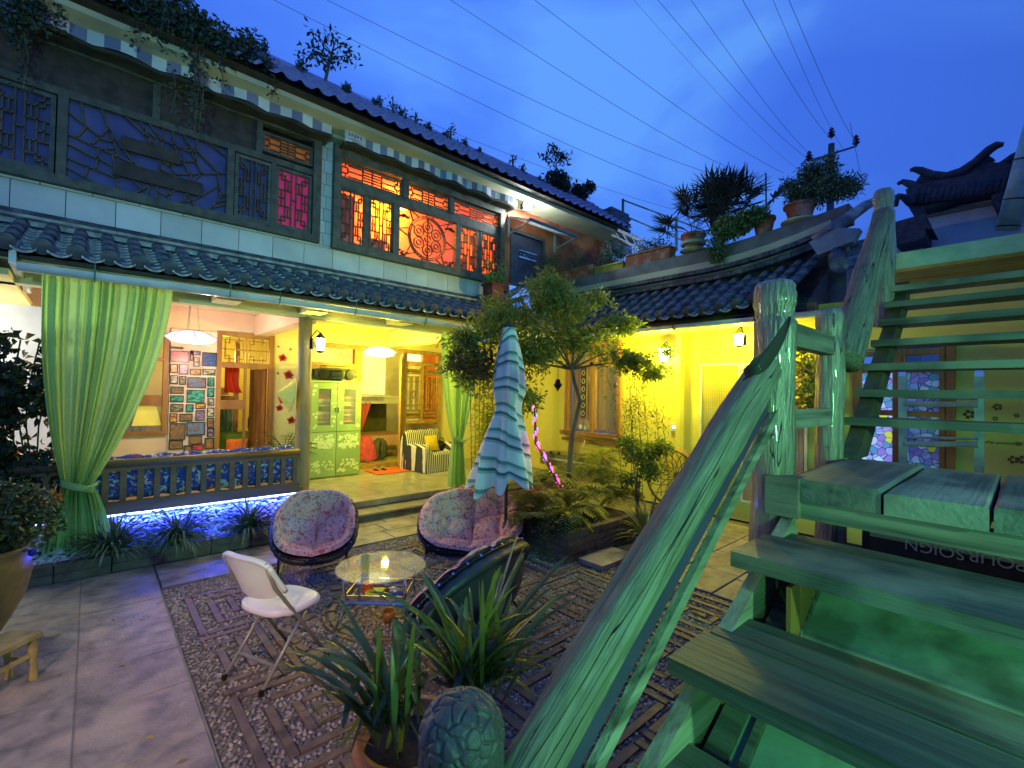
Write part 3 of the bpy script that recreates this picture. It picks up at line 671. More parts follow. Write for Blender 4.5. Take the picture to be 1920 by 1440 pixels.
for k in range(16):
    t = 2*math.pi*k/16+.1; x, z = cx+R_*math.cos(t), cz+R_*math.sin(t); t2 = t+(.35 if k % 2 else -.3); ln = 1.0
    ex, ez = cx+.95*math.cos(t2), cz+.95*math.sin(t2); 
    f = 1.0
    if ex > 5.3: f = min(f, (5.3-x)/(ex-x))
    if ex < 4.08: f = min(f, (4.08-x)/(ex-x))
    if ez > 5.31: f = min(f, (5.31-z)/(ez-z))
    if ez < 4.41: f = min(f, (4.41-z)/(ez-z))
    if f > .02: s.append((x, z, x+(ex-x)*f, z+(ez-z)*f))
hpart(segs2d(MB(), s, YU-.035, .016), 'round_lattice', m_lat, w2); hpart(MB().box(4.07, YU-.008, 4.40, 5.31, YU-.003, 5.32), 'pane', m_wp, w2)
q = MB()
for sx, sz in ((4.09, 5.18), (5.28, 5.18), (4.09, 4.43), (5.28, 4.43)):
    for k in range(9):
        a = k*1.3; q.obx((sx+(.05+.02*k)*(1 if sx < 4.5 else -1)*abs(math.cos(a)), YU-.04, sz+(.04*math.sin(a)+.05)*(1 if sz < 5 else -.4)), (.02, 0, .01), (0, .012, 0), (-.008, 0, .016))
hpart(q, 'corner_carving', m_lat, w2)
# upper room seen through the lattice
rm = MB(); rm.box(2.8, 9.3, 4.2, 6.6, 9.35, 6.0); rm.box(2.8, YU+.05, 4.2, 2.85, 9.3, 6.0); rm.box(6.55, YU+.05, 4.2, 6.6, 9.3, 6.0); rm.box(2.8, YU+.31, 5.95, 6.6, 9.3, 6.0); rm.box(2.8, YU+.31, 4.2, 6.6, 9.3, 4.25)
hpart(rm, 'upper_room', m_orange)
for x0, x1, hh in ((3.0, 3.35, 5.35), (5.55, 5.8, 4.75), (5.98, 6.22, 5.35), (3.55, 3.95, 4.7)):
    q = MB().grid(lambda u, v: V(x0+(x1-x0)*u, YU+.22+.03*math.sin(u*22), 4.3+(hh-4.3)*v), 30, 2); hpart(q, 'room_curtain', m_ribred)
lm = thing('upper_room_lamp', 'glowing lamp inside the orange lit upstairs room, seen through the transom lattice', 'lamp', (4.5, 8.3, 5.6))
MB().lathe([(.02, -.09), (.10, -.05), (.13, 0), (.10, .06), (.03, .09)], (4.5, 8.3, 5.62), 14).build('lamp_shade', emis('amber_lamp_glow', (1, .55, .12), 9), lm, smooth=True)
MB().tube([V(4.5, 8.3, 5.7), V(4.5, 8.3, 5.95)], .01, 6).build('lamp_rod', m_black, lm)
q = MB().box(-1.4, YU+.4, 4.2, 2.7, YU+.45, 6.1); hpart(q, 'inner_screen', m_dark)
# ---------------------------------------------------------------- awnings
def awning(x0, x1, nm, label, stripes, sign=False):
    t = thing(nm, label, 'awning', (x0, 7.35, 6.1)); n = stripes; W = (x1-x0)
    def zb(x): return 5.955+.035*abs(math.sin((x-x0)*math.pi/.62))
    for k in range(n):
        a, b = x0+W*k/n, x0+W*(k+1)/n; q = MB()
        q.grid(lambda u, v: V(a+(b-a)*u, 7.36-.02*math.sin((a+(b-a)*u)*9), zb(a+(b-a)*u)+(6.155-zb(a+(b-a)*u))*v), 4, 2)
        MBo = q.build('valance_stripe', m_valw if k % 2 == 0 else m_valg, t)
    MB().box(x0-.03, 7.32, 6.15, x1+.03, 7.40, 6.185).build('front_bar', m_gut, t)
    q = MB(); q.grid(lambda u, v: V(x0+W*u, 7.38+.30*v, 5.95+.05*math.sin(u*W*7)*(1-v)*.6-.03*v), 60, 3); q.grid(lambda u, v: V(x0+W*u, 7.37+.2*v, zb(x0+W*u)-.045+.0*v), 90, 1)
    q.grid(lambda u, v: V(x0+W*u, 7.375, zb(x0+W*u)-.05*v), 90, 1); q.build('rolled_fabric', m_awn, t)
    for x in (x0+.2, x1-.2): MB().bar(V(x, 7.38, 6.1), V(x, 7.66, 5.95), .03, .03).build('folding_arm', m_gut, t)
    return t
aw1 = awning(-1.95, 2.72, 'striped_awning', 'retracted awning with scalloped white and grey valance above the dark window', 31)
aw2 = awning(2.92, 6.72, 'striped_awning', 'retracted striped awning with white end label above the orange lit window', 31)
q = MB().box(2.94, 7.33, 5.99, 3.24, 7.345, 6.15); sg = q.build('awning_label', mat('label_white', (.75, .8, .82), None, 4, .6, 0), aw2)
q = MB()
for k in range(5): q.box(2.97+.05*k, 7.325, 6.05+.01*(k % 2), 3.0+.05*k, 7.329, 6.11)
q.box(2.97, 7.325, 6.01, 3.2, 7.329, 6.02); q.build('label_print', m_valg, sg, kind='stuff')
# ---------------------------------------------------------------- end of the upper floor: door, render, canopy, lamp, terrace
q = MB(); q.box(6.6, YU, 4.2, 6.83, YU+.3, 6.3); q.box(7.92, YU, 4.2, 10.6, YU+.3, 6.32); q.box(6.83, YU, 5.62, 7.92, YU+.3, 6.3); hpart(q, 'rendered_wall', m_rust)
m_steel = mat('steel_door_paint', (.09, .085, .14), (.05, .05, .09), 5, .35, .1)
dr = hpart(framebox(MB(), 6.83, 7.92, 4.38, 5.62, .07, YU-.03, YU+.1), 'steel_door', mat('door_frame_metal', (.14, .13, .16), None, 5, .4, .1))
hpart(MB().box(6.90, YU+.03, 4.4, 7.85, YU+.07, 5.55), 'door_leaf', m_steel, dr)
q = MB(); q.box(7.1, YU-.01, 5.02, 7.65, YU+.03, 5.06); q.box(7.1, YU-.01, 5.18, 7.65, YU+.03, 5.2)
for k in range(5): q.lathe([(.0, -.03), (.03, -.01), (.03, .01), (0, .03)], (7.16+.11*k, YU+.01, 5.12), 8)
hpart(q, 'door_studs', m_chrome, dr, kind='stuff'); q = MB(); q.bar(V(7.12, YU+.015, 4.7), V(7.38, YU+.015, 4.95), .03, .03, (0, 1, 0)); q.bar(V(7.38, YU+.015, 4.95), V(7.64, YU+.015, 4.7), .03, .03, (0, 1, 0)); hpart(q, 'door_chevron', m_steel, dr)
cn = thing('door_canopy', 'small translucent canopy on steel brackets over the upstairs steel door', 'canopy', (7.4, 7.4, 5.7))
q = MB().prism([V(6.75, YU, 5.86), V(6.75, 7.0, 5.60), V(6.75, 7.0, 5.62), V(6.75, YU, 5.88)], (1.5, 0, 0)); q.build('canopy_sheet', translucent(mat('milky_sheet', (.55, .68, .66), None, 3, .4, 0), .6, (.8, .9, .9)), cn)
for x in (6.75, 8.25):
    q = MB(); q.bar(V(x, YU, 5.84), V(x, 6.98, 5.58), .04, .04); q.bar(V(x, YU, 5.45), V(x, 7.0, 5.58), .03, .03); q.bar(V(x, YU-.02, 5.4), V(x, YU-.02, 5.9), .04, .04, (0, 1, 0)); q.build('bracket', m_gut, cn)
MB().bar(V(6.72, 6.98, 5.60), V(8.28, 6.98, 5.60), .05, .05).build('front_rail', mat('canopy_rail_paint', (.15, .25, .3), None, 5, .4, 0), cn)
fl = thing('terrace_floodlight', 'blazing white floodlight under the roof overhang by the upstairs door', 'lamp', (6.95, 7.3, 6.0))
MB().box(6.86, 7.3, 5.96, 7.06, 7.42, 6.08).build('housing', m_black, fl); MB().box(6.84, 7.285, 5.97, 7.08, 7.298, 6.07).build('lens', emis('floodlight_glow', (.9, 1, 1), 45), fl)
MB().lathe([(.0, -.05), (.05, -.02), (.05, .02), (0, .05)], (6.95, 7.25, 5.99), 12).build('bulb', _M['floodlight_glow'], fl)
# brick stub, railing and truss beyond the roof end
br = thing('brick_chimney', 'grey brick stub wall on the flat roof end against the sky', 'wall', (10.6, 8, 6.4))
m_gb = mat('grey_brick', (.13, .15, .2), (.07, .08, .12), 8, .8, .3)
for r in range(9):
    for k in range(4):
        x = 10.42+.21*k+(.1 if r % 2 else 0); MB().box(x, 7.6, 6.35+.085*r, x+.2, 7.72, 6.35+.085*r+.075).build('brick', m_gb, br)
MB().box(10.43, 7.63, 5.95, 11.3, 7.9, 7.1).build('mortar_core', m_conc, br); MB().box(10.38, 7.56, 5.9, 11.35, 7.6, 6.34).build('white_base', m_white, br)
rl = thing('terrace_railing', 'thin green steel railing descending beyond the terrace plants', 'railing', (10, 5, 5))
A, B_ = P(0, 10.5, 1168, 375), P(0, 10.5, 1320, 432); A2, B2 = P(0, 10.5, 1168, 432), P(0, 10.5, 1268, 462)
for k in range(3): MB().bar(A.lerp(A2, k/2), B_.lerp(B2, k/2)+V(0, 0, -.12*k), .035, .035, (1, 0, 0)).build('rail', m_green_metal, rl)
for px, p1, p2 in ((1168, 373, 440), (1268, 408, 470)): MB().bar(P(0, 10.5, px, p1), P(0, 10.5, px, p2), .05, .05, (1, 0, 0)).build('railing_post', m_green_metal, rl)
tr = thing('roof_truss', 'pale green steel truss edge running out below the terrace railing', 'truss', (10, 6, 5.5))
A, B_, A2, B2 = P(0, 10, 1130, 418), P(0, 10, 1205, 452), P(0, 10, 1140, 436), P(0, 10, 1205, 470)
MB().bar(A, B_, .07, .05, (1, 0, 0)).build('chord', m_gut, tr); MB().bar(A2, B2, .05, .05, (1, 0, 0)).build('chord', m_gut, tr)
for k in range(5): MB().bar(A.lerp(B_, k/4), A2.lerp(B2, min(1, k/4+.12)), .03, .03, (1, 0, 0)).build('web', m_gut, tr)
# ---------------------------------------------------------------- back wall of the porch with its openings
q = MB(); Y0, Y1 = YB, YB+.15
def bw(x0, x1, z0, z1, m=0): q.k = m; q.box(x0, Y0, z0, x1, Y1, z1)
bw(-3.2, -.35, 0, 3.4); bw(-.35, .98, 0, 1.12); bw(-.35, .98, 2.85, 3.4); bw(.98, 1.72, 0, 3.4); bw(1.72, 2.60, 2.94, 3.4); bw(1.72, 2.6, 0, .21)
bw(2.60, 3.18, 0, 3.4, 1); bw(3.18, 6.5, 2.92, 3.4, 1); bw(3.18, 6.5, 0, .3, 1); bw(6.5, 7.7, 0, 3.4, 1)
bk = q.build('back_wall', [m_peach, m_yel2], house)
# left window with curtain and lampshade inside
m_tim = mat('honey_timber', (.40, .20, .06), (.24, .11, .03), 6, .45, .3, 24, (1, 1, .2))
w = framebox(MB(), -.35, .98, 1.12, 2.85, .07, YB-.05, YB+.05); w.box(-.28, YB-.04, 2.38, .91, YB+.04, 2.44); w.box(.28, YB-.04, 1.19, .35, YB+.04, 2.78); w.box(-.28, YB-.03, 1.62, .91, YB+.03, 1.80)
w3 = hpart(w, 'porch_window', m_tim); hpart(MB().box(-.28, YB+.0, 1.19, .91, YB+.005, 2.8), 'pane', m_wp, w3)
gcur = mat('grey_green_curtain', (.16, .24, .17), (.10, .16, .11), 5, .8, .2)
hpart(MB().grid(lambda u, v: V(.1+.62*u, YB+.14+.025*math.sin(u*40), 1.18+.52*v), 40, 1), 'window_curtain', gcur, w3)
hpart(MB().grid(lambda u, v: V(.72+(.10+.10*(1-v))*(u*2-1), YB+.10, 1.28+.42*v), 4, 4), 'lampshade_cloth', mat('yellow_cloth', (.85, .75, .08), None, 4, .8, .1, em=(.9, .75, .03), es=.5), w3)
# rooms behind (one box each side)
def room(name, x0, x1, y1, z1, m):
    q = MB(); q.box(x0-.05, YB+.16, .1, x0, y1, z1); q.box(x1, YB+.16, .1, x1+.05, y1, z1); q.box(x0, y1, .1, x1, y1+.05, z1); q.box(x0, YB+.16, z1, x1, y1, z1+.05); q.box(x0, YB+.16, .1, x1, y1, .2)
    return hpart(q, name, m)
room('left_room', -.6, 3.1, 12.6, 3.2, m_yel2); room('right_room', 3.2, 6.9, 12.8, 3.2, mat('cream_room', (.8, .72, .38), None, 2, .8, .1))
# door opening 1: frame, lattice transom, folded glass panel, open leaf
q = MB(); q.box(1.68, YB-.05, .21, 1.76, YB+.06, 2.98); q.box(2.56, YB-.05, .21, 2.64, YB+.06, 2.98); q.box(1.76, YB-.05, 2.90, 2.56, YB+.06, 2.98); q.box(1.76, YB-.04, 2.32, 2.56, YB+.05, 2.42)
q.box(2.14, YB-.02, .21, 2.18, YB+.03, 2.32); q.box(1.76, YB-.02, 1.55, 2.14, YB+.03, 1.72)
d1 = hpart(q, 'porch_door', m_tim)
s = []
for a, b in ((1.77, 2.15), (2.17, 2.55)):
    W = b-a; z0, z1 = 2.43, 2.89; H = z1-z0; s += [(a, z0+H*.5, b, z0+H*.5)]
    s += [(a+W*.12, z0+H*.12, b-W*.12, z0+H*.12), (a+W*.12, z1-H*.12, b-W*.12, z1-H*.12), (a+W*.12, z0+H*.12, a+W*.12, z1-H*.12), (b-W*.12, z0+H*.12, b-W*.12, z1-H*.12)]
    for u in (.3, .7): s += [(a+W*u, z0, a+W*u, z0+H*.25), (a+W*u, z1-H*.25, a+W*u, z1), (a+W*.12, z0+H*.25 if u < .5 else z1-H*.25, a+W*.3, z0+H*.25 if u < .5 else z1-H*.25)]
s.append((2.16, 2.42, 2.16, 2.9))
hpart(segs2d(MB(), s, YB-.02, .02), 'transom_lattice', m_tim, d1)
q = MB(); c, sn = math.cos(1.2), math.sin(1.2); q.obx((2.54-.10, YB+.24, 1.27), (.09, -.20, 0), (.018*.9, .018*.4, 0), (0, 0, 1.05)); hpart(q, 'door_leaf', m_brown, d1)
hpart(MB().tube([V(2.30, YB+.22, 1.15), V(2.28, YB+.2, 1.2), V(2.28, YB+.2, 1.35), V(2.30, YB+.22, 1.4)], .012, 6), 'door_handle', m_black, d1)
# things in the left room
bb = thing('bunk_bed', 'brown timber bunk bed with grey green curtain inside the left room', 'bed', (1.9, 11, .2))
q = MB(); q.box(1.3, 10.9, 1.62, 2.25, 12.2, 1.78); q.box(1.3, 10.9, .5, 2.25, 12.2, .62); q.build('bed_board', m_tim, bb)
for x in (1.32, 2.22): MB().box(x-.04, 10.86, .2, x+.04, 10.94, 2.9).build('bed_post', m_tim, bb)
MB().grid(lambda u, v: V(1.8+.35*u, 10.84+.03*math.sin(u*30), .7+.9*v), 30, 1).build('bed_curtain', gcur, bb); MB().box(1.4, 11, 1.8, 2.1, 12, 1.95).build('mattress', m_cream, bb)
rs = thing('red_hanging_cloth', 'bright red cloth hanging above the bunk bed inside the left room', 'cloth', (2.1, 10.8, 2.3))
MB().grid(lambda u, v: V(1.98+(.32-.12*math.sin(v*3.1))*u, 10.75+.03*math.sin(u*18), 1.85+.62*v), 18, 8).build('cloth', mat('red_cloth', (.75, .06, .02), None, 4, .8, .1), rs)
def armchair(nm, label, c, yaw, W, m_cover, Dp=.8, H=.85, z0=.214):
    t = thing(nm, label, 'armchair', c); cy, sy = math.cos(yaw), math.sin(yaw)
    def T(x, y, z): return V(c[0]+x*cy-y*sy, c[1]+x*sy+y*cy, z0+z)
    q = MB()
    def prof(u):   # from floor front up over seat to back top and down behind : (y,z)
        pts = [(-.46, .0), (-.44, .22), (-.42, .38), (-.36, .43), (-.05, .38), (.12, .40), (.22, .6), (.28, .82), (.34, .88), (.42, .8), (.46, .4), (.48, 0)]
        k = u*(len(pts)-1); i = min(int(k), len(pts)-2); f = k-i; f = f*f*(3-2*f)
        return pts[i][0]+(pts[i+1][0]-pts[i][0])*f, pts[i][1]+(pts[i+1][1]-pts[i][1])*f
    def fn(u, v):
        y, z = prof(v); x = (u-.5)*W; arm = max(0, min(1, (abs(x)-W*.5+.20)/.08)); arm = arm*arm*(3-2*arm)
        if -.42 < y < .2 and z > .3: z = max(z, z+(.60-z)*arm)
        edge = max(0, (abs(u-.5)-.46)/.04); z = z-edge*.05
        return T(x+.012*math.sin(z*9), y+.01*math.sin(x*14), z*H/.88+.008*math.sin(x*22+y*8))
    q.grid(fn, 34, 40)
    for sgn in (0, 1):
        b = len(q.v); 
        top = [fn(sgn, v/20) for v in range(21)]; q.v += [tuple(p) for p in top]; q.v += [(p.x+.012*math.sin(k*2), p.y, z0+.01) for k, p in enumerate(top)]
        for k in range(20): q.face(b+k, b+k+1, b+22+k, b+21+k)
    q.build('fabric_cover', m_cover, t, smooth=True)
    return t, T
gch, T_ = armchair('green_armchair', 'armchair draped in green cover, seen through the left porch door', (2.05, 10.45, .2), math.radians(-15), .95, mat('moss_green_cloth', (.12, .24, .03), (.08, .17, .02), 5, .85, .3), H=.85)
cu = thing('orange_cushion', 'orange ribbed cushion on the green draped armchair', 'cushion', (2.15, 10.2, .8))
def cushion(par, c, ux, uz, n, W, H, T, m, nm='cushion_body'):
    c, ux, uz, n = Vector(c), Vector(ux).normalized(), Vector(uz).normalized(), Vector(n).normalized()
    q = MB()
    for sg in (1, -1): q.grid(lambda u, v: c+ux*(u-.5)*W*(1-.06*math.sin(math.pi*v))+uz*(v-.5)*H*(1-.06*math.sin(math.pi*u))+n*sg*T*(max(0, math.sin(math.pi*u)*math.sin(math.pi*v)))**.45, 10, 10)
    return q.build(nm, m, par, smooth=True)
cushion(cu, (2.12, 10.24, .80), (1, -.2, 0), (.1, .25, 1), (0, -1, .2), .36, .34, .07, mat('orange_cushion_cloth', (.9, .22, .03), (.6, .12, .02), 8, .8, .3, st=(5, 1, 1)))
# ---------------------------------------------------------------- photo board
pb = thing('photo_board', 'tall white panel covered with framed travel photographs between the porch window and the door', 'picture board', (1.33, YB-.05, 1.7))
MB().box(1.0, YB-.045, .7, 1.69, YB-.005, 2.95).build('backing_panel', mat('board_white', (.78, .68, .58), None, 3, .7, .05), pb)
m_ph = []
for i, (a, b) in enumerate((((.75, .10, .05), (.5, .02, .15)), ((.9, .45, .1), (.3, .1, .03)), ((.05, .12, .5), (.02, .03, .1)), ((.1, .5, .45), (.02, .15, .12)), ((.55, .45, .30), (.08, .10, .05)), ((.10, .25, .6), (.35, .16, .05)), ((.12, .10, .09), (.6, .3, .1)), ((.7, .65, .55), (.05, .07, .09)), ((.45, .30, .6), (.1, .05, .15)))):
    m_ph.append(mat('photo_print_%s' % 'abcdefghi'[i], tuple(x*.8 for x in a), tuple(x*.5 for x in b), 13, .3, 0, dist=1.5, lo=.40, hi=.60, st=(1, 1, 2)))
ph = [(578,430,690,455,0),(575,465,742,575,0),(755,465,845,512,8),(752,470,782,560,0),(862,480,990,612,2),(785,525,835,612,4),(573,588,640,668,1),(655,588,735,683,8),(752,630,850,690,1),(865,630,978,692,7),(573,688,640,768,7),(655,695,715,775,4),(728,705,895,805,5),(908,708,968,790,3),(575,790,692,855,6),(722,818,880,935,3),(908,800,968,885,3),(573,870,692,930,3),(575,948,690,1015,4),(712,950,780,1020,3),(800,940,890,990,1),(908,895,968,965,7),(568,1032,635,1112,1),(655,1035,772,1102,6),(800,1002,882,1095,8),(905,980,968,1060,7),(903,1072,965,1160,6),(568,1122,708,1268,6),(720,1112,885,1225,5),(903,1165,965,1240,8),(738,1235,858,1308,6),(560,1275,685,1352,6),(882,1255,965,1352,6),(770,1310,872,1365,0),(692,1322,765,1372,6)]
for i, (a, b, c, d, k) in enumerate(ph):
    p0 = P(1, YB-.06, 200+a*.20833, 560+b*.20833); p1 = P(1, YB-.06, 200+c*.20833, 560+d*.20833)
    f = framebox(MB(), p0.x, p1.x, p1.z, p0.z, .013, YB-.068, YB-.045).build('framed_photo', m_black if i % 3 else m_dark, pb)
    MB().box(p0.x+.01, YB-.058, p1.z+.01, p1.x-.01, YB-.05, p0.z-.01).build('print', m_ph[k], f)
# ---------------------------------------------------------------- wallpaper roses on the narrow wall
m_rose = mat('rose_print', (.65, .08, .06), (.35, .03, .02), 30, .8, 0)
wd = thing('rose_wall_stickers', 'red rose stickers on the pale wall beside the palm', 'wall decal', (2.9, YB-.01, 2))
for px, py, r in ((530, 671, .11), (541, 703, .13), (531, 748, .14), (540, 757, .09), (524, 765, .09), (546, 788, .11), (522, 650, .03), (545, 655, .03), (521, 700, .03)):
    c = P(1, YB-.006, px, py); q = MB()
    for k in range(9):
        a = k*2*math.pi/9; rr = r*(.6 if k % 2 else .9); q.obx((c.x+rr*.5*math.cos(a), YB-.006, c.z+rr*.5*math.sin(a)), (r*.28*math.cos(a), 0, r*.28*math.sin(a)), (0, .002, 0), (-r*.16*math.sin(a), 0, r*.16*math.cos(a)))
    q.build('rose', m_rose, wd)
# ---------------------------------------------------------------- carved timber screen with doorway
m_honey = mat('carved_timber', (.50, .30, .07), (.30, .17, .04), 9, .45, .5, 30, bdist=.008)
q = MB()
for x0, x1 in ((3.2, 3.28), (4.26, 4.42), (5.44, 5.54), (6.42, 6.52)): q.box(x0, YB-.06, .21, x1, YB+.06, 2.92)
q.box(3.28, YB-.05, 2.84, 6.42, YB+.05, 2.92); q.box(5.54, YB-.05, 2.56, 6.42, YB+.05, 2.66); q.box(5.54, YB-.07, 1.18, 6.42, YB+.06, 1.25); q.box(5.95, YB-.05, 1.25, 6.02, YB+.05, 2.56)
q.box(4.42, YB-.1, .21, 5.44, YB+.08, .30); q.box(3.28, YB-.05, 2.45, 4.26, YB+.05, 2.52); q.box(3.28, YB-.04, .3, 4.26, YB+.04, 2.45); q.box(5.54, YB-.03, .3, 6.42, YB+.03, .9)
sc = hpart(q, 'carved_screen', m_honey)
for x0, x1 in ((5.58, 5.92), (6.05, 6.39)):
    W = x1-x0; s = []
    for u in (.2, .35, .65, .8): s.append((x0+W*u, 1.5, x0+W*u, 2.3))
    for z in (1.5, 2.3, 1.62, 2.18): s.append((x0, z, x1, z))
    s += [(x0+W*.5+.05*math.cos(t*.785), 1.88+.09*math.sin(t*.785), x0+W*.5+.05*math.cos(t*.785+.785), 1.88+.09*math.sin(t*.785+.785)) for t in range(8)]
    for zc in (1.38, 2.42):
        for k in range(7):
            a = x0+W*(k+.5)/7; s += [(a-.02, zc-.06, a+.02, zc+.06), (a+.02, zc-.06, a-.02, zc+.06)]
    hpart(segs2d(MB(), s, YB-.02, .016), 'screen_lattice', m_honey, sc)
hpart(MB().box(6.03, YB+.02, 1.25, 6.4, YB+.03, 2.86), 'orange_pane', mat('orange_paper', (.85, .2, .04), None, 3, .7, .1), sc); hpart(MB().box(5.56, YB+.02, 1.25, 5.94, YB+.03, 2.56), 'white_pane', mat('paper_white', (.85, .82, .6), None, 3, .7, .1), sc)
hpart(MB().box(5.56, YB+.02, 2.66, 5.96, YB+.03, 2.84), 'upper_pane', emis('warm_white_glow', (1, .9, .6), .9), sc)
# carved open leaf
q = MB(); lx, ly = 5.44, YB-.07
def LF(a, z, t=0): return V(lx-.30*a-.035*0, ly-.42*a, z)
dv = V(-.30, -.42, 0); dn = V(.42, -.30, 0).normalized()
q.obx(LF(.5, 1.5), dv*.5, dn*.02, (0, 0, 1.2)); 
lf = hpart(q, 'carved_door_leaf', m_honey, house)
for z0, z1 in ((.4, .75), (.82, 1.05), (1.12, 1.3), (1.4, 2.35), (2.42, 2.6)):
    q = MB(); q.obx(LF(.5, (z0+z1)/2)-dn*.022, dv*.36, dn*.012, (0, 0, (z1-z0)/2)); 
    for k in range(int((z1-z0)/.07)):
        for a in (.3, .5, .7): q.obx(LF(a+.05*(k % 2), z0+.05+.07*k)-dn*.036, dv*.05, dn*.008, (0, 0, .018))
    hpart(q, 'carved_panel', m_honey, lf)
# things in the right room
q = thing('white_door_curtain', 'sheer white half curtain hanging in the bright doorway', 'curtain', (4.9, YB+.3, 2.3))
MB().grid(lambda u, v: V(4.62+.66*u, YB+.5+.03*math.sin(u*34), 1.85+.95*v), 50, 1).build('cloth', mat('glowing_white_cloth', (.8, .85, .7), None, 4, .8, .1, em=(.9, 1, .6), es=.25), q)  # cloth glows by emission though it is no lamp
q = thing('pink_bed_curtain', 'pink gathered curtain tied beside the bunk inside the doorway', 'curtain', (4.7, 11, 1))
MB().grid(lambda u, v: V(4.72+(.12+.34*v)*u, 10.95+.03*math.sin(u*24), .6+1.05*v), 30, 6).build('cloth', mat('pink_cloth', (.75, .16, .16), None, 4, .8, .1), q)
q = thing('lower_bunk', 'lower bunk with patterned mattress inside the bright doorway', 'bed', (5.3, 11.4, .5))
MB().box(4.6, 11.0, .55, 6.3, 12.3, .80).build('mattress', mat('speckled_bedding', (.8, .6, .45), (.5, .15, .1), 40, .8, .1), q); MB().box(4.6, 10.95, 1.62, 6.3, 12.3, 1.80).build('upper_board', m_cream, q); MB().box(4.62, 12.3, .8, 6.3, 12.34, 1.62).build('inner_screen', mat('olive_cloth', (.14, .15, .04), None, 4, .8, .1), q)
q = thing('pink_bundle', 'heaped pink blanket bundle on the floor inside the doorway', 'blanket', (4.9, 10.5, .4))
o = MB(); o.grid(lambda u, v: V(4.82, 10.45, .32)+V(.30*math.cos(6.283*u)*math.sin(1.57*(1-v))*(1+.25*math.sin(u*25)*(1-v)), .26*math.sin(6.283*u)*math.sin(1.57*(1-v)), .55*math.sin(1.57*v)+.03*math.sin(u*40)), 40, 12, True).build('cloth_heap', mat('rose_blanket', (.75, .12, .2), (.45, .05, .1), 12, .85, .4), q, smooth=True)
q = thing('dark_backpack', 'dark rucksack on the floor beside the pink bundle', 'bag', (5.3, 10.6, .3))
MB().lathe([(.12, 0), (.19, .06), (.20, .25), (.16, .42), (.07, .50)], (5.22, 10.5, .3), 16, 1, .8).build('bag_body', mat('dark_bag_cloth', (.05, .06, .05), (.12, .14, .1), 9, .8, .3), q, smooth=True); MB().tube([V(5.15, 10.3, .75), V(5.12, 10.28, .6), V(5.14, 10.3, .42)], .015, 6).build('bag_strap', m_black, q)
# ---------------------------------------------------------------- pendant lamps
def pendant(c, nm, label, col, s, rx=.30):
    t = thing(nm, label, 'lamp', c); q = MB(); c = Vector(c)
    prof = [(.04, .115), (.15, .10), (.24, .06), (.32, .0), (.27, -.05), (.16, -.075), (.04, -.08)]
    n = 40; b = 0
    for r, z in prof:
        for k in range(n):
            a = 2*math.pi*k/n; rr = r*rx/.30*(1+.05*math.cos(a*8)*(r/.32)); q.v.append((c.x+rr*math.cos(a), c.y+rr*math.sin(a), c.z+z*.95+.008*math.cos(a*8)))
    for i in range(len(prof)-1):
        for k in range(n): q.face(i*n+k, i*n+(k+1) % n, (i+1)*n+(k+1) % n, (i+1)*n+k)
    q.build('lamp_shade', emis(nm+'_glow', col, s), t, smooth=True)
    q = MB()
    for k in range(8):
        a = 2*math.pi*k/8; q.tube([V(c.x+(r*rx/.3*1.06+.004)*math.cos(a), c.y+(r*rx/.3*1.06+.004)*math.sin(a), c.z+z*.95+.010) for r, z in prof], .004, 4)
    q.build('shade_ribs', mat(nm+'_rib', (.25, .10, .20), None, 4, .6, 0), t)
    q = MB()
    for k in range(3):
        a = 2*math.pi*k/3; q.tube([V(c.x+.10*math.cos(a), c.y+.1*math.sin(a), c.z+.1), V(c.x+.05*math.cos(a), c.y+.05*math.sin(a), 3.33)], .005, 4)
    q.build('suspension_cord', m_cream, t); MB().lathe([(.07, 3.30), (.07, 3.335)], (c.x, c.y, 0), 14).build('ceiling_rose', m_cream, t)
p_ = P(1, 8.5, 359, 634); pendant((p_.x, 8.5, p_.z), 'pink_pendant_lamp', 'round paper pendant lamp with pink scalloped rim above the bench', (1, .66, .80), 1.35, .30)
p_ = P(1, 8.6, 712, 661); pendant((p_.x, 8.6, p_.z), 'white_pendant_lamp', 'round white pendant lamp glowing in front of the doorway', (1, .95, .50), 1.7, .30)
# ---------------------------------------------------------------- lanterns
def lantern(c, nm, label, dirv, s, W=.07, H=.20):
    t = thing(nm, label, 'lantern', c); c = Vector(c); m_lf = m_black
    MB().lathe([(W*.75, -H/2), (W, H*.4), (W*.3, H/2)], c, 6).build('lantern_glass', emis(nm+'_glow', (1, .93, .45), s), t)
    q = MB()
    for k in range(6):
        a = math.pi/3*k; q.tube([V(c.x+W*.8*math.cos(a), c.y+W*.8*math.sin(a), c.z-H/2), V(c.x+W*1.05*math.cos(a), c.y+W*1.05*math.sin(a), c.z+H*.4)], .005, 4)
    q.lathe([(W*.5, -H/2-.03), (W*.85, -H/2)], c, 6); q.lathe([(W*1.25, H*.4), (W*.3, H/2+.05), (.01, H/2+.07)], c, 6); q.build('lantern_frame', m_lf, t)
    d = Vector(dirv); q = MB(); q.tube([c+V(0, 0, H/2+.06), c+d*.4+V(0, 0, H/2+.10), c+d*.9+V(0, 0, H/2), c+d*.9+V(0, 0, -H*.3)], .009, 6); q.obx(c+d, (.012, .012, 0), (-.03, .03, 0), (0, 0, .08)); q.build('wall_bracket', m_lf, t)
    return t
lantern((2.50, 7.00, 2.62), 'column_lantern', 'glowing yellow lantern bracketed to the porch column', (-.12, .08, 0), 14)
lantern((7.5, 4.30, 2.68), 'wing_lantern', 'brightest yellow wall lantern behind the tree branches', (.19, 0, 0), 30, .09, .26)
lantern((7.5, 3.02, 2.86), 'wing_lantern', 'wall lantern on the yellow wing beside the stair newel post', (.19, 0, 0), 20, .07, .20)
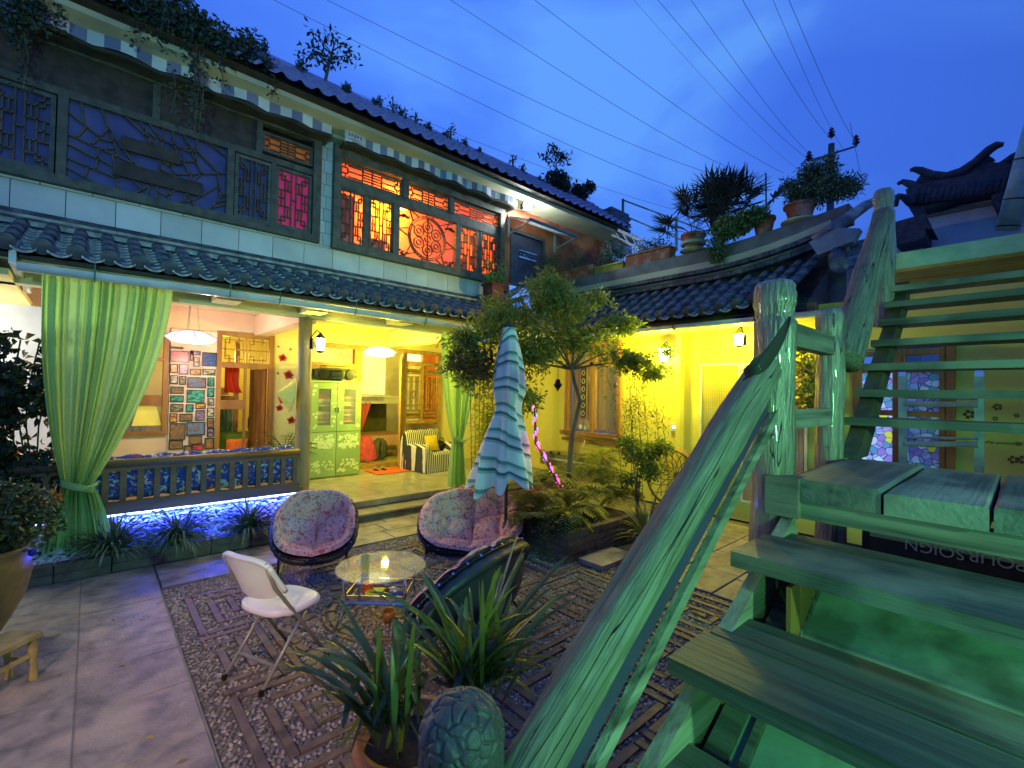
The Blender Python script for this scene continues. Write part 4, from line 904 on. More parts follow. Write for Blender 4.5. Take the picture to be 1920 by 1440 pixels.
# ---------------------------------------------------------------- cabinet, boombox
m_cab = mat('green_cabinet_paint', (.34, .52, .20), (.30, .47, .17), 3, .5, .05); m_flow = mat('pale_green_flower_print', (.66, .80, .42), (.6, .74, .36), 20, .6, 0)
X0, X1, YF = 3.15, 4.15, 9.22; ZT = P(1, YF, 625, 717).z
cb = thing('flowered_cabinet', 'green painted cabinet with white flower print and two glass doors full of folded clothes', 'cabinet', ((X0+X1)/2, YF+.2, .21))
q = MB(); q.box(X0, YF+.03, .214, X0+.03, YF+.45, ZT); q.box(X1-.03, YF+.03, .214, X1, YF+.45, ZT); q.box(X0+.03, YF+.42, .214, X1-.03, YF+.45, ZT); q.box(X0, YF+.03, ZT, X1, YF+.45, ZT+.03); q.box(X0+.03, YF+.03, .214, X1-.03, YF+.42, .26)
for z in (1.30, 1.62, 1.95): q.box(X0+.03, YF+.06, z, X1-.03, YF+.42, z+.02)
q.box(X0+.03, YF+.05, 1.12, X1-.03, YF+.42, 1.14); q.build('cabinet_body', m_cab, cb)
for a, b in ((X0, 3.645), (3.655, X1)):
    f = MB(); z0, z1 = 1.12, ZT-.01; t = .15; f.box(a, YF, z0, a+t*.9, YF+.03, z1); f.box(b-t*.8, YF, z0, b, YF+.03, z1); f.box(a+t*.9, YF, z0, b-t*.8, YF+.03, z0+.13); f.box(a+t*.9, YF, z1-.12, b-t*.8, YF+.03, z1)
    d_ = f.build('glass_door', m_cab, cb); MB().box(a+t*.9, YF+.012, z0+.13, b-t*.8, YF+.016, z1-.12).build('glass_pane', m_wp, d_)
    d2 = MB().box(a, YF, .24, b, YF+.03, 1.11).build('lower_door', m_cab, cb)
    q = MB()
    for k in range(130):
        x = random.uniform(a+.04, b-.04); z = random.choice((random.uniform(.30, .55), random.uniform(.78, 1.05), random.uniform(.8, 1.0))); r = .030
        q.prism([V(x+r*(1 if j % 2 else .55)*math.cos(j*math.pi/5), YF-.001-k*.00003, z+r*(1 if j % 2 else .55)*math.sin(j*math.pi/5)) for j in range(10)], (0, -.0015, 0))
    q.build('flower_print', m_flow, d2, kind='stuff')
    q = MB()
    for k in range(26):
        x = random.choice((random.uniform(a+.02, a+.11), random.uniform(b-.1, b-.02))); z = random.uniform(1.2, ZT-.06); r = .03
        q.prism([V(x+r*(1 if j % 2 else .55)*math.cos(j*math.pi/5), YF-.001-k*.00003, z+r*(1 if j % 2 else .55)*math.sin(j*math.pi/5)) for j in range(10)], (0, -.0015, 0))
    q.build('flower_print', m_flow, d_, kind='stuff')
    MB().box((b-.03 if a == X0 else a+.02), YF-.012, 1.5, (b-.02 if a == X0 else a+.03), YF, 1.60).build('door_handle', m_chrome, cb)
cols = [(.7, .7, .62), (.5, .05, .04), (.1, .12, .14), (.65, .5, .35), (.12, .2, .1), (.55, .3, .3), (.3, .32, .3)]
mc = [mat('folded_cloth_%s' % 'abcdefg'[i], c, None, 12, .85, .3) for i, c in enumerate(cols)]
i = 0
for z0 in (1.15, 1.33, 1.65, 1.98):
    for x0 in (3.24, 3.74):
        st = thing('clothes_stack', 'folded clothes on the %s shelf, %s door of the green cabinet' % ({1.15: 'bottom', 1.33: 'lower', 1.65: 'middle', 1.98: 'top'}[z0], 'left' if x0 < 3.5 else 'right'), 'clothes', (x0, YF+.2, z0), 'folded clothes in the cabinet'); z = z0+.0
        n = random.randint(3, 5) if z0 > 1.2 else 2
        for k in range(n):
            h = random.uniform(.03, .06); b = MB(); b.grid(lambda u, v: V(x0+.17+.17*math.cos(6.283*u)*(1.1 if v in (0, 1) else 1.2)*.9, YF+.22+.13*(1 if math.sin(6.283*u) > 0 else -1)*min(1, abs(math.sin(6.283*u))*2), z+h*v), 20, 2, True)
            b.face(*range(40, 60)); b.build('folded_garment', mc[i % 7], st); z += h+.003; i += 1
bx = thing('boombox', 'silver and black portable stereo standing on the green cabinet', 'stereo', (3.6, 9.4, ZT)); zb = ZT+.033
m_bb = mat('grey_plastic', (.10, .11, .06), (.06, .07, .04), 6, .4, .1)
q = MB(); cxb = 3.66
q.grid(lambda u, v: V(cxb+(v-.5)*.86, 9.40+.13*math.cos(6.283*u)*(.55+.45*math.sin(math.pi*min(max(v, .02), .98))**.4), zb+.135+.13*math.sin(6.283*u)*(.6+.4*math.sin(math.pi*min(max(v, .02), .98))**.4)), 20, 20, True); q.build('stereo_body', m_bb, bx, smooth=True)
for x in (cxb-.27, cxb+.27): MB().tube([V(x, 9.29, zb+.13), V(x, 9.255, zb+.13)], [.105, .095], 18).build('speaker', m_black, bx)
MB().box(cxb-.13, 9.25, zb+.03, cxb+.13, 9.30, zb+.22).build('tape_deck', m_chrome, bx)
q = MB(); [q.box(cxb-.11+.05*k, 9.243, zb+.05, cxb-.075+.05*k, 9.249, zb+.07) for k in range(5)]; q.box(cxb-.1, 9.243, zb+.10, cxb+.1, 9.249, zb+.17); q.build('deck_buttons', m_black, bx)
MB().tube([V(cxb-.3, 9.4, zb+.24), V(cxb-.28, 9.4, zb+.30), V(cxb+.28, 9.4, zb+.30), V(cxb+.3, 9.4, zb+.24)], .012, 6).build('carry_handle', m_bb, bx)
# ---------------------------------------------------------------- striped armchair, cushion, bag, mat, sandals
m_str = bpy.data.materials.new('striped_cover'); m_str.use_nodes = True; t = m_str.node_tree; p = t.nodes['Principled BSDF']; tcn = t.nodes.new('ShaderNodeTexCoord'); wv = t.nodes.new('ShaderNodeTexWave')
wv.wave_type = 'BANDS'; wv.bands_direction = 'X'; wv.inputs['Scale'].default_value = 6; wv.inputs['Distortion'].default_value = .6; wv.inputs['Detail Scale'].default_value = 1; r = t.nodes.new('ShaderNodeValToRGB'); r.color_ramp.interpolation = 'CONSTANT'; r.color_ramp.elements[0].color = (.03, .035, .06, 1); r.color_ramp.elements[1].color = (.66, .64, .52, 1); r.color_ramp.elements[1].position = .5
t.links.new(tcn.outputs['Object'], wv.inputs[0]); t.links.new(wv.outputs['Color'], r.inputs[0]); t.links.new(r.outputs[0], p.inputs['Base Color']); p.inputs['Roughness'].default_value = .85
sa, T_ = armchair('striped_armchair', 'armchair under a black and cream striped cover beside the right porch curtain', (5.72, 9.0, .214), math.radians(8), 1.02, m_str, H=.86)
c1 = thing('yellow_cushion', 'bright yellow square cushion on the striped armchair', 'cushion', (5.75, 8.95, .8)); cushion(c1, T_(.02, .0, .58), (1, .14, 0), (.0, .35, 1), (.1, -1, .3), .38, .36, .07, mat('yellow_cushion_cloth', (.9, .62, .03), None, 6, .8, .2))
c2 = thing('black_handbag', 'small black bag lying beside the yellow cushion', 'bag', (6, 8.9, .7)); MB().grid(lambda u, v: T_(.27, .0, .5)+V(.15*math.cos(6.283*u)*math.sin(math.pi*v), .10*math.sin(6.283*u)*math.sin(math.pi*v), .10*math.cos(math.pi*v)+.02*math.sin(u*19)), 16, 8, True).build('bag_body', m_black, c2, smooth=True)
MB().tube([T_(.16, -.02, .54), T_(.2, -.05, .66), T_(.3, -.05, .68), T_(.38, -.02, .55)], .01, 6).build('bag_strap', m_black, c2)
mt = thing('orange_doormat', 'orange red doormat on the porch floor before the doorway step', 'mat', (4.9, 9.3, .22))
q = MB().box(4.42, 8.95, .2165, 5.42, 9.62, .226); q.build('mat_pile', mat('orange_mat', (.72, .12, .02), (.5, .07, .01), 40, .9, .6), mt)
for (x, y, a, lb) in ((4.62, 9.45, .3, 'left sandal of the pair on the orange doormat'), (4.78, 9.42, .1, 'right sandal of the pair on the orange doormat')):
    s_ = thing('sandal', lb, 'sandal', (x, y, .23), 'sandals on the doormat'); q = MB(); q.prism([V(x+.045*math.cos(k*math.pi/6)*(1 if math.sin(k*math.pi/6) > 0 else .8), y+.125*math.sin(k*math.pi/6), .2265) for k in range(12)], (0, 0, .02)); q.build('sole', m_black, s_)
    MB().tube([V(x-.045, y+.03, .245), V(x, y+.05, .285), V(x+.045, y+.03, .245)], .012, 6).build('strap', m_cream, s_)
# wicker plant stand behind the armchair
ws = thing('wire_hoop_stand', 'curly wire hoop stand behind the striped armchair', 'stand', (5.55, 9.7, .3)); q = MB()
for r in (.3, .24, .12): q.tube([V(5.75+r*math.cos(a*.3927), 9.72, .62+r*1.2*math.sin(a*.3927)) for a in range(17)], .012, 6)
q.build('hoop', mat('bronze_wire', (.3, .2, .06), None, 5, .4, 0, metal=.6), ws)
# ---------------------------------------------------------------- potted palm and straw hat
m_palm = mat('palm_leaf', (.10, .20, .03), (.04, .09, .015), 5, .5, .1, island=.4)
pp = thing('porch_palm', 'small feather palm in a pot before the rose papered wall', 'plant', (2.85, 9.3, .21)); pc = V(P(1, 9.2, 536, 800).x, 9.2, .45)
MB().lathe([(.12, -.236), (.15, -.2), (.19, .28), (.2, .3), (.17, .3), (.15, .25)], pc, 20).build('pot', m_planter, pp, smooth=True)
q = MB()
for k in range(22):
    a = k*2.4; el = random.uniform(.5, 1.2); cur = pc+V(0, 0, .3); d = V(math.cos(a)*math.cos(el), math.sin(a)*math.cos(el), math.sin(el)); pts = [cur.copy()]
    for j in range(8): d = (d+V(0, 0, -.12)).normalized(); cur = cur+d*.065; pts.append(cur.copy())
    q.tube(pts, .006, 4)
    for j in range(2, 9):
        for sgn in (-1, 1):
            sd = d.cross(V(0, 0, 1)).normalized()*sgn; q.blade(pts[j], (sd+d*.7), .16, .022, .5, 3)
q.build('fronds', m_palm, pp)
ht = thing('straw_hat', 'conical straw hat hanging on the porch column below the lantern', 'hat', (2.3, 6.95, 1.9)); hc = P(1, 7.02, 545, 741); q = MB()
ax = V(-.93, .12, .12).normalized(); uu = ax.orthogonal().normalized(); vv_ = ax.cross(uu); hc2 = V(2.13, 7.03, hc.z)
for i in range(7):
    for k in range(24):
        a = 2*math.pi*k/24; r = .23*i/6+.002; q.v.append(tuple(hc2+ax*(.20*(1-i/6))+(uu*math.cos(a)+vv_*math.sin(a))*r))
for i in range(6):
    for k in range(24): q.face(i*24+k, i*24+(k+1) % 24, (i+1)*24+(k+1) % 24, (i+1)*24+k)
q.build('hat_cone', mat('straw', (.80, .74, .16), (.68, .60, .12), 30, .8, .4), ht, smooth=True); MB().tube([hc2+(uu*math.cos(a*.262)+vv_*math.sin(a*.262))*.232 for a in range(25)], .006, 5).build('hat_rim', m_cream, ht)
# ---------------------------------------------------------------- slatted bench between the columns
m_bw = mat('bench_wood', (.24, .15, .07), (.12, .07, .03), 7, .5, .4, 24, (.2, 1, 1))
bn = thing('slatted_bench', 'long dark timber bench with slatted back facing the courtyard, left of the column', 'bench', (1.1, 7.0, .2))
BX0, BX1, BY = -.55, 2.22, 6.93
MB().tube([V(BX0, BY, 1.06), V(BX1, BY, 1.06)], .05, 10).build('top_rail', m_bw, bn, smooth=True)
MB().box(BX0, BY-.03, .50, BX1, BY+.03, .63).build('bottom_rail', m_bw, bn); MB().box(BX0, BY-.02, .98, BX1, BY+.02, 1.02).build('back_rail', m_bw, bn)
MB().box(BX0, BY+.03, .56, BX1, BY+.55, .62).build('seat', m_bw, bn)
x = BX0+.08
while x < BX1-.05: MB().box(x-.03, BY-.018, .63, x+.03, BY+.018, .98).build('back_slat', m_bw, bn); x += .155
for x in (BX0, 1.0, BX1): MB().box(x-.05, BY-.02, .21, x+.05, BY+.5, .56).build('leg', m_bw, bn)
MB().tube([V(2.16, BY, 1.05), V(2.18, BY+.3, .93), V(2.2, BY+.5, .9)], .04, 8).build('arm_rest', m_bw, bn)
m_flor = bpy.data.materials.new('blue_floral_cloth'); m_flor.use_nodes = True
def floral(m, base, spots, sc=14):
    t = m.node_tree; p = t.nodes['Principled BSDF']; tcn = t.nodes.new('ShaderNodeTexCoord'); col = None
    prev = None
    for i, (c, s, th_) in enumerate(spots):
        vo = t.nodes.new('ShaderNodeTexNoise'); vo.inputs['Scale'].default_value = sc*s; vo.inputs['Detail'].default_value = 3; vo.inputs['Distortion'].default_value = 1.5
        mp = t.nodes.new('ShaderNodeMapping'); mp.inputs['Location'].default_value = (i*3.3, i*1.7, i); t.links.new(tcn.outputs['Object'], mp.inputs[0]); t.links.new(mp.outputs[0], vo.inputs['Vector'])
        r = t.nodes.new('ShaderNodeValToRGB'); r.color_ramp.elements[0].position = th_; r.color_ramp.elements[1].position = th_+.03; t.links.new(vo.outputs['Fac'], r.inputs[0])
        mi = t.nodes.new('ShaderNodeMix'); mi.data_type = 'RGBA'; t.links.new(r.outputs[0], mi.inputs[0]); mi.inputs[7].default_value = (*c, 1)
        if prev is None: mi.inputs[6].default_value = (*base, 1)
        else: t.links.new(prev, mi.inputs[6])
        prev = mi.outputs[2]
    t.links.new(prev, p.inputs['Base Color']); p.inputs['Roughness'].default_value = .85
floral(m_flor, (.03, .06, .35), [((.7, .68, .6), 1, .55), ((.6, .06, .03), 1.3, .60), ((.05, .2, .4), 1.7, .6)])
cu = thing('bench_cushion', 'long blue floral cushion roll behind the bench slats', 'cushion', (1.1, 7.05, .8))
MB().grid(lambda u, v: V(BX0+.02+(BX1-.08-BX0)*v, BY+.085+.055*math.cos(6.283*u), .895+.25*math.sin(6.283*u)+.012*math.sin(v*60)), 16, 60, True).build('cushion_body', m_flor, cu, smooth=True)
# small row of cups/chess pieces on the bench table
cs = thing('wooden_table', 'low pale table with row of small bottles behind the bench rail', 'table', (.9, 8.1, .2)); MB().box(.25, 7.8, .80, 1.5, 8.5, .84).build('table_top', m_cream, cs)
for x in (.3, 1.45):
    for y in (7.85, 8.45): MB().box(x-.03, y-.03, .21, x+.03, y+.03, .80).build('leg', m_tim, cs)
for k in range(14):
    x = .33+.075*k; b = MB().lathe([(.014, 0), (.020, .02), (.012, .06), (.016, .085), (.004, .10)], (x, 7.9, .84), 8).build('small_bottle', m_brown)
    b['label'] = 'small brown bottle, %s from the left in the row behind the bench' % ['first', 'second', 'third', 'fourth', 'fifth', 'sixth', 'seventh', 'eighth', 'ninth', 'tenth', 'eleventh', 'twelfth', 'thirteenth', 'last'][k]; b['category'] = 'bottle'; b['group'] = 'row of small bottles on the table'
# ---------------------------------------------------------------- planter with white pebbles under the bench, blue strip
pt = thing('bench_planter', 'low stone planter trough below the bench filled with white pebbles under blue light', 'planter', (.8, 6.6, 0))
x = -.62
while x < 2.45:
    ln = random.uniform(.35, .55); x2 = min(x+ln, 2.47)
    for z0, z1 in ((0, .085), (.09, .175)): MB().box(x+random.uniform(0, .004), 6.40+random.uniform(-.008, .008), z0, x2-.008, 6.52, z1).build('planter_stone', m_planter, pt)
    x = x2
MB().box(-.6, 6.53, -.02, 2.45, 6.98, .13).build('soil', m_soil, pt); MB().box(2.36, 6.52, 0, 2.47, 6.98, .175).build('end_stone', m_planter, pt); MB().box(-.6, 6.93, .1, 2.4, 6.97, .49).build('back_board', mat('white_board', (.6, .62, .65), None, 5, .8, .2), pt)
n = 2600; px_ = np.stack([-.55+2.9*rng.random(n), 6.52+.42*rng.random(n), .135+.02*rng.random(n)], 1)
sl = (px_[:, 1]-6.52)/.42; px_[:, 2] += .34*sl**1.3
a_ = .022*(.6+.8*rng.random(n)); th = rng.random(n)*3.14
bx_ = base[None, :, 0]*a_[:, None]*1.5; by_ = base[None, :, 1]*a_[:, None]*.9; bz_ = base[None, :, 2]*a_[:, None]*.8
vv = np.stack([bx_*np.cos(th)[:, None]-by_*np.sin(th)[:, None]+px_[:, 0, None], bx_*np.sin(th)[:, None]+by_*np.cos(th)[:, None]+px_[:, 1, None], bz_+px_[:, 2, None]], -1).reshape(-1, 3)
mesh_np('white_pebbles', vv, (fa[None]+(np.arange(n)*10)[:, None, None]).reshape(-1, 3), mat('white_pebble', (.60, .60, .60), (.30, .30, .32), 9, .5, .1, island=.3), pt, smooth=True, kind='stuff')
ls = thing('blue_led_strip', 'blue glowing light strip under the bench', 'light strip', (.9, 6.95, .48))
q = MB(); q.box(-.5, 6.905, .475, 2.2, 6.92, .49); q.build('strip', emis('led_blue_glow', (.25, .40, 1), 10), ls)
for x in (.55, 1.15, 1.8): lamp('blue_strip_light', 'AREA', (x, 6.86, .47), (.02, .045, 1), 15, target=(x, 6.45, 0), sx=.6, sy=.03)
# spider plants
m_spi = mat('spider_leaf', (.16, .22, .12), (.07, .11, .05), 5, .45, .1, island=.4)
def tuft(nm, label, c, n, ln, w, m, group=None, up=.9, cat='plant', droop=1.7, part='blades', spread=1.0, seg=5):
    t = thing(nm, label, cat, c, group); q = MB(); c = Vector(c)
    for k in range(n):
        a = random.random()*6.283; el = random.uniform(.35, 1.4)*up; d = V(math.cos(a)*math.cos(el)*spread, math.sin(a)*math.cos(el)*spread, math.sin(el))
        q.blade(c+V(random.uniform(-.04, .04), random.uniform(-.04, .04), 0), d, ln*random.uniform(.6, 1.15), w*random.uniform(.7, 1.2), droop*random.uniform(.5, 1.2), seg)
    q.build(part, m, t); return t
for i, (px, py) in enumerate(((212, 1010), (335, 985), (470, 960))):
    c = P(1, 6.52, px, py); tuft('spider_plant', 'arching spider plant spilling over the planter under the bench, %s' % ('nearest the left curtain' if i == 0 else 'middle one' if i == 1 else 'beside the papasan chair'), (c.x, 6.56, .20), 230, .46, .020, m_spi, 'spider plants in the bench planter')
# ---------------------------------------------------------------- curtains
m_cur = mat('mint_curtain', (.40, .66, .26), (.30, .54, .20), 2.5, .65, .15, 40)
def curtain(nm, label, x0, x1, y, ztop, ztie, zbot, xt, wt, wb, folds, tieback=True, m=m_cur, yslack=.05):
    t = thing(nm, label, 'curtain', ((x0+x1)/2, y, zbot)); rnd = [random.uniform(-1, 1) for _ in range(90)]
    def fn(u, v):
        z = ztop+(zbot-ztop)*v; vt = (ztop-ztie)/(ztop-zbot)
        if v < vt:
            s = v/vt; s2 = s**1.25; k = 3*s2*s2-2*s2**3
            xl = x0+(xt-wt/2-x0)*(s**2.4); xr = x1+(xt+wt/2-x1)*(.15*s+.85*s**1.9); amp = yslack*(1-.25*s)
        else:
            s = (v-vt)/(1-vt); f = s**.75; xl = xt-wt/2-(wb*.42)*f; xr = xt+wt/2+(wb*.58)*f; amp = yslack*(.7+.9*f)
        ph = u*folds*2*math.pi+1.9*math.sin(u*9+1)+1.1*math.sin(u*23+2)+.35*math.sin(v*5+u*7)
        amp = amp*(.75+.45*math.sin(u*17+.6)); y_ = y+amp*math.sin(ph)+amp*.35*math.sin(ph*2.3+1.3+v*2); xx = xl+(xr-xl)*(u+.012*math.sin(ph*.5))
        if v < .03: y_ = y+(y_-y)*.6
        if v >= vt: z += .03*math.sin(ph*.5)*((v-vt)/(1-vt))
        return V(xx, y_, z)
    o = MB().grid(fn, folds*10, 70); o = o.build('cloth', m, t, smooth=True)
    if tieback:
        q = MB(); q.grid(lambda u, v: V(xt+(wt*.56)*math.cos(6.283*u), y+(.085)*math.sin(6.283*u), ztie+.03-.07*v-.05*math.cos(6.283*u)), 30, 3, True); q.build('tie_band', m, t, smooth=True)
        q = MB(); q.tube([V(xt-.05, y-.10, ztie-.01), V(xt+.05, y-.12, ztie-.03), V(xt+.16, y-.11, ztie+.02)], [.02, .026, .012], 8); q.build('tie_knot', m, t, smooth=True)
    return t
translucent(m_cur, .32, (.58, .86, .26))
a = P(1, 6.72, 80, 540); b = P(1, 6.72, 318, 560); tie = P(1, 6.62, 145, 912); bt = P(1, 6.62, 130, 1042)
curtain('green_curtain', 'large mint green curtain tied back over the left end of the bench', a.x-.02, b.x+.02, 6.68, 3.10, tie.z, max(.12, bt.z), tie.x, .24, .34, 17)
a = P(1, 7.0, 830, 625); b = P(1, 7.0, 902, 632); tie = P(1, 7.0, 858, 825)
curtain('green_curtain', 'narrow green curtain hanging at the right end of the porch beside the umbrella', a.x, b.x, 7.02, 3.02, tie.z, .22, tie.x+.02, .22, .16, 8, yslack=.04)
# ---------------------------------------------------------------- folding chair
m_pl = mat('white_plastic', (.70, .70, .72), (.62, .62, .64), 4, .38, .05, spec=.5); m_tub = mat('grey_tube', (.30, .30, .26), (.22, .22, .19), 8, .35, .1, metal=.3)
fc = thing('folding_chair', 'white plastic folding chair with grey tube legs on the pebble mosaic', 'chair', (.9, 3.15, 0))
rL, rR, fL, fR = V(.627, 3.237, 0), V(.761, 2.899, 0), V(1.053, 3.468, 0), V(1.201, 3.085, 0)
k = 1.0
rL, rR, fL, fR = [on for on in (P(2, 0, 415, 1275), P(2, 0, 490, 1310), P(2, 0, 537, 1203), P(2, 0, 614, 1230))]
wv_ = ((rR-rL)+(fR-fL)).normalized(); fw = ((fL-rL)+(fR-rR)); fw = (fw-wv_*fw.dot(wv_)).normalized()
cen = (rL+rR+fL+fR)/4; hw = .215
def CH(w_, f_, z): return cen+wv_*w_+fw*f_+V(0, 0, z)
for sgn in (-1, 1):
    q = MB(); q.tube([CH(sgn*hw, .26, .01), CH(sgn*hw, -.02, .42), CH(sgn*hw*.98, -.19, .66), CH(sgn*hw*.95, -.26, .84)], .0125, 10); q.build('front_leg', m_tub, fc, smooth=True)
    q = MB(); q.tube([CH(sgn*(hw-.03), -.25, .01), CH(sgn*(hw-.03), .10, .44)], .0125, 10); q.build('rear_leg', m_tub, fc, smooth=True)
    for f_, s_ in ((.26, hw), (-.25, hw-.03)): MB().tube([CH(sgn*s_, f_, 0), CH(sgn*s_, f_*.985, .035)], .017, 10).build('rubber_foot', m_black, fc)
MB().tube([CH(-hw, .17, .15), CH(hw, .17, .15)], .009, 8).build('cross_bar', m_tub, fc); MB().tube([CH(-hw+.03, -.15, .13), CH(hw-.03, -.15, .13)], .011, 8).build('cross_bar', m_tub, fc)
def seatfn(u, v):
    a = u*2*math.pi; n_ = 3.2; ca, sa_ = math.cos(a), math.sin(a); r = 1/((abs(ca)**n_+abs(sa_)**n_)**(1/n_))
    return r*ca, r*sa_
q = MB(); n = 40
for (sc, z) in ((0, .425), (.80, .425), (.97, .43), (1.0, .442), (1.0, .465), (.97, .478), (.86, .474), (.55, .462), (0.02, .457)):
    for k in range(n):
        x, y = seatfn(k/n, 0); q.v.append(tuple(CH(x*sc*.225*(1-.10*(1-y)/2*0), y*sc*.215+.03, z-.012*(y > .6)*(sc > .9)+.012*(y < -.6))))
for i in range(8):
    for k in range(n): q.face(i*n+k, i*n+(k+1) % n, (i+1)*n+(k+1) % n, (i+1)*n+k)
q.face(*range(8*n, 9*n)); q.build('seat', m_pl, fc, smooth=True)
q = MB()
def backfn(u, v, off):
    x = (u-.5)*2; h = .56+.30*v; e = abs(x)**3; ht = h-(.05*abs(x)**3.5)*(v > .5)*(v-.5)*2+(.06*abs(x)**3)*(v < .5)*(.5-v)*2
    lean = -.135-(h-.56)*.40; curve = .06*(1-x*x)
    return CH(x*.232*(1-.04*v), lean-curve+off, ht)
q.grid(lambda u, v: backfn(u, v, 0), 24, 12); q.grid(lambda u, v: backfn(1-u, v, .022), 24, 12)
for (fu, fv) in ((lambda t: (t, 1), 0), (lambda t: (1-t, 0), 0), (lambda t: (0, t), 0), (lambda t: (1, 1-t), 0)):
    q.grid(lambda u, v: backfn(*fu(u), .022*v), 24, 1)
pts = [backfn(u/24, 1, .011) for u in range(25)]; q.tube(pts, .019, 8)
q.tube([backfn(0, v/8, .011) for v in range(9)], .016, 8); q.tube([backfn(1, v/8, .011) for v in range(9)], .016, 8)
q.build('backrest', m_pl, fc, smooth=True)
# ---------------------------------------------------------------- papasan chairs
m_pap = bpy.data.materials.new('rose_floral_cushion'); m_pap.use_nodes = True
floral(m_pap, (.92, .46, .34), [((.60, .13, .11), 1, .54), ((.88, .56, .50), 2.1, .54), ((.16, .05, .06), 2.2, .62), ((.46, .34, .34), 3.6, .6)], 15)
m_quilt = mat('black_quilt', (.035, .035, .045), (.02, .02, .028), 6, .45, .4, 18, spec=.5)
def papasan(label, c, W, H, yaw, tilt, depth=.26, legs=None, group='round cushioned chairs', foot=.42):
    """c: rim centre; yaw: azimuth the sitter faces; tilt: lean of the rim back from horizontal"""
    t = thing('papasan_chair', label, 'chair', (c[0], c[1], 0), group); c = Vector(c)
    fwd = V(math.cos(yaw), math.sin(yaw), 0); u_ = V(0, 0, 1).cross(fwd)*-1
    v_ = (-fwd*math.cos(tilt)+V(0, 0, math.sin(tilt))).normalized(); nn = (fwd*math.sin(tilt)+V(0, 0, math.cos(tilt))).normalized()
    def sq(a):
        n_ = 2.5; ca, sa_ = math.cos(a), math.sin(a); return 1/((abs(ca)**n_+abs(sa_)**n_)**(1/n_))
    def bowl(r, a, off=0): s = sq(a); return c+u_*(r*s*W/2*math.cos(a))+v_*(r*s*H/2*math.sin(a))-nn*(depth*(1-r**2.2))+nn*off
    def cush(u, v):
        a = 6.2832*u; r = v; x, y = r*math.cos(a)*W/2, r*math.sin(a)*H/2
        off = .05+.13*(abs(math.sin(x*9.2))*abs(math.sin(y*9.2+1.5)))**.42*(1 if r < .8 else .3)
        if r > .78:
            k = (r-.78)/.22; off += .085*math.sin(math.pi*min(1, k*.95))*(1+.10*abs(math.sin(a*14))); return bowl(.78+.30*k, a, off-.05*k)
        return bowl(r, a, off)
    MB().grid(cush, 88, 26, True).build('tufted_cushion', m_pap, t, smooth=True)
    def shell(u, v):
        a = 6.2832*u
        if v < .72: r = v/.72*1.03; return bowl(r, a, -.03)
        k = (v-.72)/.28; ang = k*math.pi; R_ = .045*(1+.12*abs(math.sin(a*15))); s = sq(a); cc = 1.045+R_/(W/2)*math.sin(ang)*1.1
        return bowl(1.0, a, -.06+R_*(1-math.cos(ang)))+(u_*(s*W/2*math.cos(a))+v_*(s*H/2*math.sin(a)))*(cc-1)
    MB().grid(shell, 90, 30, True).build('quilted_shell', m_quilt, t, smooth=True)
    q = MB()
    q.tube([bowl(1.085, 6.2832*k/64, .012) for k in range(65)], .007, 6); q.build('piping', m_black, t)
    rim = MB(); rim.tube([bowl(1.10, 6.2832*k/48, -.02) for k in range(49)], .013, 8); rim.build('rim_tube', m_black, t, smooth=True)
    gm = MB()
    for k in range(30):
        a = 6.2832*k/30; p = bowl(1.125, a, -.03); d = (u_*math.cos(a)+v_*math.sin(a)).normalized(); gm.tube([p-d*.004, p+d*.006], .009, 8)
    gm.build('eyelets', m_chrome, t, kind='stuff')
    for sgn in (-1, 1):
        q = MB(); p0 = bowl(1.10, math.pi/2+sgn*.95, -.02); p1 = c+u_*(-sgn*W*foot)*1+fwd*(H*.42); p1.z = .012
        q.tube([p0, p1], .013, 8); 
        q.build('leg', m_black, t, smooth=True)
        q = MB(); p0 = bowl(1.10, -math.pi/2-sgn*.95, -.02); p1 = c+u_*(-sgn*W*foot)-fwd*(H*.42); p1.z = .012; q.tube([p0, p1], .013, 8); q.build('leg', m_black, t, smooth=True)
    for s2 in (-1, 1): MB().tube([V((c+u_*s2*W*foot).x, (c+u_*s2*W*foot).y, .013)+fwd*s*H*.42 for s in (-1, 1)], .012, 8).build('floor_rail', m_black, t)
    return t
pc1 = P(1, 5.35, 592, 985); papasan('single papasan chair with rose cushion and black quilted rim beside the bench planter', (pc1.x, pc1.y, pc1.z), .78, .82, math.atan2(-.80, -.35), math.radians(38))
pc2 = P(1, 4.75, 885, 978); papasan('wide double papasan chair with rose tufted cushion under the closed umbrella', (pc2.x, pc2.y, pc2.z), 1.22, .90, math.atan2(-.75, -.68), math.radians(36))
_a, _b = P(2, .55, 800, 1128), P(2, .55, 960, 1040); pc3 = (_a+_b)/2; _u = (_b-_a).normalized(); pc3.z = .47; _f = V(-_u.y, _u.x, 0)
if _f.dot(V(2.1, 4.1, 0)-pc3) < 0: _f = -_f
print('pc3', pc3, (_b-_a).length); papasan('dark double papasan chair seen from behind with black shell and eyelets', (pc3.x, pc3.y, pc3.z), 1.14, .68, math.atan2(_f.y, _f.x), math.radians(52), depth=.26)
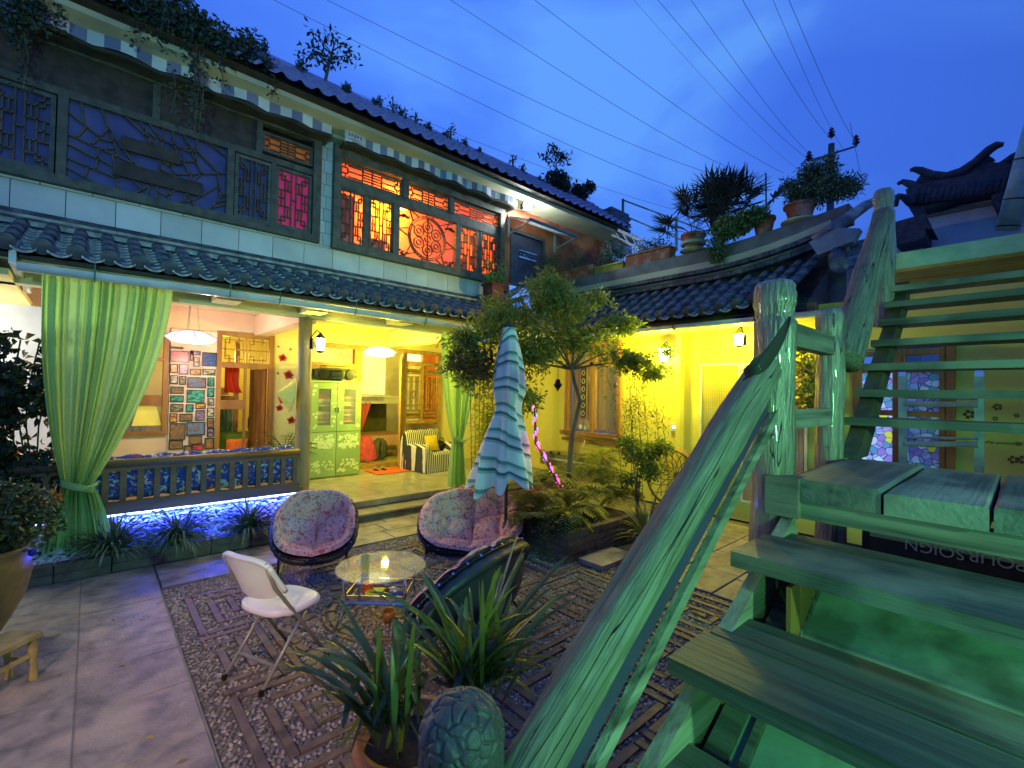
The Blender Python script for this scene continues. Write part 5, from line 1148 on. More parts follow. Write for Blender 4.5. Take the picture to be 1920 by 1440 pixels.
# ---------------------------------------------------------------- glass table
tc_ = P(2, .46, 715, 1062); tb = thing('glass_table', 'round glass coffee table with chrome legs and lower tray on the mosaic', 'table', (tc_.x, tc_.y, 0)); TC = V(tc_.x, tc_.y, 0); TR = .37
MB().lathe([(TR-.004, .458), (TR, .461), (TR, .467), (TR-.004, .470)], TC, 56).build('glass_top', mat('table_glass', (.80, .85, .55), (.8, .85, .55), 1, .02, 0, spec=1.0, alpha=.30, coat=1), tb)
fx = ROT @ V(1, 0, 0); fx.z = 0; fx.normalize(); fy = V(-fx.y, fx.x, 0)
def TT(x, y, z): return TC+fx*x+fy*y+V(0, 0, z)
for sx in (-1, 1):
    for sy in (-1, 1):
        q = MB(); q.tube([TT(sx*.23, sy*.17, .455), TT(sx*.25, sy*.18, .38), TT(sx*.235, sy*.18, .25), TT(sx*.26, sy*.20, .12), TT(sx*.31, sy*.23, .01)], [.014, .016, .014, .013, .012], 10); q.build('leg', m_chrome, tb, smooth=True)
tr_ = MB(); tr_.obx(TT(0, 0, .215), fx*.25, fy*.17, (0, 0, .006)); tr_.build('lower_shelf', m_glass, tb)
q = MB()
for sy in (-1, 1): q.tube([TT(-.24, sy*.18, .23), TT(.24, sy*.18, .23)], .016, 10)
q.obx(TT(0, -.18, .262), fx*.24, fy*.004, (0, 0, .028)); q.obx(TT(0, .18, .262), fx*.24, fy*.004, (0, 0, .028)); q.obx(TT(-.24, 0, .262), fx*.004, fy*.18, (0, 0, .028)); q.obx(TT(.24, 0, .262), fx*.004, fy*.18, (0, 0, .028)); q.build('shelf_rail', m_chrome, tb, smooth=False)
g_ = thing('drinking_glass', 'tall tumbler standing on the left of the glass table', 'glass', tuple(TT(-.10, -.10, .47))); MB().lathe([(.028, 0), (.036, .12), (.034, .12), (.027, .006)], TT(-.10, -.12, .471), 18, cap=False).build('tumbler', mat('lime_glass', (.75, .9, .2), (.75, .9, .2), 1, .1, 0, alpha=.6), g_, smooth=True)
ab = thing('cigarette_pack', 'yellow green packet on the lower shelf of the glass table', 'packet', tuple(TT(-.07, -.05, .24))); MB().obx(TT(-.03, -.06, .27), fx*.07, fy*.05, (0, 0, .018)).build('box', mat('lime_packet', (.6, .8, .05), None, 9, .5, 0), ab)
tp = thing('tea_tin', 'red and orange tin on the lower shelf of the glass table', 'tin', tuple(TT(-.16, -.08, .24))); MB().lathe([(.045, 0), (.045, .09), (.047, .09), (.047, .11)], TT(-.10, -.02, .224), 16).build('tin_body', mat('red_tin', (.7, .10, .03), None, 5, .3, 0), tp, smooth=False)
for i, (x, y, cn_, cc, lb) in enumerate(((.03, 0, 'brown', (.25, .09, .03), 'brown snack wrapper in the middle of the lower shelf'), (.10, .03, 'silver', (.6, .6, .62), 'crumpled silver wrapper on the lower shelf'), (.14, -.05, 'blue', (.05, .12, .5), 'blue snack packet at the right of the lower shelf'), (.06, -.09, 'yellow', (.8, .7, .1), 'small yellow packet at the front of the lower shelf'))):
    o = thing('snack_packet', lb, 'packet', tuple(TT(x, y, .24)), 'packets on the table shelf'); MB().grid(lambda u, v: TT(x, y, .245)+fx*(.055*math.cos(6.283*u)*math.sin(3.1416*v)*(1+.2*math.sin(u*31)))+fy*(.045*math.sin(6.283*u)*math.sin(3.1416*v)*(1+.2*math.sin(u*23+v*9)))+V(0, 0, .032*math.cos(3.1416*v)), 18, 8, True).build('wrapper', mat(cn_+'_wrapper', cc, None, 12, .3, .3, metal=.3), o)
bt_ = thing('ashtray_bowl', 'small brown bowl under the table on the mosaic', 'bowl', tuple(TT(.1, .1, 0))); MB().lathe([(.03, 0), (.055, .05), (.06, .09), (.052, .09), (.04, .02)], TT(.07, -.0, .0), 16).build('bowl', m_brown, bt_, smooth=True)
# ---------------------------------------------------------------- stool and big pot at the left
stl = thing('wooden_stool', 'small low wooden stool beside the big pot at the left edge', 'stool', (-.4, 4.45, 0)); m_sw = mat('stool_wood', (.42, .33, .12), (.22, .16, .05), 8, .5, .4, 24)
s0 = P(2, .30, 88, 1182); s1 = P(2, .30, 30, 1172); s2 = P(2, .3, 0, 1215)
e1 = (P(2, .30, 88, 1182)-P(2, .30, 8, 1222)); e1.z = 0; LNG = .40; e1.normalize(); e2 = V(-e1.y, e1.x, 0); sc_ = s0-e1*LNG/2+e2*.11+V(-.02, -.0, 0)
for k in range(3): MB().obx(sc_+e2*(-.075+.075*k)+V(0, 0, -.012), e1*LNG/2, e2*.036, (0, 0, .014)).build('top_plank', m_sw, stl)
for a in (-1, 1):
    for b in (-1, 1):
        p0 = sc_+e1*a*(LNG/2-.04)+e2*b*.085; q = MB(); q.tube([p0+V(0, 0, -.026), p0+e1*a*.004+V(0, 0, -.10), p0+e1*a*.01+V(0, 0, -.2), V(p0.x+e1.x*a*.015, p0.y+e1.y*a*.015, 0)], [.018, .026, .017, .024], 8); q.build('leg', m_sw, stl)
    MB().bar(sc_+e1*a*(LNG/2-.04)-e2*.085+V(0, 0, -.16), sc_+e1*a*(LNG/2-.04)+e2*.085+V(0, 0, -.16), .02, .025).build('stretcher', m_sw, stl)
MB().bar(sc_-e1*(LNG/2-.04)-e2*.085+V(0, 0, -.13), sc_+e1*(LNG/2-.04)-e2*.085+V(0, 0, -.13), .018, .025).build('stretcher', m_sw, stl)
m_clay = mat('glazed_clay', (.40, .28, .08), (.22, .14, .04), 6, .35, .2, wear=(.16, .12, .05), wscale=6)
pp_ = thing('big_clay_pot', 'large round bellied clay pot at the left edge with bushy plant', 'pot', (-.72, 5.45, 0)); PC = V(-.64, 5.30, 0)
MB().lathe([(.15, 0), (.17, .03), (.24, .16), (.315, .34), (.34, .50), (.33, .60), (.30, .66), (.33, .69), (.31, .70), (.27, .67), (.27, .6)], PC, 36).build('pot_body', m_clay, pp_, smooth=True)
m_bush = mat('bush_leaf', (.11, .15, .035), (.05, .08, .02), 6, .55, .1, island=.5)
bu = thing('bushy_pot_plant', 'dense olive leaved bush growing from the big clay pot', 'plant', (-.73, 5.35, .65))
q = MB()
for k in range(26):
    a = random.random()*6.28; r = random.uniform(.1, .5); q.tube([PC+V(0, 0, .6), PC+V(r*.5*math.cos(a), r*.5*math.sin(a), .85), PC+V(r*math.cos(a), r*math.sin(a), random.uniform(.9, 1.2))], [.01, .006, .003], 5)
q.build('stems', m_dark, bu)
pts = np.concatenate([blob((PC.x, PC.y, .95), (.46, .42, .30), 4200, .3), blob((PC.x+.2, PC.y+.1, .85), (.34, .34, .26), 1500, .3)]); leaves('foliage', pts, .045, .026, m_bush, bu)
bb_ = thing('blue_bauble', 'shiny blue ball hanging in the bushy pot plant', 'ornament', tuple(P(1, 5.1, 61, 1036))); MB().lathe([(.001, -.028), (.02, -.02), (.028, 0), (.02, .02), (.001, .028)], P(1, 5.1, 61, 1036), 14).build('ball', mat('blue_glass_ball', (.03, .05, .6), None, 4, .1, 0, metal=.5), bb_, smooth=True)
# climbing vine screen and lit wall at the far left
vn = thing('heart_leaf_vine', 'dark heart leaved vine curtain climbing at the left edge before the pale wall', 'vine', (-1.1, 6.9, 0))
m_vine = mat('vine_leaf', (.035, .06, .02), (.015, .03, .01), 6, .45, .1, island=.5)
q = MB(); 
for k in range(9):
    x = -.98+.09*k; q.tube([V(x+.05*math.sin(z*3+k), 7.0+.05*math.cos(z*2+k), z) for z in [i*.3 for i in range(9)]], .008, 5)
q.build('stems', m_dark, vn); n = 7000; pts = np.stack([-1.0+.78*rng.random(n), 6.9+.25*rng.random(n), .15+2.35*rng.random(n)], 1)
keep = (np.sin(pts[:, 0]*9+1.3*pts[:, 2])+np.sin(pts[:, 2]*7-2*pts[:, 0])+.9*rng.normal(size=n)) > -.15; pts = pts[keep]
print('vine', len(pts)); leaves('foliage', pts, .085, .08, m_vine, vn, droop=.9, dirs=np.array([[0, -.3, -.5]]))
wl_ = thing('bright_side_wall', 'overexposed pale wall behind the vine at the left edge', 'wall', (-2, 9, 0)); MB().box(-4.2, 9.0, 0, -.36, 9.1, 3.0).build('wall_face', m_white, wl_)
lamp('side_yard_light', 'POINT', (-1.9, 8.2, 2.3), (1, 1, .9), 170, .15)
for nm, lb, px, py, cc, r in (('red_flower_pot', 'red pot glowing behind the vine at the left', 42, 860, (.75, .10, .04), .12), ('orange_cloth_basket', 'orange basket behind the vine beside the curtain', 75, 885, (.8, .3, .05), .13)):
    c = P(1, 7.6, px, py); o = thing(nm, lb, 'pot', tuple(c)); MB().lathe([(r*.7, -r), (r, r*.6), (r*.9, r*.6), (r*.6, -r*.8)], c, 18).build('pot_body', mat(nm+'_paint', cc, None, 6, .5, .1), o, smooth=True)
o = thing('floral_table', 'low table with pink floral cloth behind the vine', 'table', (-1.1, 7.6, .6)); MB().box(-1.7, 7.3, .62, -.66, 8.2, .80).build('table_cloth', m_pap, o)
for x in (-1.6, -.75): MB().box(x-.03, 7.4, 0, x+.03, 7.46, .62).build('leg', m_dark, o)
oo = thing('orange_leaf_plant', 'small orange leaved plant below the vine', 'plant', tuple(P(1, 6.55, 75, 930))); c = P(1, 6.5, 75, 935); leaves('foliage', blob(c, (.16, .12, .09), 260), .06, .03, mat('orange_leaf', (.65, .30, .04), (.5, .15, .02), 8, .6, .1, island=.4), oo)
# dark planter boxes under the left curtain
o = thing('dark_trough', 'dark stone trough below the left curtain', 'planter', (-.6, 6.5, 0)); MB().box(-1.3, 6.35, 0, -.66, 6.75, .22).build('trough_body', m_planter, o); MB().box(-1.26, 6.39, .2, -.7, 6.71, .23).build('soil', m_soil, o)
c = V(-.95, 6.5, .23); leaves('foliage', blob(c+V(0, 0, .1), (.35, .25, .18), 900), .05, .03, m_bush, o)
# ---------------------------------------------------------------- umbrella
m_umb = bpy.data.materials.new('green_white_stripe_canvas'); m_umb.use_nodes = True; t = m_umb.node_tree; p = t.nodes['Principled BSDF']
uvn = t.nodes.new('ShaderNodeAttribute'); uvn.attribute_name = 'stripe'; r = t.nodes.new('ShaderNodeValToRGB'); r.color_ramp.interpolation = 'CONSTANT'
mt_ = t.nodes.new('ShaderNodeMath'); mt_.operation = 'FRACT'; t.links.new(uvn.outputs['Fac'], mt_.inputs[0]); t.links.new(mt_.outputs[0], r.inputs[0])
e = r.color_ramp.elements; e[0].color = (.80, .80, .70, 1); e[1].position = .34; e[1].color = (.16, .34, .24, 1)
for pos, c in ((.46, (.60, .66, .54)), (.54, (.82, .82, .72)), (.70, (.07, .20, .14)), (.80, (.42, .52, .42)), (.88, (.80, .80, .70))): q_ = e.new(pos); q_.color = (*c, 1)
t.links.new(r.outputs[0], p.inputs['Base Color']); p.inputs['Roughness'].default_value = .8
uc = P(1, 4.45, 955, 612); ub = P(1, 4.45, 945, 905); ut = thing('closed_umbrella', 'closed green and white striped sun umbrella tied with loose skirt above the wide papasan chair', 'umbrella', (uc.x, uc.y, 0))
Ht = uc.z-ub.z; print('umbrella', uc, Ht)
q = MB(); nu, nv = 96, 60; st_ = []
def um(u, v):
    a = 6.2832*u; z = uc.z-.02-v*Ht
    if v < .42: R_ = .085+.105*math.sin(min(1, v/.42)*1.57)
    elif v < .60: R_ = .19-.04*math.sin((v-.42)/.18*math.pi)
    else: R_ = .165+.19*((v-.60)/.40)**.8
    fold = 8; f = math.cos(a*fold+.9*math.sin(v*3)); amp = (.25 if v < .6 else .42)*min(1, v*4)
    R_ *= 1+amp*f*.55+.12*math.sin(a*3+v*4)*min(1, v*2)
    zz = z-(.075*max(0, v-.72)/.28*(f*.9+.9*math.sin(a*2)))
    lean = -.05*v
    return V(uc.x+fx.x*(R_*math.cos(a)+lean+.03*math.sin(v*4)), uc.y+fx.y*(R_*math.cos(a)+lean), zz)+V(fy.x, fy.y, 0)*R_*math.sin(a)
q.grid(um, nu, nv, True); o = q.build('canopy', m_umb, ut, smooth=True)
at = o.data.attributes.new('stripe', 'FLOAT', 'POINT'); vals = []
for j in range(nv+1):
    for i in range(nu):
        a = 6.2832*i/nu; v = j/nv; vals.append(v*6.2+.10*math.cos(a*8+.9*math.sin(v*3))*min(1, max(0, v-.66)*4)+.40*math.cos(a+1+v*2))
at.data.foreach_set('value', vals)
MB().lathe([(.080, -.02), (.05, .012), (.02, .03), (.008, .05)], uc, 20).build('top_cap', mat('umbrella_cap', (.05, .07, .16), None, 4, .6, .1), ut, smooth=True)
MB().tube([V(uc.x, uc.y, 0), V(uc.x, uc.y, uc.z-.1)], .022, 10).build('pole', mat('umbrella_pole', (.10, .08, .05), None, 6, .5, .2), ut)
MB().lathe([(.24, 0), (.24, .04), (.06, .08), (.04, .3)], (uc.x, uc.y, 0), 24).build('base', m_conc, ut); q = MB()
q = MB().grid(lambda u, v: um(u, .60+.02*v)+(um(u, .6)-V(uc.x, uc.y, um(u, .6).z))*.03, 96, 1, True); q.build('tie_strap', m_umb, ut)
# ---------------------------------------------------------------- planter box with the tree
m_leaf = mat('tree_leaf', (.13, .18, .045), (.05, .085, .025), 6, .5, .1, island=.55); m_leafd = mat('dark_red_leaf', (.22, .07, .03), (.08, .05, .02), 6, .5, .1, island=.5)
m_fern = mat('fern_leaf', (.34, .34, .06), (.14, .17, .03), 6, .5, .1, island=.5); m_bark = mat('tree_bark', (.20, .15, .09), (.08, .06, .04), 9, .8, .7, 26, (1, 1, .2), bdist=.02)
translucent(m_leaf, .35, (.30, .42, .06)); translucent(m_fern, .35, (.5, .55, .08))
pb2 = thing('brick_planter', 'raised brick planter box with ferns at the foot of the tree', 'planter', (4.7, 4.4, 0)); m_brk = mat('dark_brick', (.16, .11, .075), (.07, .05, .035), 8, .85, .5)
A, Bq, Cq = P(2, 0, 978, 1052), P(2, 0, 1070, 1060), P(2, 0, 1150, 1012)
PX0, PX1, PY0, PY1 = 4.12, 5.7, 3.55, 5.9
HZ = .34; MB().box(PX0+.06, PY0+.06, 0, PX1, PY1, HZ-.05).build('soil', m_soil, pb2)
for r in range(4):
    z0 = r*.085; y = PY0+(.1 if r % 2 else 0)-.0
    while y < PY1: y2 = min(y+.21, PY1); MB().box(PX0+random.uniform(-.004, .004), y, z0, PX0+.10, y2-.008, z0+.077).build('brick', m_brk, pb2); y = y2
    x = PX0+(.0 if r % 2 else .11)
    while x < PX1: x2 = min(x+.21, PX1); MB().box(x, PY0+random.uniform(-.004, .004), z0, x2-.008, PY0+.10, z0+.077).build('brick', m_brk, pb2); x = x2
o = MB().box(4.25, 3.15, 0, 4.9, 3.5, .05).build('flat_stone', m_stone, None, label='flat stone slab lying in front of the brick planter corner', cat='stone slab')
tr = thing('courtyard_tree', 'small bushy tree with bare forked trunk growing from the brick planter before the yellow wing', 'tree', (4.9, 4.3, .3))
def T3(px, py, y): return P(1, y, px, py)
ty = 4.5
trunk = [T3(1062, 985, ty), T3(1066, 900, ty), T3(1072, 820, ty), T3(1088, 752, ty), T3(1076, 712, ty), T3(1072, 690, ty)]
print('trunk', trunk[0], trunk[-1]); trunk[0].z = min(trunk[0].z, .33)
q = MB().tube(trunk, [.05, .042, .036, .034, .028, .024], 10)
q.build('trunk', m_bark, tr, smooth=True)
top = trunk[-1]; brs = [(1050, 640, ty-.1), (1100, 640, ty), (1000, 600, ty+.2), (1180, 660, ty-.4), (960, 560, ty), (1080, 560, ty), (900, 620, ty+.4), (1230, 690, ty-.6), (1010, 700, ty+.1), (1150, 590, ty-.2), (870, 690, ty+.4)]
q = MB()
for px, py, y in brs:
    e_ = T3(px, py, y); m1 = top.lerp(e_, .5)+V(random.uniform(-.1, .1), random.uniform(-.1, .1), .08); q.tube([top-V(0, 0, .02), top.lerp(m1, .5), m1, e_], [.018, .014, .009, .004], 6)
    for k in range(4):
        f = random.uniform(.4, .95); s_ = m1.lerp(e_, f); q.tube([s_, s_+V(random.uniform(-.3, .3), random.uniform(-.3, .3), random.uniform(-.05, .3))], [.006, .002], 5)
q.build('branches', m_bark, tr, smooth=True)
cl = []
for px, py, y, rx, rz, n in ((1040, 575, ty, .62, .34, 4200), (940, 600, ty+.3, .52, .30, 3000), (1090, 640, ty, .60, .26, 3200), (880, 640, ty+.4, .42, .26, 1600), (1165, 610, ty-.3, .42, .18, 1100), (1180, 675, ty-.4, .46, .20, 2200),
                           (1225, 700, ty-.6, .34, .13, 800), (1000, 660, ty+.1, .5, .28, 2600), (900, 700, ty+.4, .40, .28, 1500), (1030, 540, ty+.1, .42, .24, 1800), (990, 740, ty+.3, .26, .3, 900), (1120, 560, ty-.1, .34, .16, 800), (850, 680, ty+.4, .22, .2, 400), (1250, 660, ty-.7, .24, .12, 260)):
    c = T3(px, py, y); b0 = blob((0, 0, 0), (rx*1.05, rx*.8, rz*1.05), int(n*.9), .10); b = np.asarray(c)+b0*np.array([1+.55*mnoise.noise(Vector(p)*3.1+Vector((px*.01, 0, 0))) for p in b0])[:, None]
    # break into twiggy clumps
    k = np.array([mnoise.noise(Vector(p)*4.6)+.5*mnoise.noise(Vector(p)*11) for p in b]); cl.append(b[k > -.10])
pts = np.concatenate(cl); leaves('crown', pts, .090, .028, m_leaf, tr, droop=.35)
c = T3(880, 680, ty+.3); leaves('reddish_foliage', np.concatenate([blob(c, (.34, .3, .28), 900, .2), blob(T3(960, 700, ty+.2), (.3, .3, .2), 500, .2)]), .07, .022, m_leafd, tr)
# string of coloured lights wound on a leaning stake
lt = thing('light_wrapped_stake', 'leaning stake wound with magenta and blue string lights in front of the tree', 'string lights', (4.6, 4.2, .4)); A, B_, C_ = T3(1052, 915, 4.25), T3(1005, 830, 4.25), T3(1002, 762, 4.25)
MB().tube([A, B_, C_], [.024, .022, .012], 8).build('stake', m_bark, lt)
gl = [emis('magenta_light', (1, .02, .45), 3.0), emis('blue_light', (.08, .12, 1), 3), emis('red_light', (1, .05, .04), 2.5)]
for j in range(3):
    q = MB(); 
    for k in range(26):
        f = (k+j/3)/26; 
        if j == 1 and f < .35 and k % 2: continue
        if j == 0 and f > .6: continue
        p = A.lerp(B_, f/.6) if f < .6 else B_.lerp(C_, (f-.6)/.4); a = f*40+j; p = p+V(math.cos(a)*.028, math.sin(a)*.028, 0); q.tube([p, p+V(.016*math.sin(a), 0, .030)], [.010, .010], 6)
    q.build('glow_wrap', gl[j], lt)
lamp('string_light_glow', 'POINT', tuple(B_+V(0, -.15, 0)), (1, .1, .35), 2.2, .05)
# ferns in the planter
def fern(label, c, n, ln, m=None, grp='ferns in the brick planter'):
    t = thing('fern', label, 'plant', c, grp); q = MB(); c = Vector(c)
    for k in range(n):
        a = k*2.4+random.uniform(-.3, .3); el = random.uniform(.4, 1.15); d = V(math.cos(a)*math.cos(el), math.sin(a)*math.cos(el), math.sin(el)); cur = c.copy(); L_ = ln*random.uniform(.7, 1.1); pts = [cur.copy()]
        for j in range(10): d = (d+V(0, 0, -.17)).normalized(); cur = cur+d*L_/10; pts.append(cur.copy())
        q.tube(pts, .003, 3)
        for j in range(2, 11):
            sd = (pts[j]-pts[j-1]).normalized(); w_ = L_*.26*math.sin(math.pi*(j-1)/10.5)+.02
            for sgn in (-1, 1): q.blade(pts[j], sd.cross(V(0, 0, 1)).normalized()*sgn+sd*.5, w_, .030, .4, 2)
    q.build('fronds', m or m_fern, t); return t
for px, py, y, l, lb in ((1075, 930, 4.2, .42, 'fern in the middle of the brick planter'), (1120, 925, 4.3, .40, 'fern at the right of the brick planter'), (1020, 935, 4.2, .36, 'fern beside the wound light stake'), (1060, 965, 3.85, .34, 'fern spilling over the front corner of the brick planter'), (1105, 890, 4.6, .42, 'fern behind the others below the washbasin'), (1000, 975, 4.1, .3, 'small fern at the left end of the brick planter')):
    c = P(1, y, px, py); fern(lb, (c.x, c.y, max(.36, c.z)), 20, l*1.15)
for px, py, y, l, lb in ((1145, 900, 4.5, .44, 'tall fern near the round leaf shrub'), (1035, 900, 4.5, .42, 'fern behind the wound light stake'), (1095, 960, 4.0, .38, 'fern above the planter front right bricks'), (1000, 940, 4.3, .34, 'fern next to the umbrella foot'), (1165, 950, 4.2, .36, 'fern at the far right end of the planter'), (1125, 860, 4.9, .40, 'back fern against the yellow wall')):
    c = P(1, y, px, py); fern(lb, (c.x, c.y, max(.38, c.z)), 20, l*1.15)
c = P(1, 3.9, 1040, 985); o = thing('dark_ground_shrub', 'dark low shrub covering the brick planter edge', 'shrub', (c.x, c.y, .3)); leaves('foliage', np.concatenate([blob((c.x, c.y, .36), (.36, .34, .10), 700), blob((c.x+.35, c.y+.3, .38), (.4, .4, .10), 500)]), .05, .03, mat('deep_leaf', (.05, .07, .02), (.02, .03, .01), 6, .5, .1, island=.5), o)
q = thing('red_bromeliad', 'spiky red leaved plant glowing pink by the umbrella foot', 'plant', tuple(P(1, 4.3, 1005, 925))); c = P(1, 4.2, 1004, 940); b = MB()
for k in range(26): a = random.random()*6.28; b.blade(c, (math.cos(a)*.6, math.sin(a)*.6, 1), .22, .014, .4, 3)
b.build('blades', mat('red_leaf', (.6, .05, .05), (.4, .02, .04), 6, .5, .1), q)
# umbrella shade shrub cluster behind: dense leaves between curtain and tree
o = thing('bamboo_shrub', 'fine leaved shrub behind the umbrella beside the right curtain', 'shrub', (5.3, 6.2, 0)); c = P(1, 6.2, 915, 780)
q = MB(); 
for k in range(10): q.tube([V(c.x-.3+.07*k, c.y, .0), V(c.x-.4+.1*k, c.y, 2.2)], .006, 4)
q.build('stems', m_bark, o, kind='stuff'); leaves('foliage', blob((c.x+.05, c.y, 1.3), (.42, .3, 1.15), 3200, .1), .075, .016, m_fern, o, droop=.6)
# bamboo before the yellow wall
o = thing('young_bamboo', 'thin bamboo canes with wispy leaves before the yellow wall', 'bamboo', (6.2, 4.4, .1)); q = MB(); pts = []
for px, top_, y in ((1168, 700, 4.5), (1185, 680, 4.4), (1205, 720, 4.4), (1222, 700, 4.3), (1240, 740, 4.2), (1195, 760, 4.3), (1255, 780, 4.2)):
    a, b = P(1, y, px, 930), P(1, y, px-14+random.uniform(-10, 10), top_); q.tube([a, a.lerp(b, .5)+V(.03, 0, 0), b], [.008, .007, .003], 5)
    for k in range(26): p = a.lerp(b, random.uniform(.25, 1)); pts += [p+V(random.gauss(0, .09), random.gauss(0, .09), random.gauss(0, .05)) for _ in range(9)]
q.build('canes', m_fern, o); leaves('foliage', np.array([tuple(p) for p in pts]), .085, .012, mat('bamboo_leaf', (.20, .22, .03), (.10, .13, .02), 6, .5, .1, island=.5), o, droop=.6)
o = thing('round_leaf_shrub', 'dark round crowned shrub on thin stems right of the planter', 'shrub', (5.6, 3.9, .1)); c = P(1, 3.95, 1200, 850); c0 = P(1, 3.95, 1195, 955); q = MB()
for dx in (-.12, -.03, .08): q.tube([V(c0.x, c0.y, .05), V(c0.x+dx*.6, c0.y, (c0.z+c.z)/2), V(c.x+dx*1.6, c.y, c.z)], [.014, .012, .006], 6)
q.build('stems', m_bark, o, kind='stuff'); leaves('foliage', np.concatenate([blob(c, (.30, .3, .17), 900, .1), blob(c+V(.2, -.2, .10), (.25, .25, .14), 600, .1), blob(c+V(-.12, .15, .16), (.2, .2, .12), 380, .1), blob(c+V(.12, -.1, -.26), (.26, .2, .16), 500, .1), blob(c+V(-.1, .1, -.42), (.2, .2, .14), 260, .1)]), .055, .032, m_leaf, o)
tuft('arching_grass', 'bright arching strap leaved grass between the brick planter and the stair rail', tuple(P(2, .12, 1215, 1010)), 150, .62, .018, mat('bright_strap_leaf', (.28, .34, .10), (.14, .20, .05), 5, .45, .1, island=.5), None, .95, droop=1.3)
tuft('arching_grass', 'smaller grass tuft low beside the stair rail', tuple(P(2, .05, 1215, 1085)), 60, .42, .014, _M['bright_strap_leaf'], None, .95, droop=1.5)
# wicker hoop chair by the wing
o = thing('wicker_round_chair', 'round woven wicker chair half hidden behind the shrubs and stair rail', 'chair', (6.8, 3.7, 0)); c = P(0, 7.0, 1262, 895); q = MB(); R_ = .48; m_wk = mat('wicker', (.30, .20, .07), (.16, .10, .03), 9, .6, .3)
for k in range(5): q.tube([c+V(-.2*(k*.06), R_*(1-.02*k)*math.cos(a*.2618), R_*(1-.02*k)*math.sin(a*.2618)) for a in range(25)], .018, 6)
q.build('rim', m_wk, o, smooth=True); q = MB()
for k in range(16):
    a = k*math.pi/8; q.tube([c+V(.14*(1-f*f), R_*f*math.cos(a+f*.9), R_*f*math.sin(a+f*.9)) for f in [i/8 for i in range(9)]], .007, 5); q.tube([c+V(.14*(1-f*f), R_*f*math.cos(a-f*.9), R_*f*math.sin(a-f*.9)) for f in [i/8 for i in range(9)]], .007, 5)
q.build('weave', m_wk, o)
for sy in (-1, 1): MB().tube([c+V(0, sy*.3, -.35), V(c.x-.05, c.y+sy*.34, 0)], .016, 6).build('leg', m_wk, o)
# ---------------------------------------------------------------- wing window, basin, sockets, doors
w = MB(); y0, y1, z0, z1 = 5.32, 6.75, 1.12, 3.02
w.box(XW-.05, y0, z0, XW+.06, y0+.08, z1); w.box(XW-.05, y1-.08, z0, XW+.06, y1, z1); w.box(XW-.05, y0+.08, z1-.08, XW+.06, y1-.08, z1); w.box(XW-.12, y0-.06, z0-.04, XW+.06, y1+.06, z0+.05); w.box(XW-.03, 6.0, z0+.05, XW+.04, 6.08, z1-.08); w.box(XW-.03, y0+.08, 2.55, XW+.04, y1-.08, 2.62); w.box(XW-.10, y0-.02, .96, XW, y1+.02, 1.02)
wn = wpart(w, 'wing_window', m_tim); wpart(MB().box(XW+.01, y0+.08, z0+.05, XW+.014, y1-.08, z1-.08), 'pane', m_wp, wn)
q = MB(); q.grid(lambda u, v: V(XW+.12+.02*math.sin(u*60), y0+.1+1.25*u, z0+.1+1.75*v), 60, 1)
wpart(q, 'window_curtain', mat('salmon_curtain', (.80, .45, .22), (.65, .32, .12), 3, .8, .1), wn); wpart(MB().box(XW+.06, 5.38, 1.2, XW+.09, 5.72, 2.5), 'blue_poster', mat('slate_poster', (.20, .22, .30), (.4, .2, .1), 16, .6, 0), wn)
q = MB()
for (yy, zz, h) in ((6.2, 1.45, 1.15),): q.box(XW-.002, yy, zz, XW+.008, yy+.13, zz+h)
wpart(q, 'window_banner', m_dark, wn); q = MB()
for k in range(6): framebox_y = q.tube([V(XW-.006, 6.265+.04*math.cos(a*.7854), 1.55+.17*k+.05*math.sin(a*.7854)) for a in range(9)], .006, 4)
wpart(q, 'banner_print', m_cream, wn); q = MB()
for (yy, zz) in ((6.35, 1.25), (6.2, 1.24), (6.1, 1.27)): q.lathe([(.001, -.06), (.05, -.03), (.055, .02), (.03, .06), (.001, .07)], (XW+.03, yy, zz), 10); q.lathe([(.015, 0), (.018, .06), (.004, .1)], (XW+.03, yy-.02, zz+.06), 6); q.lathe([(.015, 0), (.018, .06), (.004, .1)], (XW+.03, yy+.02, zz+.06), 6)
wpart(q, 'rabbit_stickers', m_cream, wn)
o = thing('wall_basin', 'long steel wash trough on the yellow wall below the window', 'basin', (7.5, 6.1, .7)); a, b = P(0, 7.5, 1028, 845), P(0, 7.5, 1118, 882); MB().box(7.25, b.y, b.z, 7.65, a.y, a.z).build('trough', mat('dull_steel', (.25, .27, .10), (.16, .17, .07), 6, .35, .1, metal=.4), o); MB().box(7.23, b.y-.02, (a.z+b.z)/2, 7.245, a.y+.02, (a.z+b.z)/2+.03).build('trough_rib', m_gut, o)
for k in range(3): MB().lathe([(.03, 0), (.04, .02), (.001, .05)], (7.25, a.y-.1-.22*k, a.z), 8).build('bolt', m_black, o)
MB().tube([V(7.6, b.y+.25, a.z+.30), V(7.45, b.y+.25, a.z+.32), V(7.42, b.y+.25, a.z+.2)], .02, 8).build('tap', m_chrome, o)
o = thing('wall_socket', 'small white socket with bluish light on the yellow wall', 'socket', (7.68, 4.2, 1.4)); c = P(0, XW-.01, 1265, 801); MB().box(XW-.03, c.y-.07, c.z-.07, XW-.001, c.y+.07, c.z+.07).build('plate', m_white, o); MB().box(XW-.036, c.y-.03, c.z-.03, XW-.03, c.y+.03, c.z+.03).build('indicator', emis('cyan_indicator', (.5, .8, 1), 1.5), o)
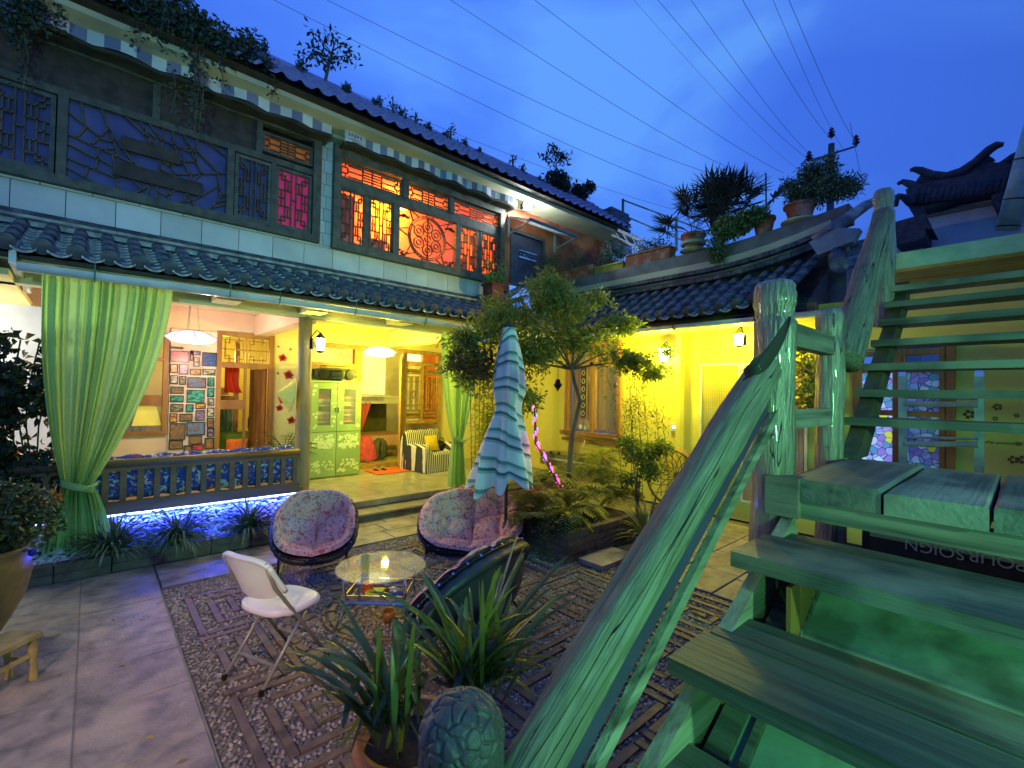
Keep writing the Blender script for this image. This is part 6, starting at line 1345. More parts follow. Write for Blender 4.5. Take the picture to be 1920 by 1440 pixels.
o = thing('wind_bell', 'small dark bell hanging from the tree branch before the window', 'bell', tuple(P(1, 4.6, 1046, 722))); c = P(1, 4.6, 1046, 722); MB().lathe([(.001, .09), (.03, .08), (.045, .03), (.07, 0), (.065, -.005), (.02, -.06), (.001, -.1)], c, 12).build('bell_body', m_black, o, smooth=True); MB().tube([c+V(0, 0, .09), c+V(0, 0, .32)], .003, 4).build('cord', m_black, o)
# mesh sliding doors
def meshdoor(ya, yb, za, zb, mback, lab):
    o = thing('mesh_sliding_door', lab, 'door', (XW-.05, (ya+yb)/2, za), 'fine mesh sliding doors of the wing'); q = MB(); X_ = XW-.03
    q.box(X_-.01, ya, za, X_+.02, ya+.035, zb); q.box(X_-.01, yb-.035, za, X_+.02, yb, zb); q.box(X_-.01, ya+.035, zb-.035, X_+.02, yb-.035, zb); q.box(X_-.01, ya+.035, za, X_+.02, yb-.035, za+.035); q.build('door_frame', m_gut, o); q = MB(); n = int((yb-ya)/.035)
    for k in range(1, n): y = ya+(yb-ya)*k/n; q.box(X_, y-.003, za+.03, X_+.004, y+.003, zb-.03)
    n = int((zb-za)/.035)
    for k in range(1, n): z = za+(zb-za)*k/n; q.box(X_-.0045, ya+.03, z-.003, X_-.0005, yb-.03, z+.003)
    q.build('mesh', mat(lab[:6]+'_mesh_wire', (.5, .42, .12), None, 4, .6, 0), o); MB().box(X_+.012, ya+.03, za+.03, X_+.016, yb-.03, zb-.03).build('backing_pane', mback, o)
meshdoor(3.06, 3.72, .3, 2.50, m_yel, 'pale yellow fine mesh sliding door left of the stair post'); meshdoor(2.12, 3.04, .3, 2.50, mat('pinkish_glass', (.75, .38, .28), (.55, .5, .75), 2.2, .3, 0, lo=.42, hi=.58), 'pink glowing fine mesh sliding door seen between the stair posts')
o = thing('yellow_leaf_vine', 'yellowish vine hanging beside the mesh door between the stair posts', 'vine', (7.6, 2.1, 2)); n = 500; a = P(0, 7.55, 1508, 760); pts = np.stack([7.55+.08*rng.normal(size=n), a.y+.10*rng.normal(size=n), 1.6+1.1*rng.random(n)], 1); leaves('foliage', pts, .07, .05, mat('lit_vine_leaf', (.35, .32, .03), (.12, .14, .02), 5, .5, .1, island=.5), o); MB().tube([V(7.58, a.y, 0.3), V(7.58, a.y+.05, 2.6)], .008, 5).build('stem', m_bark, o)
wpart(MB().box(XW-.08, 1.78, .1, XW, 1.96, 2.95), 'timber_post', m_brown)
# stained glass door
o = thing('stained_glass_door', 'timber framed door with blue violet and yellow stained glass panels seen through the stair', 'door', (XW, 1.1, .3))
m_sg = bpy.data.materials.new('stained_glass_lit'); m_sg.use_nodes = True; t = m_sg.node_tree; p = t.nodes['Principled BSDF']; tcn = t.nodes.new('ShaderNodeTexCoord'); vo = t.nodes.new('ShaderNodeTexVoronoi'); vo.inputs['Scale'].default_value = 13; v2 = t.nodes.new('ShaderNodeTexVoronoi'); v2.feature = 'DISTANCE_TO_EDGE'; v2.inputs['Scale'].default_value = 13
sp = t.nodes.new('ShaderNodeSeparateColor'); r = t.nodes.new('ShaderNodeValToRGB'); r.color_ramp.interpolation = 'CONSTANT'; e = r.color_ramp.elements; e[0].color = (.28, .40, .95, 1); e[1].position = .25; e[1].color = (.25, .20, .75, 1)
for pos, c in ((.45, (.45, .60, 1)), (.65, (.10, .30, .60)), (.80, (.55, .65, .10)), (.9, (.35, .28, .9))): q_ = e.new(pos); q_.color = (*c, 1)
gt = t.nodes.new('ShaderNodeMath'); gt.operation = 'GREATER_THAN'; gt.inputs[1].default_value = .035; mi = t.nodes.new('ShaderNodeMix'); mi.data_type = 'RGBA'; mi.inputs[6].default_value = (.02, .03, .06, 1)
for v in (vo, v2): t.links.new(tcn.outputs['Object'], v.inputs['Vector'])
t.links.new(vo.outputs['Color'], sp.inputs[0]); t.links.new(sp.outputs[0], r.inputs[0]); t.links.new(v2.outputs['Distance'], gt.inputs[0]); t.links.new(gt.outputs[0], mi.inputs[0]); t.links.new(r.outputs[0], mi.inputs[7]); t.links.new(mi.outputs[2], p.inputs['Base Color']); t.links.new(mi.outputs[2], p.inputs['Emission Color']); p.inputs['Emission Strength'].default_value = .75; p.inputs['Roughness'].default_value = .2  # glass emits its own colour, standing in for light behind it
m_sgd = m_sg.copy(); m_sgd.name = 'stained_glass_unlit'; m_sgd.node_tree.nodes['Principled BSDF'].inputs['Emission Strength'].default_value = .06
ya = P(0, XW, 1618, 800).y; yb = P(0, XW, 1675, 800).y; yc = P(0, XW, 1700, 800).y; yd = P(0, XW, 1762, 800).y; ye = P(0, XW, 1792, 800).y; X_ = XW-.05
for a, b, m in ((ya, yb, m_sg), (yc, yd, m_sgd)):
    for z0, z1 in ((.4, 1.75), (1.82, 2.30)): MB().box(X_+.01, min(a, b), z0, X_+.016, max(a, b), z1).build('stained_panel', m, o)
for a, b in ((ya+.10, ya), (yb, yb-.09), (yc+.03, yc), (yd, yd-.06), (ye+.09, ye)): MB().box(X_-.02, min(a, b), .3, X_+.05, max(a, b), 2.62).build('door_stile', m_brown, o)
for z in (1.75, 2.30, 2.52): MB().box(X_-.015, ye, z, X_+.045, ya+.1, z+.07).build('door_rail', m_brown, o)
# wall prints on the right wall with script
o = thing('wall_stickers', 'small butterfly and paw print stickers on the yellow wall behind the stair', 'wall decal', (XW, .2, 1.9)); q = MB()
for px, py, r in ((1870, 763, .045), (1866, 785, .028), (1906, 779, .026), (1909, 832, .028), (1900, 862, .05), (1918, 862, .05), (1817, 777, .06)):
    c = P(0, XW-.004, px, py)
    for k in range(5): a = k*1.257; q.obx((XW-.004, c.y+r*.6*math.cos(a), c.z+r*.6*math.sin(a)), (.0015, 0, 0), (0, r*.28, 0), (0, 0, r*.28))
q.build('print', mat('brown_print', (.22, .10, .03), None, 4, .8, 0), o, kind='stuff')
for txt, px, py, s in (('the animal of', 1846, 831, .056), ('meeting', 1806, 831, .05)):
    c = P(0, XW-.004, px, py); cu_ = bpy.data.curves.new('wall_script', 'FONT'); cu_.body = txt; cu_.size = s; cu_.shear = .35; cu_.extrude = .001; cu_.materials.append(_M['brown_print']); ob = text_mesh('wall_script', cu_)
    ob.matrix_basis = Matrix.Translation((XW-.006, c.y, c.z)) @ Matrix(((0, 0, -1), (-1, 0, 0), (0, 1, 0))).to_4x4(); put(ob, o); ob['kind'] = 'stuff'
# ladder behind the stairs
o = thing('aluminium_ladder', 'aluminium step ladder standing behind the open stair treads', 'ladder', (6.6, .7, .4)); m_al = mat('aluminium', (.45, .48, .45), (.3, .32, .3), 8, .35, .1, metal=.6)
L0, L1, R0, R1 = P(0, 6.4, 1695, 880), P(0, 6.4, 1692, 700), P(0, 6.4, 1836, 900), P(0, 6.4, 1836, 700)
for a, b in ((L0, L1), (R0, R1)): MB().bar(V(a.x, a.y, .2), b, .07, .03, (1, 0, 0)).build('ladder_rail', m_al, o); MB().obx(b+V(0, 0, .03), (.02, 0, 0), (0, .03, 0), (0, 0, .06)).build('rail_cap', m_chrome, o)
for py in (757, 832): MB().tube([P(0, 6.38, 1697, py), P(0, 6.38, 1834, py+2)], .028, 8).build('rung', m_al, o); MB().tube([P(0, 6.38, 1697, py-12), P(0, 6.38, 1834, py-9)], .014, 8).build('rung', m_al, o)
# ---------------------------------------------------------------- terrace pots and plants
m_terra = mat('terracotta_pot', (.38, .13, .05), (.22, .07, .03), 6, .75, .2, wear=(.45, .3, .2), wscale=5); m_tg = mat('terrace_leaf', (.10, .16, .05), (.04, .08, .02), 6, .5, .1, island=.5)
def trough(label, pxa, pxb, py, hgt, m, X_=8.32, leafn=500, lh=.25, lm=None, rise=0):
    a, b = P(0, X_, pxa, py), P(0, X_, pxb, py-(pxb-pxa)*.26); z = 4.60+rise; t = thing('planter_trough', label, 'planter', (X_, (a.y+b.y)/2, z), 'planter troughs on the terrace edge'); y0, y1 = min(a.y, b.y), max(a.y, b.y)
    q = MB(); q.prism([V(X_-.10, y0+.03, z), V(X_+.10, y0+.03, z), V(X_+.13, y0, z+hgt), V(X_-.13, y0, z+hgt)], (0, y1-y0, 0)); q.box(X_-.145, y0-.01, z+hgt-.03, X_+.145, y1+.01, z+hgt); q.build('trough_body', m, t)
    if leafn:
        leaves('foliage', blob((X_, (y0+y1)/2, z+hgt+lh*.45), (.16, (y1-y0)*.55, lh), leafn, .2), .06, .025, lm or m_tg, t, droop=-.3); q = MB()
        for k in range(10): yy = random.uniform(y0, y1); q.tube([V(X_, yy, z+hgt-.02), V(X_+.03, yy, z+hgt+lh*.8)], .005, 4)
        q.build('stems', m_bark, t)
    return t
trough('terracotta trough at the tree end of the terrace edge', 1045, 1118, 520, .24, m_terra, leafn=500); trough('yellow trough between the two long terracotta troughs', 1122, 1174, 505, .16, mat('yellow_trough', (.45, .45, .06), None, 6, .6, .1), leafn=1200, lh=.42, lm=mat('grey_feathery_leaf', (.10, .17, .12), (.05, .09, .07), 6, .6, .1, island=.4)); trough('long terracotta trough in the middle of the terrace edge', 1180, 1262, 492, .26, m_terra, leafn=500, lh=.2)
def potplant(nm, label, px, py, r, h, m, X_=8.35, z=4.60, cat='pot'):
    c = P(0, X_, px, py); t = thing(nm, label, cat, (X_, c.y, z)); MB().lathe([(r*.68, 0), (r*.85, h*.5), (r*.97, h*.82), (r*1.08, h*.84), (r*1.08, h), (r*.9, h), (r*.85, h*.85)], (X_, c.y, z), 24).build('pot_body', m, t, smooth=False); return t, V(X_, c.y, z+h)
t, c = potplant('banded_pot', 'banded terracotta pot holding the big fan palm on the terrace', 1300, 450, .21, .30, m_terra, z=4.70); MB().lathe([(.225, .10), (.228, .11), (.228, .15), (.222, .16)], c-V(0, 0, .3), 24).build('white_band', m_cream, t); MB().lathe([(.17, 0), (.24, .03), (.24, .05), (.17, .02)], c-V(0, 0, .345), 24).build('saucer', m_cream, t)
# fan palm
fp = thing('fan_palm', 'dark fan palm with many stiff leaves on the terrace against the sky', 'palm', tuple(c)); q = MB(); m_fan = mat('fan_palm_leaf', (.045, .075, .06), (.02, .035, .03), 5, .45, .1, island=.4)
for ox, oz, n in ((.05, .10, 13), (-.30, .22, 17), (-.62, .22, 16), (-.9, .12, 9)):
    base_ = c+V(.1, ox, 0)
    for k in range(n):
        a = random.random()*6.283; el = random.uniform(.1, 1.35); d = V(math.cos(a)*math.cos(el), math.sin(a)*math.cos(el), math.sin(el)); L_ = random.uniform(.35, .6); e_ = base_+V(0, 0, oz)+d*L_; q.tube([base_, base_+V(0, 0, oz)+d*L_*.4, e_], .006, 4)
        s_ = d.cross(V(0, 0, 1)).normalized(); uu = s_.cross(d)
        for j in range(15): ang = math.radians(-105+15*j); q.blade(e_, d*math.cos(ang)+s_*math.sin(ang)+uu*.12, random.uniform(.34, .48), .036, .25, 3)
q.build('fan_leaves', m_fan, fp)
# trailing plant over the parapet
t, c = potplant('brown_pot', 'brown pot half hidden by trailing ivy on the terrace edge', 1432, 425, .17, .3, m_terra, z=4.68)
iv = thing('trailing_ivy', 'pale green ivy trailing over the terrace parapet below the fan palm', 'ivy', tuple(c)); p1, p2, p3 = P(0, 8.1, 1370, 425), P(0, 8.02, 1345, 465), P(0, 8.15, 1410, 405)
leaves('foliage', np.concatenate([blob(p1, (.2, .38, .22), 1500, .2), blob(p2, (.12, .2, .30), 500, .2), blob(p3, (.2, .3, .16), 800, .2)]), .06, .045, mat('ivy_leaf', (.16, .26, .08), (.06, .12, .03), 6, .5, .1, island=.5), iv, droop=.8); q = MB()
for k in range(8): q.tube([c, p3+V(0, random.gauss(0, .2), .05), p2+V(0, random.gauss(0, .15), -.2)], .004, 4)
q.build('stems', m_bark, iv)
t, c = potplant('square_rim_pot', 'brown pot with tall shrub at the end of the terrace by the stair', 1500, 400, .22, .27, m_terra, z=4.78); MB().lathe([(.18, 0), (.27, .02), (.27, .045), (.18, .03)], c-V(0, 0, .31), 24).build('saucer', m_cream, t)
sh = thing('terrace_shrub', 'leafy shrub with upright tip in the pot at the end of the terrace', 'shrub', tuple(c)); cs_ = [P(0, 8.4, px, py) for px, py in ((1545, 355), (1500, 360), (1590, 350), (1555, 310), (1520, 325), (1480, 350))]
leaves('foliage', np.concatenate([blob(p, (.25, rr, rz), n, .15) for p, rr, rz, n in zip(cs_, (.36, .26, .22, .14, .22, .14), (.26, .2, .18, .24, .2, .14), (1900, 900, 700, 450, 800, 260))]), .085, .022, mat('terrace_shrub_leaf', (.12, .22, .10), (.05, .11, .05), 6, .5, .1, island=.5), sh); q = MB()
for p in cs_: q.tube([c, c.lerp(p, .5)+V(0, 0, .03), p], [.015, .01, .004], 5)
q.build('stems', m_bark, sh)
c = P(0, 8.4, 1436, 430); o = thing('thin_stake', 'thin bare stake standing among the terrace pots', 'stake', tuple(c)); MB().tube([P(0, 8.45, 1437, 430), P(0, 8.45, 1436, 325)], .012, 6).build('stick', m_black, o)
# corner plants near the upper door
t, c = potplant('blue_glazed_pot', 'blue glazed pot at the corner of the terrace before the steel door', 1032, 540, .17, .32, mat('blue_glaze', (.03, .10, .14), (.02, .05, .08), 5, .2, .1), X_=7.9, z=4.42); leaves('foliage', blob(c+V(0, 0, .25), (.45, .4, .28), 900, .1), .07, .014, mat('olive_needle', (.14, .16, .05), (.07, .09, .03), 6, .6, .1, island=.4), t, droop=0); q = MB()
for k in range(9): q.tube([c, c+V(random.gauss(0, .2), random.gauss(0, .2), .4)], .005, 4)
q.build('stems', m_bark, t)
c = P(1, 7.2, 925, 545); o = thing('square_brown_pot', 'square reddish brown pot on the tiles at the inner roof corner', 'pot', tuple(c)); MB().prism([c+V(-.15, -.15, -.22), c+V(.15, -.15, -.22), c+V(.15, .15, -.22), c+V(-.15, .15, -.22)], (0, 0, .32)).build('pot_body', mat('red_brown_pot', (.20, .06, .04), None, 5, .6, .2), o); MB().box(c.x-.18, c.y-.18, c.z+.09, c.x+.18, c.y+.18, c.z+.13).build('pot_rim', _M['red_brown_pot'], o)
q = MB(); pts = []
for k in range(7):
    e_ = c+V(random.uniform(-.2, .35), random.uniform(-.1, .1), random.uniform(.25, .75)); q.tube([c+V(0, 0, .1), c.lerp(e_, .5)+V(.04, 0, .03), e_], .006, 4); pts += [c.lerp(e_, random.uniform(.3, 1))+V(random.gauss(0, .05), random.gauss(0, .05), random.gauss(0, .04)) for _ in range(45)]
q.build('stems', m_bark, o, kind='stuff'); leaves('foliage', np.array([tuple(p) for p in pts]), .07, .045, mat('bright_leaf', (.22, .34, .07), (.12, .2, .04), 5, .5, .1, island=.4), o)
# ---------------------------------------------------------------- roof plants
m_con = mat('roof_conifer_leaf', (.05, .08, .05), (.02, .035, .025), 6, .6, .1, island=.4)
RP = [(495, 96, 8.15, .16), (565, 128, 8.15, .15), (650, 170, 8.15, .13), (707, 195, 8.15, .15), (755, 217, 8.15, .16), (802, 243, 8.15, .15), (835, 258, 8.15, .14), (870, 273, 8.15, .15), (897, 288, 8.15, .12), (980, 320, 8.15, .16)]
for i, (px, py, y, r) in enumerate(RP):
    c = P(1, y, px, py); o = thing('roof_plant', 'small dark tufted plant on the blue tiled roof ridge', 'plant', tuple(c), 'tufted plants along the roof ridge')
    MB().tube([V(c.x, c.y, 7.2), c], .02, 5).build('stem', m_bark, o); leaves('foliage', blob(c, (r*.6, r*.6, r*.8), 90, .1), .09, .028, m_con, o, droop=-.9)
ords = ['leftmost', 'second from the left', 'third from the left', 'fourth from the left', 'fifth from the left', 'sixth from the left', 'fourth from the right', 'third from the right', 'second from the right', 'rightmost']
for o, s_ in zip([o for o in C.objects if o.name.startswith('roof_plant')], ords): o['label'] = 'dark tufted plant on the blue roof ridge, %s of the row' % s_
def sapling(label, px, py0, py1, y, spread, n, m=m_con, lean=0, leaf=.11):
    a, b = P(1, y, px, py0), P(1, y, px+lean, py1); o = thing('roof_sapling', label, 'tree', tuple(a)); q = MB(); q.tube([V(a.x, a.y, min(a.z, 7.2)), a.lerp(b, .5), b], [.03, .02, .008], 6); q.build('trunk', m_bark, o); q = MB(); pts = []
    for k in range(9):
        f = random.uniform(.3, 1); s_ = a.lerp(b, f); e_ = s_+V(random.uniform(-1, 1)*spread, random.uniform(-.5, .5)*spread, random.uniform(-.1, .6)*spread); q.tube([s_, s_.lerp(e_, .6)+V(0, 0, .05), e_], [.012, .008, .003], 5)
        for j in range(n//9): f2 = random.uniform(.4, 1.05); pts.append(s_.lerp(e_, f2)+V(random.gauss(0, .06), random.gauss(0, .06), random.gauss(0, .06)))
    q.build('branches', m_bark, o); leaves('foliage', np.array([tuple(p) for p in pts]), leaf, .045, m, o)
sapling('bare branched sapling sticking out of the roof edge against the sky', 608, 150, 72, 8.15, .45, 260, lean=22)
sapling('tall bent sapling on the roof end with drooping tip', 1038, 345, 290, 8.15, .45, 220, lean=8, leaf=.13)
for px, a, b in ((737, 222, 190), (779, 243, 212), (845, 262, 240), (962, 318, 292)): sapling('thin leafless weed on the roof ridge %s' % {737: 'left of centre', 779: 'at the centre', 845: 'right of centre', 962: 'near the roof end'}[px], px, a, b, 8.15, .14, 27, leaf=.05)
o = thing('roof_end_bush', 'round dark bush at the far end of the blue roof', 'bush', tuple(P(1, 8.15, 1045, 350))); leaves('foliage', np.concatenate([blob(P(1, 8.15, px, py), (r*.9, r*.6, r*.72), n, .2) for px, py, r, n in ((1045, 345, .5, 1500), (1012, 352, .3, 600), (1085, 362, .35, 700), (1105, 350, .22, 300))]), .11, .05, m_con, o)
o = thing('roof_creeper', 'thick dark creeper sprawling over the left roof and hanging past the awning', 'creeper', tuple(P(1, 7.2, 350, 60)))
bl_ = [(240, 5, .22, 700), (290, 20, .28, 1100), (335, 30, .3, 1300), (365, 60, .26, 1100), (400, 70, .26, 900), (450, 95, .18, 400), (500, 120, .12, 160), (330, 70, .2, 500), (300, 60, .2, 400), (420, 110, .16, 300), (470, 80, .16, 250)]
leaves('foliage', np.concatenate([blob(P(1, 7.15, px, py), (r*1.2, .25, r), n, .15) for px, py, r, n in bl_]), .06, .035, m_con, o)
def hang(label, strands):
    o = thing('hanging_vine', label, 'vine', tuple(P(1, 7.0, strands[0][0], strands[0][1]))); q = MB(); pts = []
    for px, p0, p1, dn in strands:
        a, b = P(1, 7.05, px, p0), P(1, 7.05, px+random.uniform(-8, 8), p1); q.tube([a, a.lerp(b, .5)+V(.04, 0, 0), b], .005, 4); pts += [a.lerp(b, random.random())+V(random.gauss(0, .045), random.gauss(0, .05), random.gauss(0, .03)) for _ in range(dn)]
    q.build('stems', m_bark, o, kind='stuff'); leaves('foliage', np.array([tuple(p) for p in pts]), .055, .035, m_con, o)
hang('dark vine strands hanging in front of the window with the carved tablets', [(365, 60, 250, 110), (372, 60, 215, 80), (358, 70, 170, 80), (325, 130, 215, 40), (380, 60, 240, 60)])
hang('dark vine hanging at the far left corner of the upper window', [(35, 0, 90, 260), (50, 0, 60, 220), (70, 0, 45, 160), (42, 40, 170, 60), (20, 0, 60, 120), (100, 5, 50, 60)])
hang('small vine strands dangling from the eave right of the main creeper', [(515, 140, 185, 30), (410, 120, 165, 30), (255, 40, 80, 30)])
# ---------------------------------------------------------------- foreground plant in terracotta pot
m_str2 = mat('broad_strap_leaf', (.10, .135, .03), (.028, .055, .012), 4, .35, .1, island=.55, spec=.6)
translucent(m_str2, .25, (.25, .38, .05)); fpo = thing('terracotta_pot', 'terracotta pot in the foreground beside the carved newel top', 'pot', (1.05, 1.75, 0)); FP = P(2, .55, 770, 1385); print('foreground pot', FP)
MB().lathe([(.14, -.42), (.17, -.2), (.205, -.02), (.225, -.02), (.225, .03), (.19, .03), (.18, -.04)], FP, 32).build('pot_body', mat('orange_pot', (.42, .17, .06), (.30, .11, .04), 6, .6, .2), fpo, smooth=True); MB().lathe([(.001, -.03), (.18, -.03), (.18, -.028)], FP, 20).build('soil', m_soil, fpo)
MB().lathe([(.16, -.55), (.17, -.43)], FP, 20).build('pot_foot', m_conc, fpo)
fpl = thing('strap_leaf_plant', 'big clump of broad green strap leaves in the foreground pot', 'plant', tuple(FP)); q = MB(); BA, BB = D(735, 1345, 1.62), D(885, 1290, 1.66)
def strap(s_, e_, w_, arch):
    m1 = s_.lerp(e_, .5)+V(0, 0, arch); pts = []; n = 10
    for i in range(n+1):
        t = i/n; pts.append(s_*(1-t)**2+m1*2*t*(1-t)+e_*t*t)
    b = len(q.v); side = (e_-s_).cross(V(0, 0, 1)).normalized(); rot = random.uniform(-.7, .7)
    for i, p in enumerate(pts):
        t = i/n; ww = w_*(.45+.75*math.sin(math.pi*(t**.65)))*(1 if t < .98 else .05)*.5; sd = side*math.cos(rot)+V(0, 0, 1)*math.sin(rot); q.v += [tuple(p-sd*ww), tuple(p-V(0, 0, ww*.5)), tuple(p+sd*ww)]
    for i in range(n): a = b+i*3; q.face(a, a+1, a+4, a+3); q.face(a+1, a+2, a+5, a+4)
for base_, tg in ((BA, [(560, 1243), (555, 1340), (590, 1310), (640, 1170), (600, 1200), (520, 1235), (700, 1195), (650, 1250), (690, 1240), (620, 1395), (660, 1420), (740, 1160), (770, 1230), (710, 1400), (770, 1150), (800, 1200), (735, 1250), (830, 1270), (620, 1240), (780, 1320), (720, 1290), (800, 1350), (690, 1330), (750, 1440)]),
                  (BB, [(762, 1140), (835, 1120), (790, 1080), (880, 1100), (905, 1085), (985, 1035), (1000, 1150), (1060, 1110), (1095, 1105), (960, 1110), (940, 1060), (1020, 1225), (1035, 1260), (1000, 1270), (870, 1160), (820, 1180), (920, 1150), (760, 1200), (975, 1200), (900, 1200), (1040, 1180), (860, 1220), (960, 1250), (1010, 1310), (840, 1250), (930, 1280), (690, 1110), (740, 1140)])):
    for (tx, ty_) in tg:
        for j in range(3):
            e_ = D(tx+random.gauss(0, 12*j), ty_+random.gauss(0, 12*j), random.uniform(1.5, 2.0)); s_ = base_+V(random.gauss(0, .045), random.gauss(0, .045), random.uniform(-.03, .03)); strap(s_, e_, random.uniform(.016, .026), random.uniform(.05, .16))
q.build('blades', m_str2, fpl, smooth=True)

# fallen leaves scattered on the paving
fl_ = []
for _ in range(70): fl_.append((random.uniform(-1.2, 4.4), random.uniform(1.6, 6.2), .016))
lf_ = MB()
for i, (x, y, z) in enumerate(fl_):
    a = random.random()*6.28; l_ = random.uniform(.02, .035); lf_.add([(x, y, z), (x+l_*math.cos(a)-l_*.4*math.sin(a), y+l_*math.sin(a)+l_*.4*math.cos(a), z+.008), (x+2*l_*math.cos(a), y+2*l_*math.sin(a), z+.002), (x+l_*math.cos(a)+l_*.4*math.sin(a), y+l_*math.sin(a)-l_*.4*math.cos(a), z+.007)], [(0, 1, 2, 3)])
o = lf_.build('fallen_leaves', mat('dry_leaf', (.30, .20, .05), (.12, .14, .03), 6, .7, .1, island=.5)); o['label'] = 'small dry leaves fallen on the courtyard paving'; o['category'] = 'leaves'; o['kind'] = 'stuff'
# ---------------------------------------------------------------- outdoor staircase
K = .85; YR = .85
st = thing('outdoor_staircase', 'weathered timber staircase with log posts and handrails rising to the right over a plank landing', 'staircase', (2.5, -.3, 0))
def spart(q, name, m, par=None, **k): return q.build(name, m, par or st, **k)
def log(name, p0, p1, r0, r1, m, par=None, lump=.006, seg=40, n=36, grooves=0, seed=0, cap=None, bend=0):
    p0, p1 = Vector(p0), Vector(p1); d = p1-p0; L_ = d.length; q = MB(); zs = [L_*i/seg for i in range(seg+1)]
    for i, z in enumerate(zs):
        t = i/seg; R_ = r0+(r1-r0)*t
        if cap: R_ *= cap(z, L_)
        for k in range(n):
            a = 2*math.pi*k/n; v = mnoise.noise(Vector((math.cos(a)*1.6+seed, math.sin(a)*1.6, z*2.2)))*lump*1.8+mnoise.noise(Vector((math.cos(a)*5+seed, math.sin(a)*5, z*5)))*lump*.6
            g_ = mnoise.noise(Vector((math.cos(a)*9+seed, math.sin(a)*9, z*.9))); v -= grooves*max(0, .12-abs(g_))/.12
            rr = R_+v; q.v.append((rr*math.cos(a), rr*math.sin(a)+bend*math.sin(math.pi*t), z))
    for i in range(seg):
        for k in range(n): q.face(i*n+k, i*n+(k+1) % n, (i+1)*n+(k+1) % n, (i+1)*n+k)
    q.face(*range(n-1, -1, -1)); q.face(*range(seg*n, seg*n+n))
    o = q.build(name, m, None, smooth=True); zz = d.normalized(); xx = (V(0, 1, 0)-zz*zz.y).normalized(); yy = zz.cross(xx)
    mw = Matrix((xx, yy, zz)).transposed().to_4x4(); mw.translation = p0; o.matrix_basis = mw; put(o, par or st); return o
# crack colour added to the log material
def add_cracks(m, sx=3.2, sz=.35, width=.018):
    t = m.node_tree; p = t.nodes['Principled BSDF']; n = t.nodes.new; tcn = n('ShaderNodeTexCoord'); mp = n('ShaderNodeMapping'); mp.inputs['Scale'].default_value = (sx, sx, sz); no = n('ShaderNodeTexNoise'); no.inputs['Scale'].default_value = 2.2; no.inputs['Detail'].default_value = 1; no.inputs['Distortion'].default_value = .0
    a = n('ShaderNodeMath'); a.operation = 'SUBTRACT'; a.inputs[1].default_value = .5; b = n('ShaderNodeMath'); b.operation = 'ABSOLUTE'; r = n('ShaderNodeValToRGB'); r.color_ramp.elements[0].position = width*.35; r.color_ramp.elements[1].position = width; r.color_ramp.elements[0].color = (.04, .03, .02, 1)
    mi = n('ShaderNodeMix'); mi.data_type = 'RGBA'; mi.blend_type = 'MULTIPLY'; mi.inputs[0].default_value = 1; src = p.inputs['Base Color'].links[0].from_socket
    t.links.new(tcn.outputs['Object'], mp.inputs[0]); t.links.new(mp.outputs[0], no.inputs['Vector']); t.links.new(no.outputs['Fac'], a.inputs[0]); t.links.new(a.outputs[0], b.inputs[0]); t.links.new(b.outputs[0], r.inputs[0]); t.links.new(src, mi.inputs[6]); t.links.new(r.outputs[0], mi.inputs[7]); t.links.new(mi.outputs[2], p.inputs['Base Color'])
    bp = n('ShaderNodeBump'); bp.inputs['Strength'].default_value = .9; bp.inputs['Distance'].default_value = .02; t.links.new(r.outputs[0], bp.inputs['Height']); old = p.inputs['Normal'].links[0].from_socket; t.links.new(old, bp.inputs['Normal']); t.links.new(bp.outputs[0], p.inputs['Normal'])
add_cracks(m_log, 9, .22, .006); add_cracks(m_post, 6, .3, .003)
# treads of the lower flight
TZ = [(.10, -.52, .0), (.35, -.03, .48), (.60, .48, .97), (.845, .97, 1.445), (1.085, 1.445, 1.925), (1.33, 1.925, 2.40)]
def board(x0, x1, y0, y1, z, th, m, name='tread', tilt=0):
    q = MB(); nx, ny = 3, 26; b = 0
    for s_, zz in ((0, z), (1, z-th)):
        for j in range(ny+1):
            for i in range(nx+1):
                y = y0+(y1-y0)*j/ny; x = x0+(x1-x0)*i/nx; w_ = mnoise.noise(Vector((x0*7+(i > 1)*3, y*1.5, z*3)))*.008
                q.v.append((x+(w_ if i in (0, nx) else 0), y, zz+mnoise.noise(Vector((x*2, y*1.2, z)))*.005))
    W_ = nx+1; N_ = W_*(ny+1)
    for j in range(ny):
        for i in range(nx): a = j*W_+i; q.face(a, a+1, a+W_+1, a+W_); q.face(N_+a, N_+a+W_, N_+a+W_+1, N_+a+1)
        q.face(j*W_, (j+1)*W_, N_+(j+1)*W_, N_+j*W_); q.face(j*W_+nx, N_+j*W_+nx, N_+(j+1)*W_+nx, (j+1)*W_+nx)
    for j in (0, ny): 
        for i in range(nx): a = j*W_+i; q.face(a, N_+a, N_+a+1, a+1)
    return spart(q, name, m)
for i, (z, a, b) in enumerate(TZ):
    yl = .80
    if i == 4: board(a, a+.255, -1.9, yl, z, .055, m_tread); board(a+.262, b, -1.9, yl-.02, z+.004, .055, m_tread)
    else: board(a, b, -1.9, yl, z, .06, m_tread)
